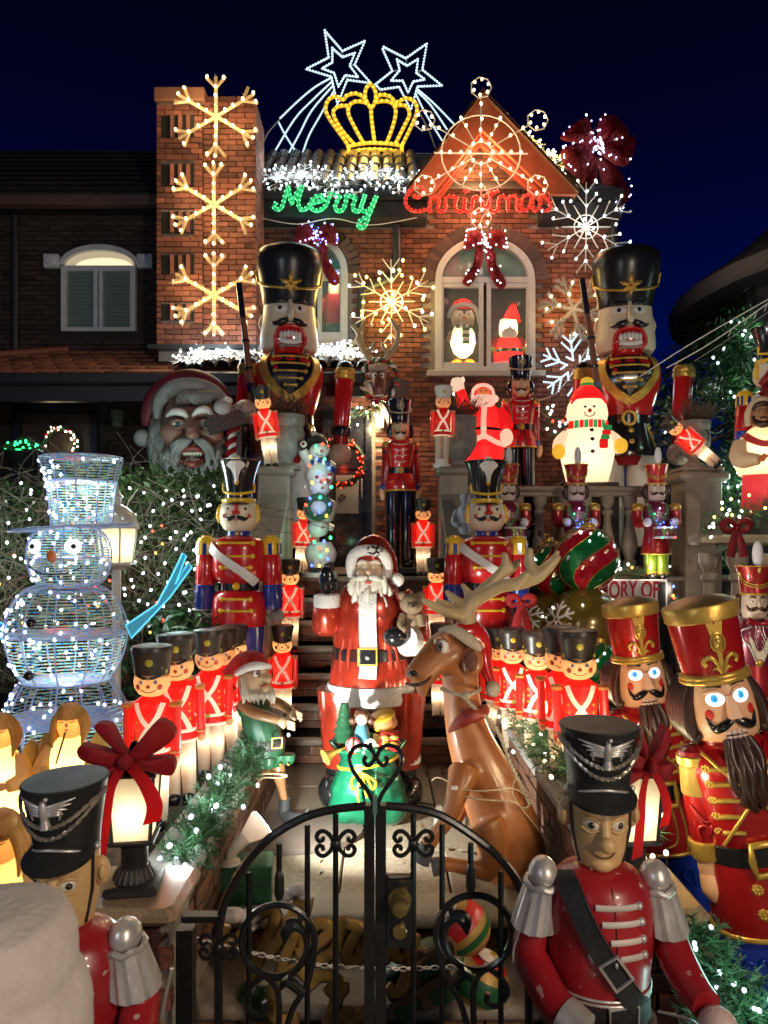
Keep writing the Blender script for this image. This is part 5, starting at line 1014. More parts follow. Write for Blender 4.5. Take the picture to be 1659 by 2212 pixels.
# ---------------------------------------------------------------- small drummers on the balustrade (1.2 m)
RMET=mat('metallic_red',(.42,.02,.02),.28,.35,var=.2,coat=.4);GMET=mat('metallic_green',(.22,.36,.03),.28,.4,coat=.4);HAIRB=mat('chestnut_hair',(.042,.013,.007),.3,var=.3);PALEF=mat('pale_face',(.66,.48,.37),.35,bump=.04,dirt=.1)
def drummer(label,loc,rz=0,lit=True):
    t=thing('drummer_nutcracker',label,'nutcracker',loc,rz,group='small drummer nutcrackers');part(t,'stand',[(.14,-1.5),(.14,-.001)],BLACKM)
    for s in(-1,1):ob('boot',G().ball((s*.05,-.03,.035),(.045,.075,.04),12,7),BLACKG,t);part(t,'leg',[(.042,.05),(.052,.09),(.058,.3)],GMET,1,1,T(s*.052));ft(t,'boot_cuff',GOLD,lambda g:g.lathe([(.05,.06),(.053,.08),(.05,.1)],14,M=T(s*.052)))
    K=part(t,'coat_skirt',[(.13,.245),(.132,.255),(.12,.34),(.105,.44)],RMET,1,.85);ft(t,'skirt_hem',GOLD,lambda g:K.ring(g,.247,.007))
    J=part(t,'torso',[(.10,.43),(.105,.45),(.118,.60),(.115,.66),(.085,.70),(.05,.725)],mat('plum_red',(.22,.02,.05),.28,.3,coat=.3),1,.85)
    for s in(-1,1):
        ft(t,'green_lapel',mat('lapel_green',(.10,.22,.08),.35,bump=.3),lambda g:J.band(g,[(s*.075,.685),(s*.07,.62),(s*.035,.55),(0,.50)],.03,.005))
        a=ob('arm',G().tube([(s*.165,0,.655),(s*.172,-.01,.56),(s*.165,-.04,.505)],[.043,.043,.04],14,k=3),RMET,t);ft(a,'epaulette',GOLD,lambda g:g.lathe([(.05,.635),(.056,.645),(.05,.685),(.03,.70)],16,M=T(s*.162)))
        ob('forearm',G().tube([(s*.165,-.03,.51),(s*.13,-.12,.52)],.036,12),RMET,a);ob('hand',G().ball((s*.115,-.15,.525),.04,14,9),WHITE,a);ob('drumstick',G().tube([(s*.13,-.16,.53),(s*-.0,-.20,.545+s*.015)],.005,6),BROWN,a)
    ft(t,'lattice',CREAM,lambda g:[J.line(g,[(-.04+i*.02,.56),(.0+i*.02,.62)],.002,.008,0)for i in range(3)]+[J.line(g,[(.04-i*.02,.56),(.0-i*.02,.62)],.002,.008,0)for i in range(3)])
    d_=ob('drum',G().lathe([(.085,-.05),(.09,-.045),(.088,.045),(.085,.05)],24,M=T(.03,-.17,.435)),mat('drum_maroon',(.25,.03,.05),.3,coat=.3),t);D=Turn([(.0895,.39),(.0885,.48)],M=T(.03,-.17))
    for i in range(4):ft(d_,'drum_triangle',GMET,lambda g:g.put([D.at(-.09+i*.06-.02,.472,.002)[0],D.at(-.09+i*.06+.02,.472,.002)[0],D.at(-.09+i*.06,.4,.002)[0]],[(0,1,2)]))
    ft(d_,'hoop',WHITE,lambda g:D.ring(g,.475,.009));ft(d_,'hoop',WHITE,lambda g:D.ring(g,.393,.009))
    H=part(t,'head',[(.045,.715),(.07,.73),(.078,.77),(.076,.83),(.07,.88)],PALEF,1,.95)
    for s in(-1,1):ft(t,'hair',HAIRB,lambda g:g.tube([(s*.07,.02,.88),(s*.092,.02,.83),(s*.088,.02,.77),(s*.07,.01,.735)],[.016,.03,.028,.01],8,k=3))
    eyes(t,H,.828,.03,.015,.009,None,.8);brow(t,H,.85,.01,.05,.005,HAIRB);tache(t,H,.788,.004,.06,.011,.4,HAIRB,drop=.15);ft(t,'nose',PALEF,lambda g:g.tube([H.at(0,.84,.003)[0],H.at(0,.81,.02)[0],H.at(0,.8,.006)[0]],[.007,.013,.008],7,k=2))
    A=part(t,'hat',[(.072,.865),(.082,.868),(.082,.88),(.078,.89),(.092,1.0),(.106,1.045),(.1,1.05),(.07,1.03)],RMET,1,.95);ft(t,'hat_band',GOLD,lambda g:A.ring(g,.874,.008));ft(t,'hat_rim',GOLD,lambda g:A.ring(g,1.045,.004))
    for k_ in(0,.016):ft(t,'hat_cord',GOLD,lambda g:g.tube([A.at(u,z-k_,.005)[0]for u,z in crv([(-.09,1.01),(-.07,.955),(0,.93),(.07,.955),(.09,1.01)],5)],.005,6))
    ft(t,'gem',GOLD,lambda g:A.blob(g,0,1.02,.012,.022,.01));ob('plume',G().ball((0,-.06,1.115),(.032,.028,.085),14,10),mat('plume_white',(.72,.70,.72),.5,bump=.4,bs=60),t)
    if lit:
        for x,y,z,k in((-.045,-.12,.60,'green'),(.045,-.12,.60,'green'),(0,-.12,.65,'violet'),(-.03,-.13,.535,'blue'),(.03,-.13,.525,'blue'),(.0,-.14,.51,'blue'),(-.05,-.26,.478,'blue'),(.0,-.27,.478,'cool'),(.06,-.27,.48,'cool'),(.10,-.26,.48,'blue'),(-.02,-.27,.388,'green'),(.03,-.275,.388,'blue'),(.09,-.265,.388,'red')):bulb(t,(x,y,z),k,.010)
        lamp(t,(.0,-.3,.54),.55,(.25,.35,1),.03)
    return t
DN=drummer('lit drummer nutcracker with a white plume on the balustrade, right one in green trousers',(2.45,6.5,1.565),-6)
dup(DN,(1.73,6.5,1.565),'lit drummer nutcracker in front of the lit snowman, its drum behind the striped ornament',-2)
d3=dup(DN,(1.11,6.5,1.565),'unlit drummer nutcracker half hidden behind the right blue trousered soldier',4,skip=('bulb','lamp_light'))
# ornate nutcracker at the right edge
o4=dup(DN,(2.28,4.45,.72),'ornate nutcracker with a white feather plume and quilted shirt at the right edge',-8,1.0,skip=('bulb','lamp_light','drum','drumstick','leg','stand','green_lapel','arm','lattice'))
o4['group']='single figures';J=Turn([(.10,.43),(.105,.45),(.118,.60),(.115,.66),(.085,.70)],1,.85)
ft(o4,'quilted_shirt',CREAM,lambda g:g.strip([J.at(-w,z,.006)[0]for z,w in((.69,.05),(.6,.055),(.5,.03),(.44,.002))],[J.at(w,z,.006)[0]for z,w in((.69,.05),(.6,.055),(.5,.03),(.44,.002))]))
for i in range(4):ft(o4,'quilting',SILVER,lambda g:J.line(g,[(-.045+i*.02,.68),(.03-.0*i,.52+i*.03)],.002,.009,0));ft(o4,'quilting',SILVER,lambda g:J.line(g,[(.045-i*.02,.68),(-.03,.52+i*.03)],.002,.009,0))
ft(o4,'bow_tie',REDD,lambda g:g.tube([(-.07,-.105,.715),(0,-.11,.7),(.07,-.105,.715)],[.028,.010,.028],8,k=3));ft(o4,'silver_scroll',SILVER,lambda g:J.line(g,[(-.05,.67),(-.09,.65),(-.085,.6),(-.055,.56),(-.02,.47)],.006,.006));ft(o4,'silver_scroll',SILVER,lambda g:J.line(g,[(.05,.67),(.09,.65),(.085,.6),(.055,.56),(.02,.47)],.006,.006));ft(o4,'gold_rosette',GOLD,lambda g:J.blob(g,0,.46,.025,.025,.015))
for s in(-1,1):a=ob('arm',G().tube([(s*.165,0,.66),(s*.185,.0,.56),(s*.18,-.02,.42)],[.045,.045,.04],14,k=3),REDD,o4);part(o4,'leg',[(.05,-.15),(.055,.1),(.058,.3)],BLUE,1,1,T(s*.055));ob('hand',G().ball((s*.18,-.02,.38),.04,12,8),PALEF,a);ob('epaulette',G().lathe([(.055,.63),(.06,.65),(.04,.71)],14,M=T(s*.165)),GOLD,a)
ob('pedestal',G().lathe([(.17,-.45),(.17,-.15)],20),BLACKM,o4)
# ---------------------------------------------------------------- gold hatted nutcrackers at the right (1.71 m)
GEYE=glow('lit_eye_white',(.75,.85,1),.75);IRIS=glow('lit_iris_blue',(.03,.32,.85),.75);MUST=mat('moustache_black',(.008,.007,.007),.15,coat=.5);BUFF=mat('buff_face',(.80,.43,.24),.35,var=.06,bump=.03)
CRIM=mat('crimson_lacquer',(.44,.010,.012),.22,.25,var=.15,coat=.5)
def goldhat(label,loc,rz=0):
    t=thing('gold_hat_nutcracker',label,'nutcracker',loc,rz,group='gold hatted nutcrackers')
    for s in(-1,1):
        part(t,'boot',[(.085,0),(.09,.06),(.08,.14)],BLACKG,1,1.2,T(s*.095));L=part(t,'leg',[(.08,.12),(.092,.3),(.097,.52)],mat('lacquer_blue',(.01,.045,.42),.18,.2,coat=.5),1,1,T(s*.1))
        ft(t,'leg_scroll',MATS['lacquer_blue'],lambda g:L.line(g,[(-.02,.3),(-.045,.34),(-.03,.38),(-.005,.36),(0,.30),(.005,.36),(.03,.38),(.045,.34),(.02,.3)],.007,.004))
    K=part(t,'coat_skirt',[(.195,.475),(.20,.485),(.185,.6),(.165,.735)],CRIM);ft(t,'skirt_hem',GOLD,lambda g:K.ring(g,.482,.010))
    ft(t,'skirt_piping',GOLD,lambda g:K.line(g,[(.02,.73),(.03,.62),(.02,.54),(-.04,.515)],.006));ft(t,'skirt_piping',GOLD,lambda g:K.line(g,[(.06,.73),(.075,.62),(.07,.50)],.006))
    def ros(H,u,z,r):ft(t,'rosette',GOLD,lambda g:[H.blob(g,u+r*.62*cos(a*pi/4),z+r*.62*sin(a*pi/4),r*.4,r*.4,r*.35,7)for a in range(8)]and H.blob(g,u,z,r*.45,r*.45,r*.5,8))
    for z in(.66,.575):ros(K,-.055,z,.021);ros(K,.13,z,.021)
    B=part(t,'belt',[(.162,.73),(.168,.735),(.168,.80),(.162,.805)],BLACKG);p_,n_=B.at(0,.768,.008)
    ft(t,'buckle',GOLD,lambda g:g.tube([(p_.x+x,p_.y-.004,p_.z+z)for x,z in((-.05,-.055),(.05,-.055),(.055,0),(.05,.055),(-.05,.055),(-.055,0))],.014,7,True))
    J=part(t,'torso',[(.16,.80),(.165,.82),(.172,.95),(.175,1.06),(.165,1.12),(.12,1.165),(.07,1.185)],CRIM)
    for i,z in enumerate((1.10,1.045,.985,.925,.865)):
        for s in(-1,1):ft(t,'cord_braid',GOLD,lambda g:J.line(g,[(s*.05,z),(s*.08,z+.003),(s*.115,z)],[.009,.010,.011],.004,3));ros(J,s*.128,z,.016)
    for s in(-1,1):ft(t,'sash_cord',GOLD,lambda g:J.line(g,[(s*.12,1.145),(s*.03,1.03),(-s*.07,.9),(-s*.12,.82)],.007,.008));ft(t,'sash',CRIM,lambda g:J.band(g,[(s*.105,1.15),(s*.02,1.04),(-s*.08,.91),(-s*.13,.83)],.03,.006))
    part(t,'collar',[(.085,1.16),(.105,1.17),(.11,1.20),(.09,1.21)],REDD)
    H=part(t,'head',[(.07,1.18),(.105,1.185),(.118,1.20),(.122,1.26),(.118,1.34),(.105,1.42)],BUFF,1,.95)
    for s in(-1,1):
        for i in range(6):ft(t,'hair_lock',HAIRB,lambda g:g.tube([(s*.09,.03*i-.035,1.41),(s*(.125+.004*i),.028*i-.025,1.33),(s*(.138+.002*i),.028*i-.03,1.24),(s*(.128),.026*i-.045,1.195),(s*.112,.026*i-.05,1.215)],[.016,.025,.025,.018,.010],8,k=3))
        ft(t,'cheek',mat('cheek_red',(.62,.03,.02),.35),lambda g:H.blob(g,s*.074,1.292,.0165,.02,.003))
        o=ft(t,'eye',GEYE,lambda g:H.blob(g,s*.046,1.348,.034,.027,.004));ft(o,'iris',IRIS,lambda g:H.blob(g,s*.046-.002,1.35,.0165,.0175,.006));ft(o,'pupil',glow('lit_pupil',(.02,.25,.45),.5),lambda g:H.blob(g,s*.046-.001,1.349,.008,.009,.008));ft(o,'eyelid',BUFF,lambda g:H.line(g,[(s*.012,1.36),(s*.03,1.376),(s*.055,1.377),(s*.08,1.37)],[.006,.007,.007,.003],.001))
    brow(t,H,1.392,.016,.075,.0075,MUST,.3);tache(t,H,1.262,.008,.085,.016,.28,MUST,drop=.3)
    ft(t,'nose',BUFF,lambda g:g.put([H.at(-.011,1.36,.0)[0],H.at(.011,1.36,0)[0],H.at(-.02,1.275,0)[0],H.at(.02,1.275,0)[0],H.at(-.009,1.355,.014)[0],H.at(.009,1.355,.014)[0],H.at(-.015,1.278,.042)[0],H.at(.015,1.278,.042)[0]],[(4,5,7,6),(0,4,6,2),(1,3,7,5),(2,6,7,3),(0,1,5,4)]),20)
    for i in range(4):
        for z in(1.222,1.203):ft(t,'tooth',mat('tooth_pink',(.75,.55,.5),.3),lambda g:H.blob(g,-.026+i*.0175,z,.0085,.0095,.006,8))
    ft(t,'tooth_gap',BLACKG,lambda g:H.line(g,[(-.036,1.2125),(0,1.2125),(.036,1.2125)],.0022,.006,0))
    for i in range(7):
        u=-.048+i*.016;w_=.006*(-1)**i;ft(t,'beard_lock',HAIRB,lambda g:g.tube([(u*.8,-.105,1.195),(u*1.1+w_,-.140+.3*abs(u),1.13),(u*1.1-w_,-.158+.3*abs(u),1.06),(u*.9+w_,-.160+.3*abs(u),1.0-.02*(i%3)),(u*.5,-.158,.955-.02*(i%2)+.6*abs(u))],[.013,.018,.018,.015,.004],8,k=3))
    ft(t,'hat_brim',GOLD,lambda g:[H.ring(g,1.41,.012,off=.012),H.ring(g,1.425,.012,off=.011)])
    A=part(t,'hat',[(.112,1.425),(.113,1.43),(.131,1.655),(.12,1.66)],CRIM,1,.98,n=40)
    part(t,'hat_rim',[(.13,1.63),(.136,1.635),(.138,1.685),(.133,1.692)],GOLD,1,.98,n=40);part(t,'hat_lid',[(.134,1.688),(.10,1.706),(.05,1.718),(.001,1.722)],mat('bronze_lid',(.22,.13,.05),.35,.6),1,.98)
    ft(t,'gold_stripe',GOLD,lambda g:g.strip([A.at(-w,z,.003)[0]for z,w in((1.635,.03),(1.55,.014),(1.5,.008),(1.44,.007))],[A.at(w,z,.003)[0]for z,w in((1.635,.03),(1.55,.014),(1.5,.008),(1.44,.007))]));ft(t,'medallion',GOLD,lambda g:A.blob(g,0,1.555,.020,.032,.010)and A.blob(g,0,1.555,.012,.02,.016));ft(t,'medallion_rim',GOLD,lambda g:g.tube([A.at(.024*cos(a),1.555+.036*sin(a),.004)[0]for a in[i*pi/12 for i in range(24)]],.004,5,True))
    for s in(-1,1):ft(t,'fleur_de_lis',GOLD,lambda g:A.line(g,[(s*.006,1.445),(s*.02,1.49),(s*.04,1.505),(s*.056,1.49),(s*.05,1.472)],[.006,.008,.010,.009,.008],.004)and A.line(g,[(s*.004,1.44),(s*.02,1.462),(s*.032,1.456)],[.005,.006,.004],.004))
    for s in(-1,1):
        M=T(s*.232,0,0,ry=s*-5);a=hanging_arm(t,s*.232,[(CRIM,[(.05,.80),(.055,.81),(.062,1.0),(.06,1.02)]),(REDD,[(.062,1.135),(.058,1.155),(.03,1.172),(.005,1.175)]),(GOLD,[(.057,.745),(.060,.75),(.058,.775),(.063,.785),(.063,.81),(.055,.815)])],s*-5)
        ob('fringe',G().lathe([((.0665 if i%2 else .0625)*1.0,0)for i in range(0)]or[(.064,.99),(.066,.995),(.061,1.105)],40,M=M),mat('gold_fringe',(.62,.40,.10),.35,.7,var=.4,vs=60,stretch=(3,3,.05),bump=1.0,bs=120),a);ob('epaulette',G().lathe([(.062,1.10),(.068,1.105),(.069,1.135),(.062,1.14)],28,M=M),GOLD,a)
        ob('wrist',G().lathe([(.036,.66),(.044,.75)],16,M=M),BUFF,a);ob('hand',G().tube([M@V((0,0,.68)),M@V((s*-.005,-.012,.62)),M@V((s*-.01,-.02,.58))],[.04,.044,.02],10,k=3),BUFF,a)
        Aa=Turn([(.06,.8),(.065,1.0)],M=M)
        for k_ in(0,.02):ft(a,'arm_cord',mat('crimson_cord',(.45,.03,.03),.4),lambda g:Aa.line(g,[(-.05,.96),(-.01,.90-k_),(.03,.92-k_),(.052,.985)],.004,.003))
        ft(a,'cuff_scroll',CRIM,lambda g:Aa.line(g,[(-.03,.83),(-.035,.87),(-.012,.885),(0,.85),(.012,.885),(.035,.87),(.03,.83)],.006,.003))
    return t
GH=goldhat('largest gold hatted red nutcracker with glowing blue eyes, in front at right',(1.55,2.72,.02),-6)
GH.rotation_euler=(0,rad(-12),rad(-6))
dup(GH,(1.47,3.62,-.07),'smaller looking gold hatted nutcracker behind the bowed red lantern at right',-4,ry=-8)
# ================================================================ statues, lanterns, gate and the other figures
def UW(sx,ox,oy,d):  # traced point (zoomed column, row) -> world
    return lambda x,y,dy=0:tuple(W(ox+x/sx,oy+y/sx,d+dy))
# ---------------------------------------------------------------- Santa statue (1.55 m)
PEARL=mat('pearl_red',(.44,.036,.014),.22,.45,var=.75,vs=6,bump=.15,bs=9,coat=.6);FUR=mat('white_fur_plaster',(.74,.72,.68),.75,var=.08,bump=.9,bs=55);PEARLG=mat('pearl_green',(.008,.17,.085),.2,.45,var=.55,vs=7,bump=.15,bs=9,coat=.6);BEARD=mat('ivory_beard',(.76,.72,.62),.4,var=.1,bump=.15,bs=30)
sa=thing('santa_statue','large standing Santa statue in pearly red coat, waving and holding a teddy bear','statue',(-.085,4.35,.35),-3)
for x in(-.2,.215):ob('boot',G().ball((x*1.05,-.06,.085),(.095,.15,.10),18,10).lathe([(.075,.08),(.08,.3)],18,M=T(x*.95)),BLACKG,sa)
for x in(-.17,.19):part(sa,'trouser_leg',[(.11,.22),(.125,.4),(.15,.68)],PEARL,1,1,T(x));ob('boot_fur',melt('f',G().lathe([(.075,.2),(.10,.22),(.105,.33),(.08,.36)],20,M=T(x*1.03)),FUR,None,.012,3).data and G().lathe([(.07,.21),(.095,.215),(.11,.25),(.11,.32),(.095,.355),(.07,.36)],24,M=T(x*1.03)),FUR,sa);bpy.data.objects.remove(bpy.data.objects['f'])
C=part(sa,'coat',[(.245,.66),(.245,.74),(.235,.80),(.222,.86),(.218,.93),(.228,1.0),(.232,1.1),(.215,1.2),(.17,1.28),(.09,1.34)],PEARL,1,.78)
for u in(-.17,-.12,.13,.17):ft(C.o.parent,'coat_fold',PEARL,lambda g:C.line(g,[(u,.82),(u*.95,.90),(u*.85,1.0)],[.012,.02,.008],-.006))
part(sa,'hem_fur',[(.235,.60),(.262,.61),(.272,.64),(.270,.68),(.255,.715),(.235,.72)],FUR,1,.8,n=40)
ft(sa,'front_fur',FUR,lambda g:C.band(g,[(.0,1.25),(0,1.1),(.005,.9),(.0,.77)],.095,.018,8))
Bt=part(sa,'belt',[(.222,.862),(.23,.867),(.228,.93),(.222,.935)],BLACKG,1,.79);ft(sa,'buckle',GOLD,lambda g:g.tube([Bt.at(u,z,.014)[0]for u,z in((-.05,.852),(.05,.852),(.05,.945),(-.05,.945))],.012,6,True));ft(sa,'buckle_stone',BLACKG,lambda g:g.box((0,-.19,.899),(.085,.012,.08)));ft(sa,'gem',SILVER,lambda g:g.ball((0,-.197,.895),.014,10,7))
hd_=melt('head',G().ball((0,-.03,1.40),(.085,.085,.10)).ball((-.045,-.10,1.375),.03).ball((.045,-.10,1.375),.03).ball((0,-.125,1.385),(.02,.022,.02)).tube([(0,-.105,1.42),(0,-.122,1.388)],.013,8),mat('santa_skin',(.74,.52,.34),.38,bump=.05),sa,.007,3)
Hf=Turn([(.07,1.34),(.088,1.40),(.085,1.45)],1,1.28)
for s in(-1,1):
    ft(sa,'eye',WHITE,lambda g:Hf.blob(g,s*.036,1.413,.012,.008,.005));ft(sa,'pupil',BROWN,lambda g:Hf.blob(g,s*.036,1.413,.0055,.006,.007));ft(sa,'eyebrow',BEARD,lambda g:Hf.line(g,[(s*.012,1.437),(s*.038,1.447),(s*.068,1.43)],[.008,.012,.006]))
    ft(sa,'moustache',BEARD,lambda g:g.tube([(s*.005,-.135,1.355),(s*.045,-.135,1.352),(s*.085,-.11,1.335)],[.012,.02,.006],8,k=4));
ft(sa,'lip',ROSE,lambda g:g.ball((0,-.142,1.326),(.02,.01,.009),10,6))
bd=ob('beard',G().ball((0,-.06,1.27),(.115,.085,.115),20,12),BEARD,sa)
for i in range(46):
    a=R.uniform(-1.45,1.45);z0_=R.uniform(1.22,1.37);rx=.112;x0_=rx*sin(a)*R.uniform(.55,1.05);y0_=-.065-.085*cos(a);k_=R.uniform(-.02,.02)
    if z0_>1.30 and abs(x0_)<.055:continue
    ft(bd,'beard_lock',BEARD,lambda g:g.tube([(x0_,y0_,z0_),(x0_*1.1+k_,y0_-.012,z0_-.05),(x0_*.95-k_,y0_-.006,z0_-.10),(x0_*.8+k_,y0_+.0,z0_-.145)],[.010,.016,.013,.003],6,k=2))
ft(sa,'hat_fur',FUR,lambda g:g.tube([(-.098,-.03,1.36),(-.108,-.05,1.42),(-.085,-.085,1.49),(0,-.10,1.515),(.085,-.085,1.49),(.108,-.05,1.42),(.098,-.03,1.36)],.033,10,k=4))
ft(sa,'hat',PEARL,lambda g:g.tube([(0,.0,1.40),(.005,.0,1.50),(.04,.01,1.53),(.11,.02,1.47),(.135,.02,1.38),(.15,.0,1.35)],[.10,.10,.075,.05,.035,.02],16,k=4));ft(sa,'pompom',FUR,lambda g:g.ball((.165,-.03,1.335),(.042,.04,.042),14,9));ft(sa,'holly',mat('holly_dark',(.03,.03,.02),.4),lambda g:leaves(g,40,lambda:(R.gauss(.05,.025),-.12+R.gauss(0,.008),1.515+R.gauss(0,.012)),.03,.6),0)
a=melt('arm',G().tube([(-.17,-.0,1.24),(-.25,-.02,1.10),(-.255,-.06,1.04)],[.09,.095,.09],14,k=4).tube([(-.255,-.06,1.05),(-.25,-.10,1.14),(-.25,-.11,1.2)],[.09,.085,.075],14,k=4),PEARL,sa,.012,4)
ob('cuff',G().lathe([(.06,1.175),(.076,1.18),(.08,1.215),(.076,1.25),(.06,1.255)],20,M=T(-.245,-.12)),FUR,a);ob('mitten',G().ball((-.245,-.12,1.335),(.05,.03,.085),16,11).ball((-.19,-.125,1.305),(.017,.02,.045),12,8,None),BLACKG,a)
a=melt('arm',G().tube([(.17,.0,1.24),(.26,-.03,1.08),(.275,-.10,1.0)],[.09,.09,.085],14,k=4).tube([(.275,-.10,1.0),(.23,-.17,.995)],[.085,.075],14),PEARL,sa,.012,4)
ob('cuff',G().tube([(.262,-.15,.985),(.225,-.19,.99)],.085,18),FUR,a);ob('mitten',G().ball((.165,-.215,1.02),(.075,.055,.06),16,10),BLACKG,a)
TED=mat('teddy_fur',(.24,.165,.10),.85,var=.2,bump=.6,bs=60);tb=ob('teddy_bear',G().ball((.255,-.17,1.205),(.07,.06,.062),18,11).ball((.20,-.17,1.25),(.026,.02,.026),12,8).ball((.305,-.17,1.25),(.026,.02,.026),12,8).ball((.262,-.225,1.19),(.034,.03,.028),12,8).ball((.25,-.15,1.10),(.06,.05,.075),16,10).tube([(.205,-.18,1.14),(.19,-.22,1.08),(.225,-.235,1.06)],.022,10,k=3).tube([(.30,-.18,1.14),(.315,-.2,1.08)],.022,10),TED,sa)
for x in(.235,.285):ob('eye',G().ball((x,-.227,1.215),.006,8,6),BLACKG,tb)
ob('nose',G().ball((.263,-.253,1.2),(.010,.008,.008),8,6),BLACKG,tb)
sk=thing('toy_sack','shiny green sack brimming with toys at the feet of the Santa statue','sack',(-.09,4.02,.35))
melt('sack',G().ball((0,0,.17),(.215,.17,.19)).ball((-.12,-.03,.10),(.1,.1,.1)).ball((.13,-.03,.11),(.1,.1,.11)).lathe([(.17,.3),(.15,.36),(.2,.44),(.17,.44)],20,1,.75),PEARLG,sk,.012,4)
ft(sk,'collar',PEARLG,lambda g:g.tube([((.2+.012*sin(5*a))*cos(a),.15*sin(a),.435+.012*cos(4*a))for a in[i*pi/14 for i in range(28)]],.016,7,True));CORD=GOLD
ft(sk,'cord',YELLOW,lambda g:[g.tube([(.165*cos(a),.128*sin(a),.345+.03*cos(a))for a in[i*pi/14 for i in range(28)]],.009,6,True),g.tube([(-.04,-.17,.33),(-.08,-.19,.30),(-.075,-.195,.25),(-.04,-.19,.27),(-.03,-.17,.33),(.01,-.19,.29),(.03,-.195,.25),(.045,-.19,.29),(-.03,-.17,.33)],.008,6,k=3),g.tube([(-.035,-.17,.33),(-.05,-.2,.24),(-.04,-.205,.18)],.007,6,k=3),g.tube([(-.025,-.17,.33),(-.01,-.2,.25),(0,-.205,.21)],.007,6,k=3)])
def mini(name,m,fn,s=50):return ft(sk,name,m,fn,s)
tr_=mini('toy_tree',mat('toy_tree_green',(.012,.07,.03),.4,bump=.5,bs=50),lambda g:[g.lathe([(.075-.012*i,0),(.02,.07)],12,M=T(-.13,0,.46+.045*i))for i in range(4)])
dl=mini('doll',mat('doll_blue',(.08,.25,.35),.4),lambda g:g.lathe([(.055,0),(.03,.09),(.01,.1)],14,M=T(-.03,-.08,.47)));ob('head',G().ball((-.03,-.09,.60),.036,12,8),PALEF,dl);ob('hair',G().ball((-.03,-.08,.615),(.045,.036,.036),12,8).ball((-.08,-.08,.585),.022,8,6).ball((.02,-.08,.585),.022,8,6),BROWN,dl)
dr=mini('toy_drum',mat('drum_orange',(.50,.16,.06),.35),lambda g:g.lathe([(.066,-.03),(.066,.03)],20,M=T(.09,-.02,.575,ry=-14,rx=15)));ft(dr,'hoop',YELLOW,lambda g:[g.lathe([(.063,k-.006),(.07,k-.004),(.07,k+.004),(.063,k+.006)],20,M=T(.09,-.02,.575,ry=-14,rx=15))for k in(-.03,.03)])
gf=mini('toy_gift',mat('gift_gold',(.6,.48,.12),.4),lambda g:g.bbox((.02,-.10,.48),(.085,.07,.07),.004,T(ry=6)));ft(gf,'ribbon',RED,lambda g:g.box((.02,-.10,.48),(.018,.075,.075),T(ry=6)))
gf=mini('toy_gift',mat('gift_red',(.42,.02,.02),.35),lambda g:g.bbox((.12,-.09,.48),(.1,.08,.10),.004));ft(gf,'bow',GOLD,lambda g:[g.ball((.12+x,-.14,.50+z),(.024,.012,.014),10,6)for x,z in((-.025,.01),(.025,.01),(-.02,-.025),(.02,-.025))])
ba=mini('toy_ball',WHITE,lambda g:g.ball((-.075,-.13,.465),.042,16,10));ft(ba,'stripe',RED,lambda g:[g.tube([(-.075+.043*cos(a)*sin(b),-.13-.043*cos(a)*cos(b),.465+.043*sin(a))for a in[k*pi/10-pi/2+.1 for k in range(10)]],.006,5)for b in(-.9,0,.9)])
mini('toy_horn',GOLD,lambda g:g.tube([(-.11,-.09,.44),(-.17,-.13,.43),(-.20,-.15,.42),(-.225,-.165,.41)],[.008,.012,.024,.045],14));mini('candy_cane',WHITE,lambda g:g.tube([(-.02,-.15,.43),(0,-.16,.49),(.03,-.16,.5),(.045,-.15,.47)],.011,8,k=4))
# ---------------------------------------------------------------- seated reindeer
HIDE=mat('reindeer_hide',(.42,.145,.042),.38,var=.3,vs=5,bump=.06,bs=25,coat=.25,dirt=.3);ANT=mat('antler_horn',(.50,.38,.20),.42,var=.25,vs=6,bump=.08);HOOF=mat('hoof_grey',(.07,.075,.08),.35)
q=UW(2.881,866.8,1152,3.4)
rd=wthing('reindeer','brown reindeer statue kneeling on the path beside the gate, wearing a red hat','statue',(.62,3.4,.35))
u_=1/2.881/459
def tb_(g,P,Rr,k=4,n=14):return g.tube([q(*p)for p in P],[r*u_ for r in Rr],n,k=k)
g=G();tb_(g,[(730,2165),(705,2060,-.02),(640,1800,-.02),(540,1560),(420,1260),(375,1020),(365,840)],[150,205,205,185,140,115,118])
tb_(g,[(440,740,.02),(300,720,-.03),(190,800,-.07),(110,890,-.09),(75,920,-.1)],[110,130,102,92,78]);tb_(g,[(150,960,-.08),(110,960,-.09)],[60,60]);g.ball(q(265,660,-.11),(.04,.03,.035)).ball(q(60,870,-.12),(.03,.05,.026))
tb_(g,[(390,1480,-.10),(360,1580,-.16),(300,1760,-.2),(215,1880,-.22),(150,1970,-.23)],[100,75,52,42,42]);tb_(g,[(520,1800,-.16),(580,1980,-.2),(545,2105,-.2)],[110,85,65]);tb_(g,[(560,2110,-.2),(420,2085,-.22),(300,2060,-.22),(250,2065,-.22)],[62,46,42,44]);tb_(g,[(440,1500,.1),(400,1620,.14),(330,1800,.14)],[95,70,48])
melt('body',g,HIDE,rd,.011,8)
for P,Rr in(([(165,1945,-.23),(115,2035,-.23)],[46,62]),([(260,2065,-.22),(190,2080,-.22)],[50,52])):ob('hoof',tb_(G(),P,Rr,0),HOOF,rd,50)
ob('nostril',tb_(G(),[(40,885,-.2),(75,870,-.215),(105,890,-.21)],[8,20,6]),BLACKG,rd);ob('mouth',tb_(G(),[(25,935,-.2),(90,945,-.24),(150,925,-.225),(185,890,-.2)],[8,11,11,6]),mat('mouth_dark',(.05,.015,.01),.4),rd)
e_=ob('eye',G().ball(q(265,700,-.135),(.022,.016,.036),14,9),WHITE,rd);ob('pupil',G().ball(q(243,705,-.155),(.010,.008,.02),10,7),BLACKG,e_);e_=ob('eye',G().ball(q(218,690,-.10),(.014,.014,.03),12,8),WHITE,rd)
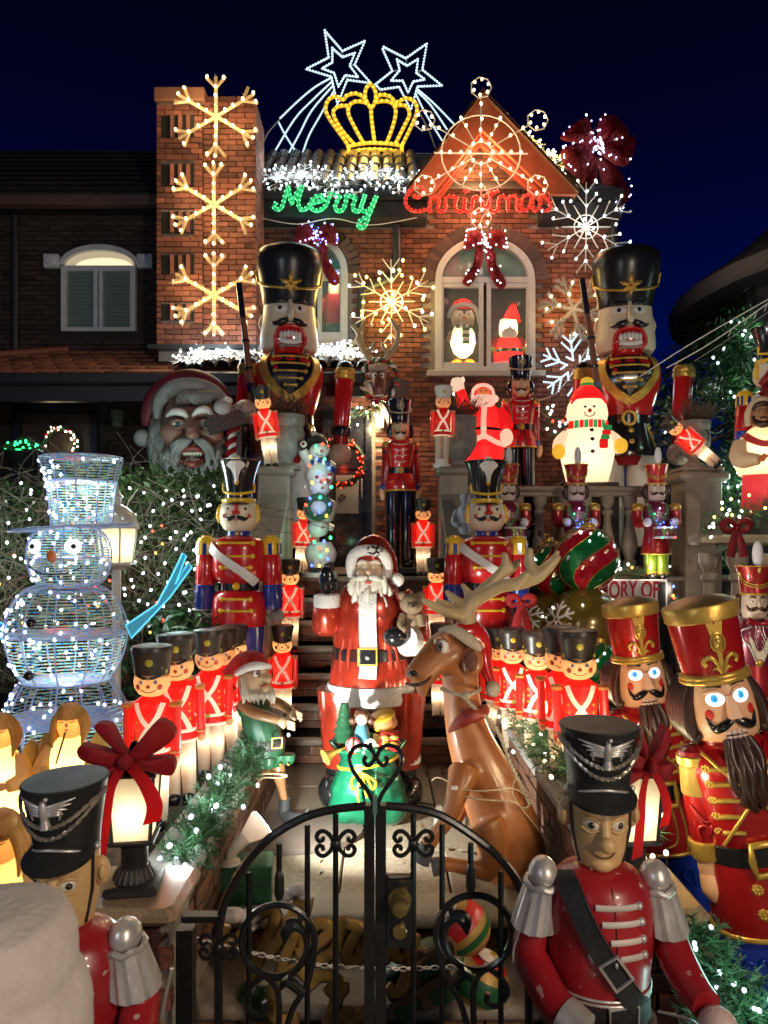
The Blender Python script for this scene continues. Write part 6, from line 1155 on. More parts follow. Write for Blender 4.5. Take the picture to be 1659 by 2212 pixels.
ob('eyelid',tb_(G(),[(215,650,-.12),(265,640,-.15),(300,680,-.14)],[14,20,10]),HIDE,rd)
er=ob('ear',G().ball(q(440,790,-.1),(.052,.035,.075),16,10),HIDE,rd);ob('ear_inner',G().ball(q(435,795,-.135),(.03,.012,.05),14,8),mat('ear_inner',(.13,.035,.02),.6),er)
ob('hat',tb_(G(),[(330,640,-.02),(440,620,.0),(500,700,.02),(520,820,.0),(560,930,-.03)],[70,80,62,45,26]),RED,rd);ob('hat_fur',tb_(G(),[(240,610,-.11),(320,600,-.14),(420,660,-.145),(490,720,-.12)],[18,32,36,22]),mat('worn_fur',(.48,.40,.30),.85,bump=.8,bs=60),rd);ob('pompom',G().ball(q(570,970,-.05),(.036,.036,.038),14,9),MATS['worn_fur'],rd)
ob('scarf',tb_(G(),[(300,1230,-.08),(400,1150,-.155),(510,1110,-.12),(520,1080,.05)],[12,44,36,16]),mat('faded_red_cloth',(.30,.03,.018),.5,var=.3,bump=.3),rd)
g=G();A_=lambda P,Rr:tb_(g,P,Rr,5,12)
A_([(410,600),(405,500),(440,430),(520,380,-.02),(620,330,-.05),(730,310,-.07),(795,240,-.08)],[62,60,50,44,42,40,24]);A_([(720,320,-.06),(850,270,-.05),(940,190,-.05),(990,140,-.05)],[40,42,30,14]);A_([(840,260,-.05),(800,190,-.03),(800,90,-.03)],[36,36,22]);A_([(860,240,-.04),(920,190,-.02),(980,110,-.01)],[30,26,14])
A_([(440,430,.05),(540,330,.07),(610,260,.08),(650,190,.08),(640,118,.08)],[50,42,36,30,20]);A_([(620,255,.08),(690,220,.08),(735,160,.08)],[32,28,15])
A_([(400,500),(290,490,-.06),(200,450,-.1),(125,408,-.12)],[52,36,28,13]);A_([(340,490,-.02),(270,440,-.04),(215,415,-.05)],[34,26,13]);A_([(400,470,0),(330,410,.02),(275,358,.03)],[44,30,14]);A_([(430,420,.05),(410,360,.06),(375,315,.06)],[34,26,14])
melt('antlers',g,ANT,rd,.007,5)['label']='broad pale antlers with rounded tines'
rb=wthing('rope','twisted pale rope knotted round the reindeer neck and trailing down its back','rope',q(400,1000,-.13));ROPE=mat('hemp_rope',(.50,.43,.32),.8,bump=.8,bs=60,stretch=(1,1,3))
g=G()
def twist(pts,r,k=8,turns=60):
    c=crv(pts,k);n=len(c)
    for ph in(0,pi):g.tube([(p[0]+r*.6*cos(ph+i*1.1),p[1]+r*.4*sin(ph+i*1.1),p[2]+r*.6*sin(ph+i*1.1))for i,p in enumerate(c)],r*.75,5)
twist([q(250,965,-.10),q(310,990,-.16),q(400,1005,-.165),q(470,985,-.12),q(490,965,-.03)],.008);twist([q(390,1005,-.165),q(450,1080,-.165),q(560,1170,-.155),(q(620,1270,-.13)),q(680,1430,-.125),q(740,1560,-.12),q(800,1690,-.11)],.008,14)
ob('strand',g,ROPE,rb);ob('knot',G().ball(q(400,1010,-.17),(.022,.018,.018),12,8),ROPE,rb)
cb=wthing('cable','pale extension cable looped twice round the reindeer body','cable',q(500,1600,-.2));CABLE=mat('cream_cable',(.55,.46,.30),.45)
ob('strand',G().tube([q(190,1540,-.1),q(230,1520,-.12),q(330,1560,-.19),q(420,1600,-.215),q(560,1600,-.23),q(700,1590,-.19),q(790,1640,-.12)],.0035,5,k=5).tube([q(400,1640,-.21),q(520,1660,-.23),q(690,1670,-.2),q(760,1710,-.15),q(800,1690,-.12)],.0035,5,k=5).tube([q(720,1500,-.1),q(690,1610,-.19),q(740,1700,-.17),q(820,1800,-.14),q(930,1930,-.12)],.0035,5,k=5),CABLE,cb);ob('connector',G().bbox(q(330,1585,-.215),(.028,.02,.018),.004),WHITE,cb)
# ---------------------------------------------------------------- garden elf
q=UW(4.087,263.3,1333,4.0);u_=1/4.087/390
el=wthing('elf_statue','grey bearded elf statue in green tunic and long red hat by the left planter wall','statue',(-.62,4.0,.35))
ESK=mat('elf_tan',(.26,.13,.055),.35,var=.25,coat=.2,dirt=.3);EFACE=mat('elf_face',(.52,.36,.21),.4,var=.2,bump=.1);TUN=mat('elf_green',(.018,.10,.048),.4,var=.3,bump=.1,dirt=.3)
g=G();tb_(g,[(1210,1300),(1195,1420),(1190,1500),(1160,1660)],[65,52,40,33]);tb_(g,[(1370,1240,-.02),(1390,1400,-.03),(1410,1500,-.03),(1440,1640,-.03)],[65,58,40,34]);tb_(g,[(1220,1330),(1340,1300)],[70,70])
melt('legs',g,ESK,el,.008,4)
g=G();tb_(g,[(1160,760,.02),(1200,900),(1255,1060),(1270,1150),(1265,1290)],[110,150,155,165,185]);tb_(g,[(1060,770,-.02),(1090,860,-.04)],[60,55]);melt('tunic',g,TUN,el,.008,4)
for x,y in((1085,1350),(1200,1345),(1300,1330),(1400,1290),(1470,1290)):ob('tunic_point',tb_(G(),[(x,y-80,-.08 if x<1400 else-.04),(x,y-10,-.09 if x<1400 else-.04),(x+4,y+18,-.09 if x<1400 else-.04)],[62,50,8]),TUN,el);ob('bell',G().ball(q(x,y+12,-.105),.007,8,6),GOLD,el)
ob('belt',G().lathe([(.104,-.028),(.108,-.02),(.109,.02),(.105,.028)],28,1,.95,Matrix.Translation(q(1268,1110))),mat('belt_grey',(.06,.06,.065),.35),el);ob('buckle',G().tube([q(x,y,-.12)for x,y in((1330,1070),(1415,1062),(1410,1150),(1325,1160))],.006,6,True),GOLD,el)
a=ob('arm',tb_(G(),[(1060,770,-.05),(1160,840,-.1),(1290,880,-.14),(1400,915,-.16)],[52,52,45,36]),ESK,el);h_=ob('hand',tb_(G(),[(1400,915,-.16),(1450,945,-.17)],[38,48]),EFACE,a)
for i in range(4):ob('finger',tb_(G(),[(1465,920+i*18,-.19),(1510,935+i*16,-.19),(1520,950+i*14,-.16)],[14,15,11]),EFACE,a)
a=ob('arm',tb_(G(),[(1330,740,.05),(1420,780,.02),(1510,840,-.06)],[52,46,34]),ESK,el);ob('hand',tb_(G(),[(1510,850,-.07),(1540,870,-.09)],[40,46]),EFACE,a)
for i in range(3):ob('finger',tb_(G(),[(1540,840+i*22,-.13),(1580,855+i*20,-.11),(1575,875+i*18,-.08)],[14,14,11]),EFACE,a)
g=G().ball(q(1180,570),(.085,.08,.09));tb_(g,[(1240,520,-.06),(1290,540,-.11),(1275,560,-.12)],[34,36,26]);tb_(g,[(1230,480,-.07),(1280,470,-.09)],[22,24]);g.ball(q(1270,640,-.06),(.03,.03,.03)).ball(q(1050,580,-.02),(.02,.02,.045));melt('head',g,EFACE,el,.006,3)
e_=ob('eye',G().ball(q(1180,500,-.075),(.014,.012,.017),12,8),WHITE,el);ob('pupil',G().ball(q(1190,500,-.088),.007,8,6),BLACKG,e_);ob('mouth',tb_(G(),[(1215,605,-.085),(1250,610,-.1),(1290,590,-.1)],[5,9,4]),mat('mouth_red',(.35,.06,.04),.4),el)
GB=mat('grey_beard',(.46,.42,.34),.55,var=.3,bump=.3,bs=40,dirt=.3);bd=ob('beard',G().ball(q(1170,640,-.01),(.075,.07,.06),14,9),GB,el)
for i in range(34):x=R.uniform(1060,1340);ob('beard_lock',tb_(G(),[(x-20,R.uniform(480,620)if x<1120 else R.uniform(620,660),-.06),(x,690,-.09),(x+R.uniform(-10,20),R.uniform(720,780),-.085)],[14,19,3],3,6),GB,bd)
ob('hat',tb_(G(),[(1170,470),(1160,400,.02),(1060,400,.06),(960,480,.08),(900,560,.08),(1000,640,.07)],[130,110,85,60,50,20]),mat('felt_red',(.36,.01,.015),.8,bump=.3),el);ob('hat_fur',tb_(G(),[(1010,500,-.04),(1100,450,-.09),(1200,430,-.1),(1310,440,-.06)],[26,34,36,24]),FUR,el)
for P in([(1170,1600),(1155,1700,-.02),(1130,1720,-.06)],[(1440,1600,-.03),(1440,1740,-.03),(1520,1770,-.10),(1610,1750,-.14),(1645,1690,-.15)]):ob('boot',tb_(G(),P,[48,50,36]if len(P)==3 else[46,58,44,22,6]),mat('boot_charcoal',(.04,.042,.046),.4,dirt=.2),el)
pl=tag(ob('statue_plinth',G().lathe([(.0,.0),(.30,0),(.30,.03),(0,.03)],36,1.3,.9,T(-.50,3.86,.351),cap=False),mat('plinth_brown',(.12,.09,.075),.7,bump=.2)),'dark round plinth under the boots of the elf statue','plinth')
ec=wthing('cable','white flex tied round the bare knees of the elf','cable',q(1200,1400,-.1));ob('strand',G().tube([q(1090,1440,-.05),q(1150,1400,-.09),q(1300,1385,-.11),q(1460,1395,-.09)],.004,5,k=5).tube([q(1180,1480,-.08),q(1250,1420,-.10),q(1380,1420,-.1),q(1460,1405,-.09)],.004,5,k=5).tube([q(1090,1445,-.05),q(1120,1500,-.08),q(1180,1440,-.1),q(1240,1390,-.1)],.004,5,k=5),CABLE,ec);ob('adapter',G().bbox(q(1130,1510,-.09),(.03,.025,.04),.005),WHITE,ec)
# floodlight on its green box
gb=thing('green_box','low dark green wooden box on the path carrying the floodlight','box',(-.645,3.16,.35),6);ob('crate',G().bbox((.03,0,.085),(.25,.16,.165),.004),mat('dark_green_wood',(.012,.075,.03),.55,var=.3,stretch=(8,1,1),bump=.2),gb);ob('plank_joint',G().box((.03,-.0785,.085),(.245,.006,.004)),BLACKM,gb)
fl=wthing('floodlight','white floodlight bulb in a pale socket on the green box, lighting the Santa','floodlight',(-.66,3.16,.52));f0=V((-.69,3.13,.53));dv=V((.75,.45,.55)).normalized()
ob('foot',G().lathe([(.05,0),(.045,.012),(.015,.02)],18,M=Matrix.Translation((-.67,3.13,.516))),mat('aged_white',(.55,.47,.40),.4,dirt=.3),fl);ob('socket',G().tube([(-.67,3.13,.53),(-.66,3.14,.565),tuple(f0+V((.035,.02,.045))+dv*.06)],[.018,.026,.03],14,k=3),MATS['aged_white'],fl)
c1=f0+V((.035,.02,.045))+dv*.06
ob('reflector',G().tube([tuple(c1),tuple(c1+dv*.035),tuple(c1+dv*.08),tuple(c1+dv*.095)],[.03,.044,.064,.066],22),mat('frosted_bulb',(.72,.64,.58),.3,trans=.3),fl,50);ob('lens',G().tube([tuple(c1+dv*.0955),tuple(c1+dv*.10)],[.06,.058],22),glow('floodlight_lens',(1,.95,.85),14),fl)
lamp(fl,c1+dv*.13,150,(.98,1,.90),.045,'SPOT',target=(.22,4.2,.72),cone=112,blend=.85)
lamp(fl,c1+dv*.12,3.5,(.95,1,.88),.04)
cw=wthing('cable','white cable coiled at the foot of the green box','cable',(-.72,2.95,.36));ob('strand',G().tube([(-.73,3.0,.75),(-.72,3.0,.5),(-.74,2.98,.38),(-.70,2.93,.36),(-.74,2.88,.36),(-.79,2.92,.37),(-.74,2.97,.40),(-.68,2.93,.37),(-.6,3.0,.36),(-.5,3.08,.36)],.005,6,k=5),WIRE,cw)
# ---------------------------------------------------------------- black gate
IR=IRON;gt=wthing('garden_gate','black wrought iron double gate with arched top, scrolls and a heart finial','gate',(0,2.0,0));q=lambda x,y,dy=0:tuple(W(x,y,2.0+dy))
for x0,x1 in((787,809),(811,834)):ob('stile',G().box((((x0+x1)/2-829.5)/780,2.0,.6),((x1-x0)/780,.03,1.16)),IR,gt,0)
for nm,P in(('leaf_arch',[(474,2000),(482,1960),(500,1917),(525,1874),(556,1836),(595,1801),(660,1765),(725,1748),(790,1741)]),('leaf_arch',[(834,1741),(890,1746),(950,1761),(1018,1803),(1075,1850),(1112,1895),(1135,1945),(1142,1990)])):ob(nm,G().tube([q(*p)for p in P],.012,8,k=5),IR,gt)
AX=lambda x:1741+((abs(x-811)/335)**2.2)*215
for x in(725,664,603,538,893,955,1017,1082):ob('bar',G().tube([q(x,AX(x)+6),q(x,2420 if x in(725,893,955,664,538,1082)else 1940)],.0078,4),IR,gt,0)
for x in(472,1143):ob('edge_bar',G().tube([q(x,1975),q(x,2480)],.012,6),IR,gt,0)
for x,y in((603,1905),(1017,1890)):ob('bar_collar',G().tube([q(x,y-25),q(x,y-10),q(x,y+25),q(x,y+38)],[.009,.014,.014,.009],8),IR,gt)
def scroll(cx,cy,s,f1,f2):return G().tube([q(cx+f1*s*p[0],cy+f2*s*p[1],-.012)for p in((.1,.0),(.25,-.35),(.55,-.62),(.85,-.58),(.98,-.32),(.85,-.12),(.66,-.18),(.66,-.34))],.0062,6,k=4)
for cx,cy,s in((725,1822,42),(893,1822,42),(472,2045,40)):
    for f1 in(-1,1):
        for f2 in(-1,1):ob('scroll',scroll(cx,cy,s,f1,f2),IR,gt)
    ob('scroll_boss',G().ball(q(cx,cy,-.012),.016,10,7),IR,gt)
for cx,cy,r,f in((601,2033,79,1),(1024,2015,82,-1)):
    P=[(cx+r*cos(a)*(1 if a<4.6 else 1-.13*(a-4.6))*f,cy-r*sin(a)*(1 if a<4.6 else 1-.13*(a-4.6)))for a in[-.6+i*.36 for i in range(21)]]
    ob('great_scroll',G().tube([q(*p)for p in P],.0098,7,k=2),IR,gt)
    ob('leaf_finial',G().tube([q(*P[-1]),q(P[-1][0]-20*f,P[-1][1]-18),q(P[-1][0]-38*f,P[-1][1]-6),q(P[-1][0]-42*f,P[-1][1]+22)],[.008,.018,.02,.004],8,k=4).ball(q(P[-1][0]-8*f,P[-1][1]-30),(.008,.008,.016),8,6),IR,gt)
    P=[(cx-30*f,cy+75),(cx-60*f,cy+100),(cx-72*f,cy+130),(cx-50*f,cy+158),(cx-28*f,cy+150),(cx-30*f,cy+130)];ob('small_scroll',G().tube([q(*p)for p in P],.0085,6,k=4),IR,gt)
    ob('small_scroll',G().tube([q(*p)for p in((cx-30*f,cy+75),(cx-5*f,cy+100),(cx+2*f,cy+150),(cx-5*f,cy+260))],.0085,6,k=4),IR,gt);ob('tendril',G().tube([q(*p)for p in((cx+80*f,cy+20),(cx+62*f,cy+95),(cx+30*f,cy+150),(cx+8*f,cy+230))],.0085,6,k=4),IR,gt);ob('leaf',G().tube([q(cx+52*f,cy+112,-.01),q(cx+20*f,cy+85,-.02),q(cx+5*f,cy+105,-.01)],[.012,.016,.003],8,k=3),IR,gt)
HT=[(808,1738),(796,1712),(777,1686),(760,1660),(755,1636),(765,1616),(787,1610),(804,1622),(807,1642),(795,1654),(786,1644),(791,1634)]
ob('heart_finial',G().tube([q(*p)for p in HT],.0062,6,k=4).tube([q(1623-p[0],p[1])for p in HT],.0062,6,k=4),IR,gt);ob('finial_stem',G().box(q(810,1738,-.01),(.012,.012,.05)),mat('chipped_teal',(.10,.2,.17),.4),gt)
lk=ob('lock_plate',G().bbox(q(862,1966),(.073,.04,.19),.003),IR,gt);ob('knob',G().lathe([(.032,0),(.032,.012),(.014,.014),(.014,.03),(.026,.04),(.028,.052),(.02,.063),(.002,.066)],22,M=Matrix.Translation(q(863,1940,-.02))@T(rx=90)),mat('aged_brass',(.46,.34,.13),.22,.85,var=.3,dirt=.4),lk);ob('keyhole',G().lathe([(.021,0),(.021,.012),(.017,.016),(.001,.016)],20,M=Matrix.Translation(q(863,2010,-.02))@T(rx=90)),MATS['aged_brass'],lk)
gp=wthing('gate_post','plain black iron gate post with rail stub, left of the gate','post',(-.56,2.0,0));ob('shaft',G().box((-.548,2.0,.42),(.045,.045,.84)),IR,gp,0);ob('rail',G().bbox((-.50,2.0,.867),(.115,.04,.018),.003),IR,gp,0);ob('hasp',G().tube([(-.585,1.99,.73),(-.60,1.98,.66),(-.61,1.98,.60)],.006,6),SILVER,gp)
cn=wthing('chain','steel chain strung across behind the gate bars','chain',tuple(W(700,2075,2.12)))
for i in range(34):
    f_=i/33;p=W(430+560*f_,2030+58*f_+28*sin(pi*f_),2.1);ob('link',G().tube([(p.x+.011*cos(a),p.y+(.006*sin(a)if i%2 else 0),p.z+(.0 if i%2 else .006*sin(a)))for a in[k*pi/5 for k in range(10)]],.0022,5,True),SILVER,cn)
ob('padlock',G().bbox(W(800,2105,2.07),(.03,.014,.028),.003),mat('lock_dark',(.03,.03,.03),.4),cn)
# gold lettering standing on the step behind the gate
q=UW(2.169,384,1700.7,2.62);GLT=mat('ochre_gold',(.42,.24,.06),.45,.3,var=.2,bump=.1,dirt=.3);BRN=mat('letter_edge',(.16,.08,.03),.5)
lt=wthing('gold_lettering','gold script letters spelling Merry Christmas leaning on the step behind the gate','lettering',(-.1,2.6,.02))
for s in([(215,640),(205,700),(250,730),(310,680),(370,600),(430,575),(455,610),(410,720),(350,860),(330,900)],[(420,780),(490,680),(560,560),(575,500),(600,520),(570,640),(500,800),(470,900)],[(560,780),(640,740),(710,680),(690,640),(630,650),(590,720),(600,790),(660,810),(730,770)],[(740,760),(770,640),(800,640),(850,660),(810,730),(790,800),(840,800),(880,760),(905,660),(960,680),(925,760),(915,810),(960,805),(1000,740)],[(1010,690),(1020,790),(1075,770),(1100,690),(1080,850),(1030,960),(980,930)],[(640,930),(560,850),(470,900),(430,1010),(470,1090),(560,1080)],[(610,900),(700,880),(770,930),(740,970),(700,930)],[(770,900),(735,1010),(700,1110)],[(740,1090),(790,1050),(800,1110)],[(830,1110),(860,1050),(900,1110)]):
    o=ob('letter',G().tube([q(*p)for p in s],.021,8,k=5,flat=.6),GLT,lt);ob('letter_back',G().tube([q(p[0]+4,p[1]+3,.025)for p in s],.026,8,k=5,flat=.7),BRN,o)
SNOWP=mat('plaster_snow',(.62,.52,.46),.8,bump=.6,bs=50)
for x,y,r in((255,600,.05),(330,605,.045),(345,650,.025),(510,505,.035),(570,480,.04),(600,505,.03)):ob('snow_lump',G().ball(q(x,y,-.01),(r,.03,r*.55),12,8),SNOWP,lt)
# plaster baubles and gift on the step
q=UW(2.479,768,1700.7,2.75)
def bauble(label,cx,cy,r,tilt,cols,snow=True,d=2.75,name='plaster_bauble',group='plaster baubles on the step'):
    c=W(cx,cy,d);t=thing(name,label,'bauble',c,group=group);t.rotation_euler=(0,rad(tilt),0);rr=r/F*d;n=7
    for i in range(n):
        z0_,z1_=-1+2*i/n,-1+2*(i+1)/n;P=[(rr*math.sqrt(max(0,1-z*z))*(1.0 if i%2 else 1.012),rr*z)for z in[z0_+(z1_-z0_)*k/4 for k in range(5)]]
        ob('band',G().lathe(P,26),cols[i%len(cols)],t)
    if snow:ob('snow_cap',G().ball((-.1*rr,0,rr*.95),(rr*.5,rr*.45,rr*.16),14,8).tube([(-.3*rr,-.5*rr,rr*.9),(-.34*rr,-.62*rr,rr*.7)],[rr*.1,rr*.06],8).tube([(.25*rr,-.5*rr,rr*.9),(.28*rr,-.66*rr,rr*.55)],[rr*.1,rr*.05],8),SNOWP,t)
    ob('hanger',G().tube([(0,0,rr*1.0),(0,0,rr*1.14)],rr*.14,10),GOLD,t);return t
BG=mat('bauble_green',(.015,.09,.03),.4,var=.3);BR_=mat('bauble_red',(.42,.012,.014),.35,var=.2)
bauble('striped red, green and gold plaster bauble with dripping snow behind the gate bars',1003,2003,56,-38,[BR_,GLT,BG,GLT,BR_,BR_,GLT]);bauble('lower green and red plaster bauble behind the scroll of the gate',1040,2120,58,24,[BR_,GLT,BG,BG,BG,GLT,BR_]);bauble('green plaster bauble with snow low in the left half of the gate',560,2165,52,10,[BG,BG,GLT,BG,BG,BG,BG])
gi=thing('plaster_gift','green plaster gift box with a brown ribbon behind the gate lock side','gift box',W(915,2150,2.72),10);ob('box',G().bbox((0,0,.06),(.24,.1,.22),.01,T(ry=-24)),BG,gi);ob('ribbon',G().box((0,-.004,.06),(.035,.106,.23),T(ry=-24)).box((0,-.006,.06),(.25,.11,.035),T(ry=-24)),BRN,gi);ob('bow',G().tube([(0,-.06,.19),(-.09,-.08,.24),(-.07,-.08,.16),(0,-.06,.19),(.08,-.08,.24),(.08,-.08,.16),(0,-.06,.19)],.016,7,k=4),BRN,gi)
# ---------------------------------------------------------------- the two drummers in the foreground (1.45 m)
FR=mat('worn_red',(.34,.012,.018),.32,var=.22,vs=9,bump=.08,bs=30,coat=.25,chip=((.5,.3,.26),30,.665),dirt=.35);FFACE=mat('worn_tan',(.68,.43,.19),.4,var=.2,vs=7,bump=.08,dirt=.2);FHAT=mat('worn_black',(.018,.017,.017),.42,var=.35,bump=.08,chip=((.25,.22,.2),18,.68));LEATH=mat('strap_black',(.014,.014,.015),.55,bump=.3,bs=60);HANDM=mat('flaked_pink',(.58,.42,.38),.45,chip=((.42,.24,.10),12,.60),bump=.3)
def fdrummer(label,loc,rz,group='large drummer soldiers',rx=0,ry=0):
    t=thing('drummer_soldier',label,'soldier statue',loc,rz,group=group,rx=rx,ry=ry)
    for s in(-1,1):part(t,'leg',[(.06,.08),(.075,.4),(.082,.68)],BLACKM,1,1,T(s*.075));ob('boot',G().ball((s*.075,-.04,.05),(.06,.11,.055),14,8),BLACKG,t)
    J=part(t,'jacket',[(.128,.62),(.135,.70),(.132,.735),(.14,.82),(.15,.92),(.15,1.0),(.138,1.055),(.105,1.09),(.05,1.11)],FR,1,.78,n=40)
    ft(t,'front_seam',mat('seam_dark',(.08,.004,.006),.5),lambda g:J.line(g,[(.012,1.08),(.018,.95),(.02,.8),(.02,.72)],.0022,0))
    B=part(t,'belt',[(.137,.70),(.141,.705),(.139,.76),(.134,.763)],LEATH,1,.79,n=40);ft(t,'belt_buckle',SILVER,lambda g:g.tube([B.at(u,z,.008)[0]for u,z in((.0,.698),(.075,.698),(.078,.765),(.0,.765))],.005,6,True));ft(t,'belt_cord',SILVER,lambda g:J.ring(g,.772,.004,off=.004));ft(t,'belt_cord',SILVER,lambda g:J.ring(g,.785,.004,off=.004))
    for i,(z,u0,u1)in enumerate(((1.038,-.035,.075),(.998,-.02,.08),(.95,.002,.085),(.905,.028,.09))):
        o=ft(t,'frog_bar',mat('worn_cream',(.60,.52,.46),.45,dirt=.3),lambda g:J.line(g,[(u0,z),((u0+u1)/2,z+.001),(u1,z)],.0085,.002,flat=.6));ft(o,'knob',SILVER,lambda g:J.blob(g,u1+.008,z,.0115,.0115,.011,10))
    for u,z in((-.062,.955),(-.045,.908)):ft(t,'knob',SILVER,lambda g:J.blob(g,u,z,.0115,.0125,.011,10))
    ft(t,'sash',LEATH,lambda g:J.band(g,[(-.10,1.085),(-.085,1.05),(-.045,.96),(.005,.88),(.055,.80),(.085,.765)],.052,.012,8));ft(t,'sash_edge',LEATH,lambda g:J.line(g,[(-.072,1.085),(-.02,.97),(.03,.89),(.08,.81)],.003,.012))
    ft(t,'sash_buckle',SILVER,lambda g:g.tube([J.at(u,z,.018)[0]for u,z in((-.028,.895),(.012,.925),(.052,.862),(.012,.83))],.0055,6,True));ft(t,'buckle_pin',SILVER,lambda g:J.blob(g,.012,.90,.005,.009,.008,8,off=.014))
    part(t,'collar',[(.052,1.085),(.056,1.09),(.05,1.14),(.045,1.142)],LEATH);ft(t,'collar_stud',GOLD,lambda g:g.ball((-.03,-.042,1.108),.005,8,6));ft(t,'collar_front',FR,lambda g:g.prism([(-.016,1.135),(.016,1.135),(.012,1.085),(-.012,1.085)],-.052,-.044))
    H=Turn([(.036,1.10),(.054,1.113),(.064,1.15),(.070,1.21),(.073,1.28),(.070,1.31)],1,1.0)
    g=H.g();g.ball((0,-.072,1.186),(.016,.022,.016),14,9).tube([(0,-.064,1.25),(0,-.072,1.215),(0,-.080,1.19)],[.012,.014,.016],10,k=3).ball((0,-.044,1.122),(.03,.022,.02),12,8);g.tube([(-.052,-.046,1.256),(-.028,-.066,1.252),(-.01,-.07,1.248)],[.008,.01,.006],8,k=3).tube([(.052,-.046,1.256),(.028,-.066,1.252),(.01,-.07,1.248)],[.008,.01,.006],8,k=3)
    melt('head',g,FFACE,t,.0045,3)
    ft(t,'nose_bulb',FFACE,lambda g:g.ball((0,-.096,1.187),(.0195,.018,.0195),16,10))
    for s in(-1,1):ft(t,'ear',FFACE,lambda g:g.ball((s*.080,.005,1.23),(.02,.018,.035),14,9).ball((s*.088,-.008,1.23),(.010,.010,.02),10,7));ft(t,'chin_strap',LEATH,lambda g:g.tube([(s*.074,-.02,1.29),(s*.070,-.022,1.2),(s*.052,-.025,1.12)],.004,6))
    eyes(t,H,1.224,.032,.0195,.016,None,.8,mat('eye_dark',(.03,.022,.015),.25),mat('eye_ivory',(.68,.58,.44),.35),look=.002,th=.007)
    for s in(-1,1):ft(t,'eyelid',FFACE,lambda g:H.line(g,[(s*.012,1.232),(s*.03,1.241),(s*.05,1.236)],[.003,.005,.003],.004));ft(t,'lower_lid',FFACE,lambda g:H.line(g,[(s*.014,1.214),(s*.032,1.206),(s*.049,1.216)],.003,.004))
    ft(t,'mouth',mat('crease_brown',(.13,.06,.025),.5),lambda g:H.line(g,[(-.030,1.158),(-.012,1.147),(.01,1.147),(.026,1.16)],[.001,.0022,.0022,.0008],.0035))
    A=part(t,'shako',[(.070,1.285),(.073,1.29),(.075,1.32),(.094,1.44),(.098,1.448),(.095,1.452),(.001,1.453)],FHAT,1,1.05,n=40)
    ft(t,'visor',FHAT,lambda g:[g.strip([(.082*sin(a)*k1,-.078*cos(a)*k1*1.0-y1,z1-.014*(1-cos(a))*f1)for a in[i*pi/16*1.12-pi*.56 for i in range(17)]],[(.082*sin(a)*k2,-.078*cos(a)*k2-y2,z2-.018*(1-cos(a))*f2)for a in[i*pi/16*1.12-pi*.56 for i in range(17)]])for k1,y1,z1,f1,k2,y2,z2,f2 in((.9,0,1.305,0,1.0,.040,1.272,-1),(1.0,.040,1.272,-1,.98,.040,1.265,-1),(.98,.040,1.265,-1,.88,0,1.298,0))])
    ft(t,'hat_band',SILVER,lambda g:A.line(g,[(-.072,1.285),(-.05,1.302),(0,1.312),(.05,1.302),(.072,1.285)],.0035,.001));
    for s in(-1,1):ft(t,'strap_stud',SILVER,lambda g:g.ball((s*.078,-.01,1.295),.009,10,7))
    for dz,dr in((0,.062),(-.022,.085)):
        g=G()
        P=[A.at(u*.094,1.432+dz*.2-dr*(1-u*u),.008)[0]for u in[-1+2*i/40 for i in range(41)]]
        for ph in(0,pi):g.tube([p+V((0,.0015*cos(ph+i*1.3),.0032*sin(ph+i*1.3)))for i,p in enumerate(P)],.0032,5)
        ob('braid',g,mat('braid_silver',(.5,.44,.36),.32,.8,var=.3),t)
    def E(P):return[A.at(u*.001,1.44-z*.001,.005)[0]for u,z in P]
    eg=ft(t,'eagle',SILVER,lambda g:A.line(g,[(0,1.432),(0,1.41),(0,1.385)],[.006,.011,.008],.004,3)and A.blob(g,.006,1.436,.006,.005,.006,8)and A.line(g,[(0,1.392),(0,1.37)],[.008,.014],.004,0))
    for s in(-1,1):
        for i in range(5):ft(eg,'feather',SILVER,lambda g:A.line(g,[(s*.006,1.418-i*.005),(s*.03,1.424-i*.006),(s*(.062-i*.008),1.434-i*.012)],[.004,.0045,.0015],.004,3))
    for s in(-1,1):
        e_=ob('epaulette',G().ball((s*.155,0,1.072),(.042,.045,.046),18,11),SILVER,t);ob('rope_ring',G().tube([(s*.157+.046*cos(a),.048*sin(a),1.046+.004*sin(6*a))for a in[i*pi/14 for i in range(28)]],.0095,7,True),SILVER,e_)
        g=G();n=13;P0=[];P1=[]
        for i in range(2*n+1):a=2*pi*i/(2*n);k_=1.0 if i%2 else .93;P0.append((s*.158+.050*cos(a)*k_,.052*sin(a)*k_,1.045));P1.append((s*.178+.070*cos(a)*k_,.070*sin(a)*k_,.925+.006*(i%2)))
        ob('fringe',g.strip(P0,P1),SILVER,e_,20)
        if s<0:a=ob('arm',G().tube([(-.16,0,1.03),(-.185,.0,.90),(-.19,-.0,.84),(-.155,-.10,.79),(-.10,-.17,.765)],[.036,.046,.05,.048,.045],18,k=4),FR,t);ob('cuff',G().tube([(-.125,-.145,.772),(-.085,-.185,.757)],.052,18),SILVER,a);ob('hand',G().ball((-.065,-.215,.73),.047,18,12),HANDM,a);ob('arm_stripe',G().tube([(-.225,-.02,.91),(-.242,-.02,.85),(-.23,-.035,.80),(-.175,-.13,.765)],.003,5,k=4),SILVER,a)
        else:a=ob('arm',G().tube([(.16,0,1.03),(.19,.0,.92),(.20,-.03,.87),(.215,-.10,.835),(.23,-.16,.825)],[.036,.046,.05,.046,.04],18,k=4),FR,t);h_=ob('hand',G().ball((.243,-.20,.80),.047,18,12),HANDM,a);ob('hole',G().ball((.232,-.245,.798),.009,10,7),BLACKM,h_)
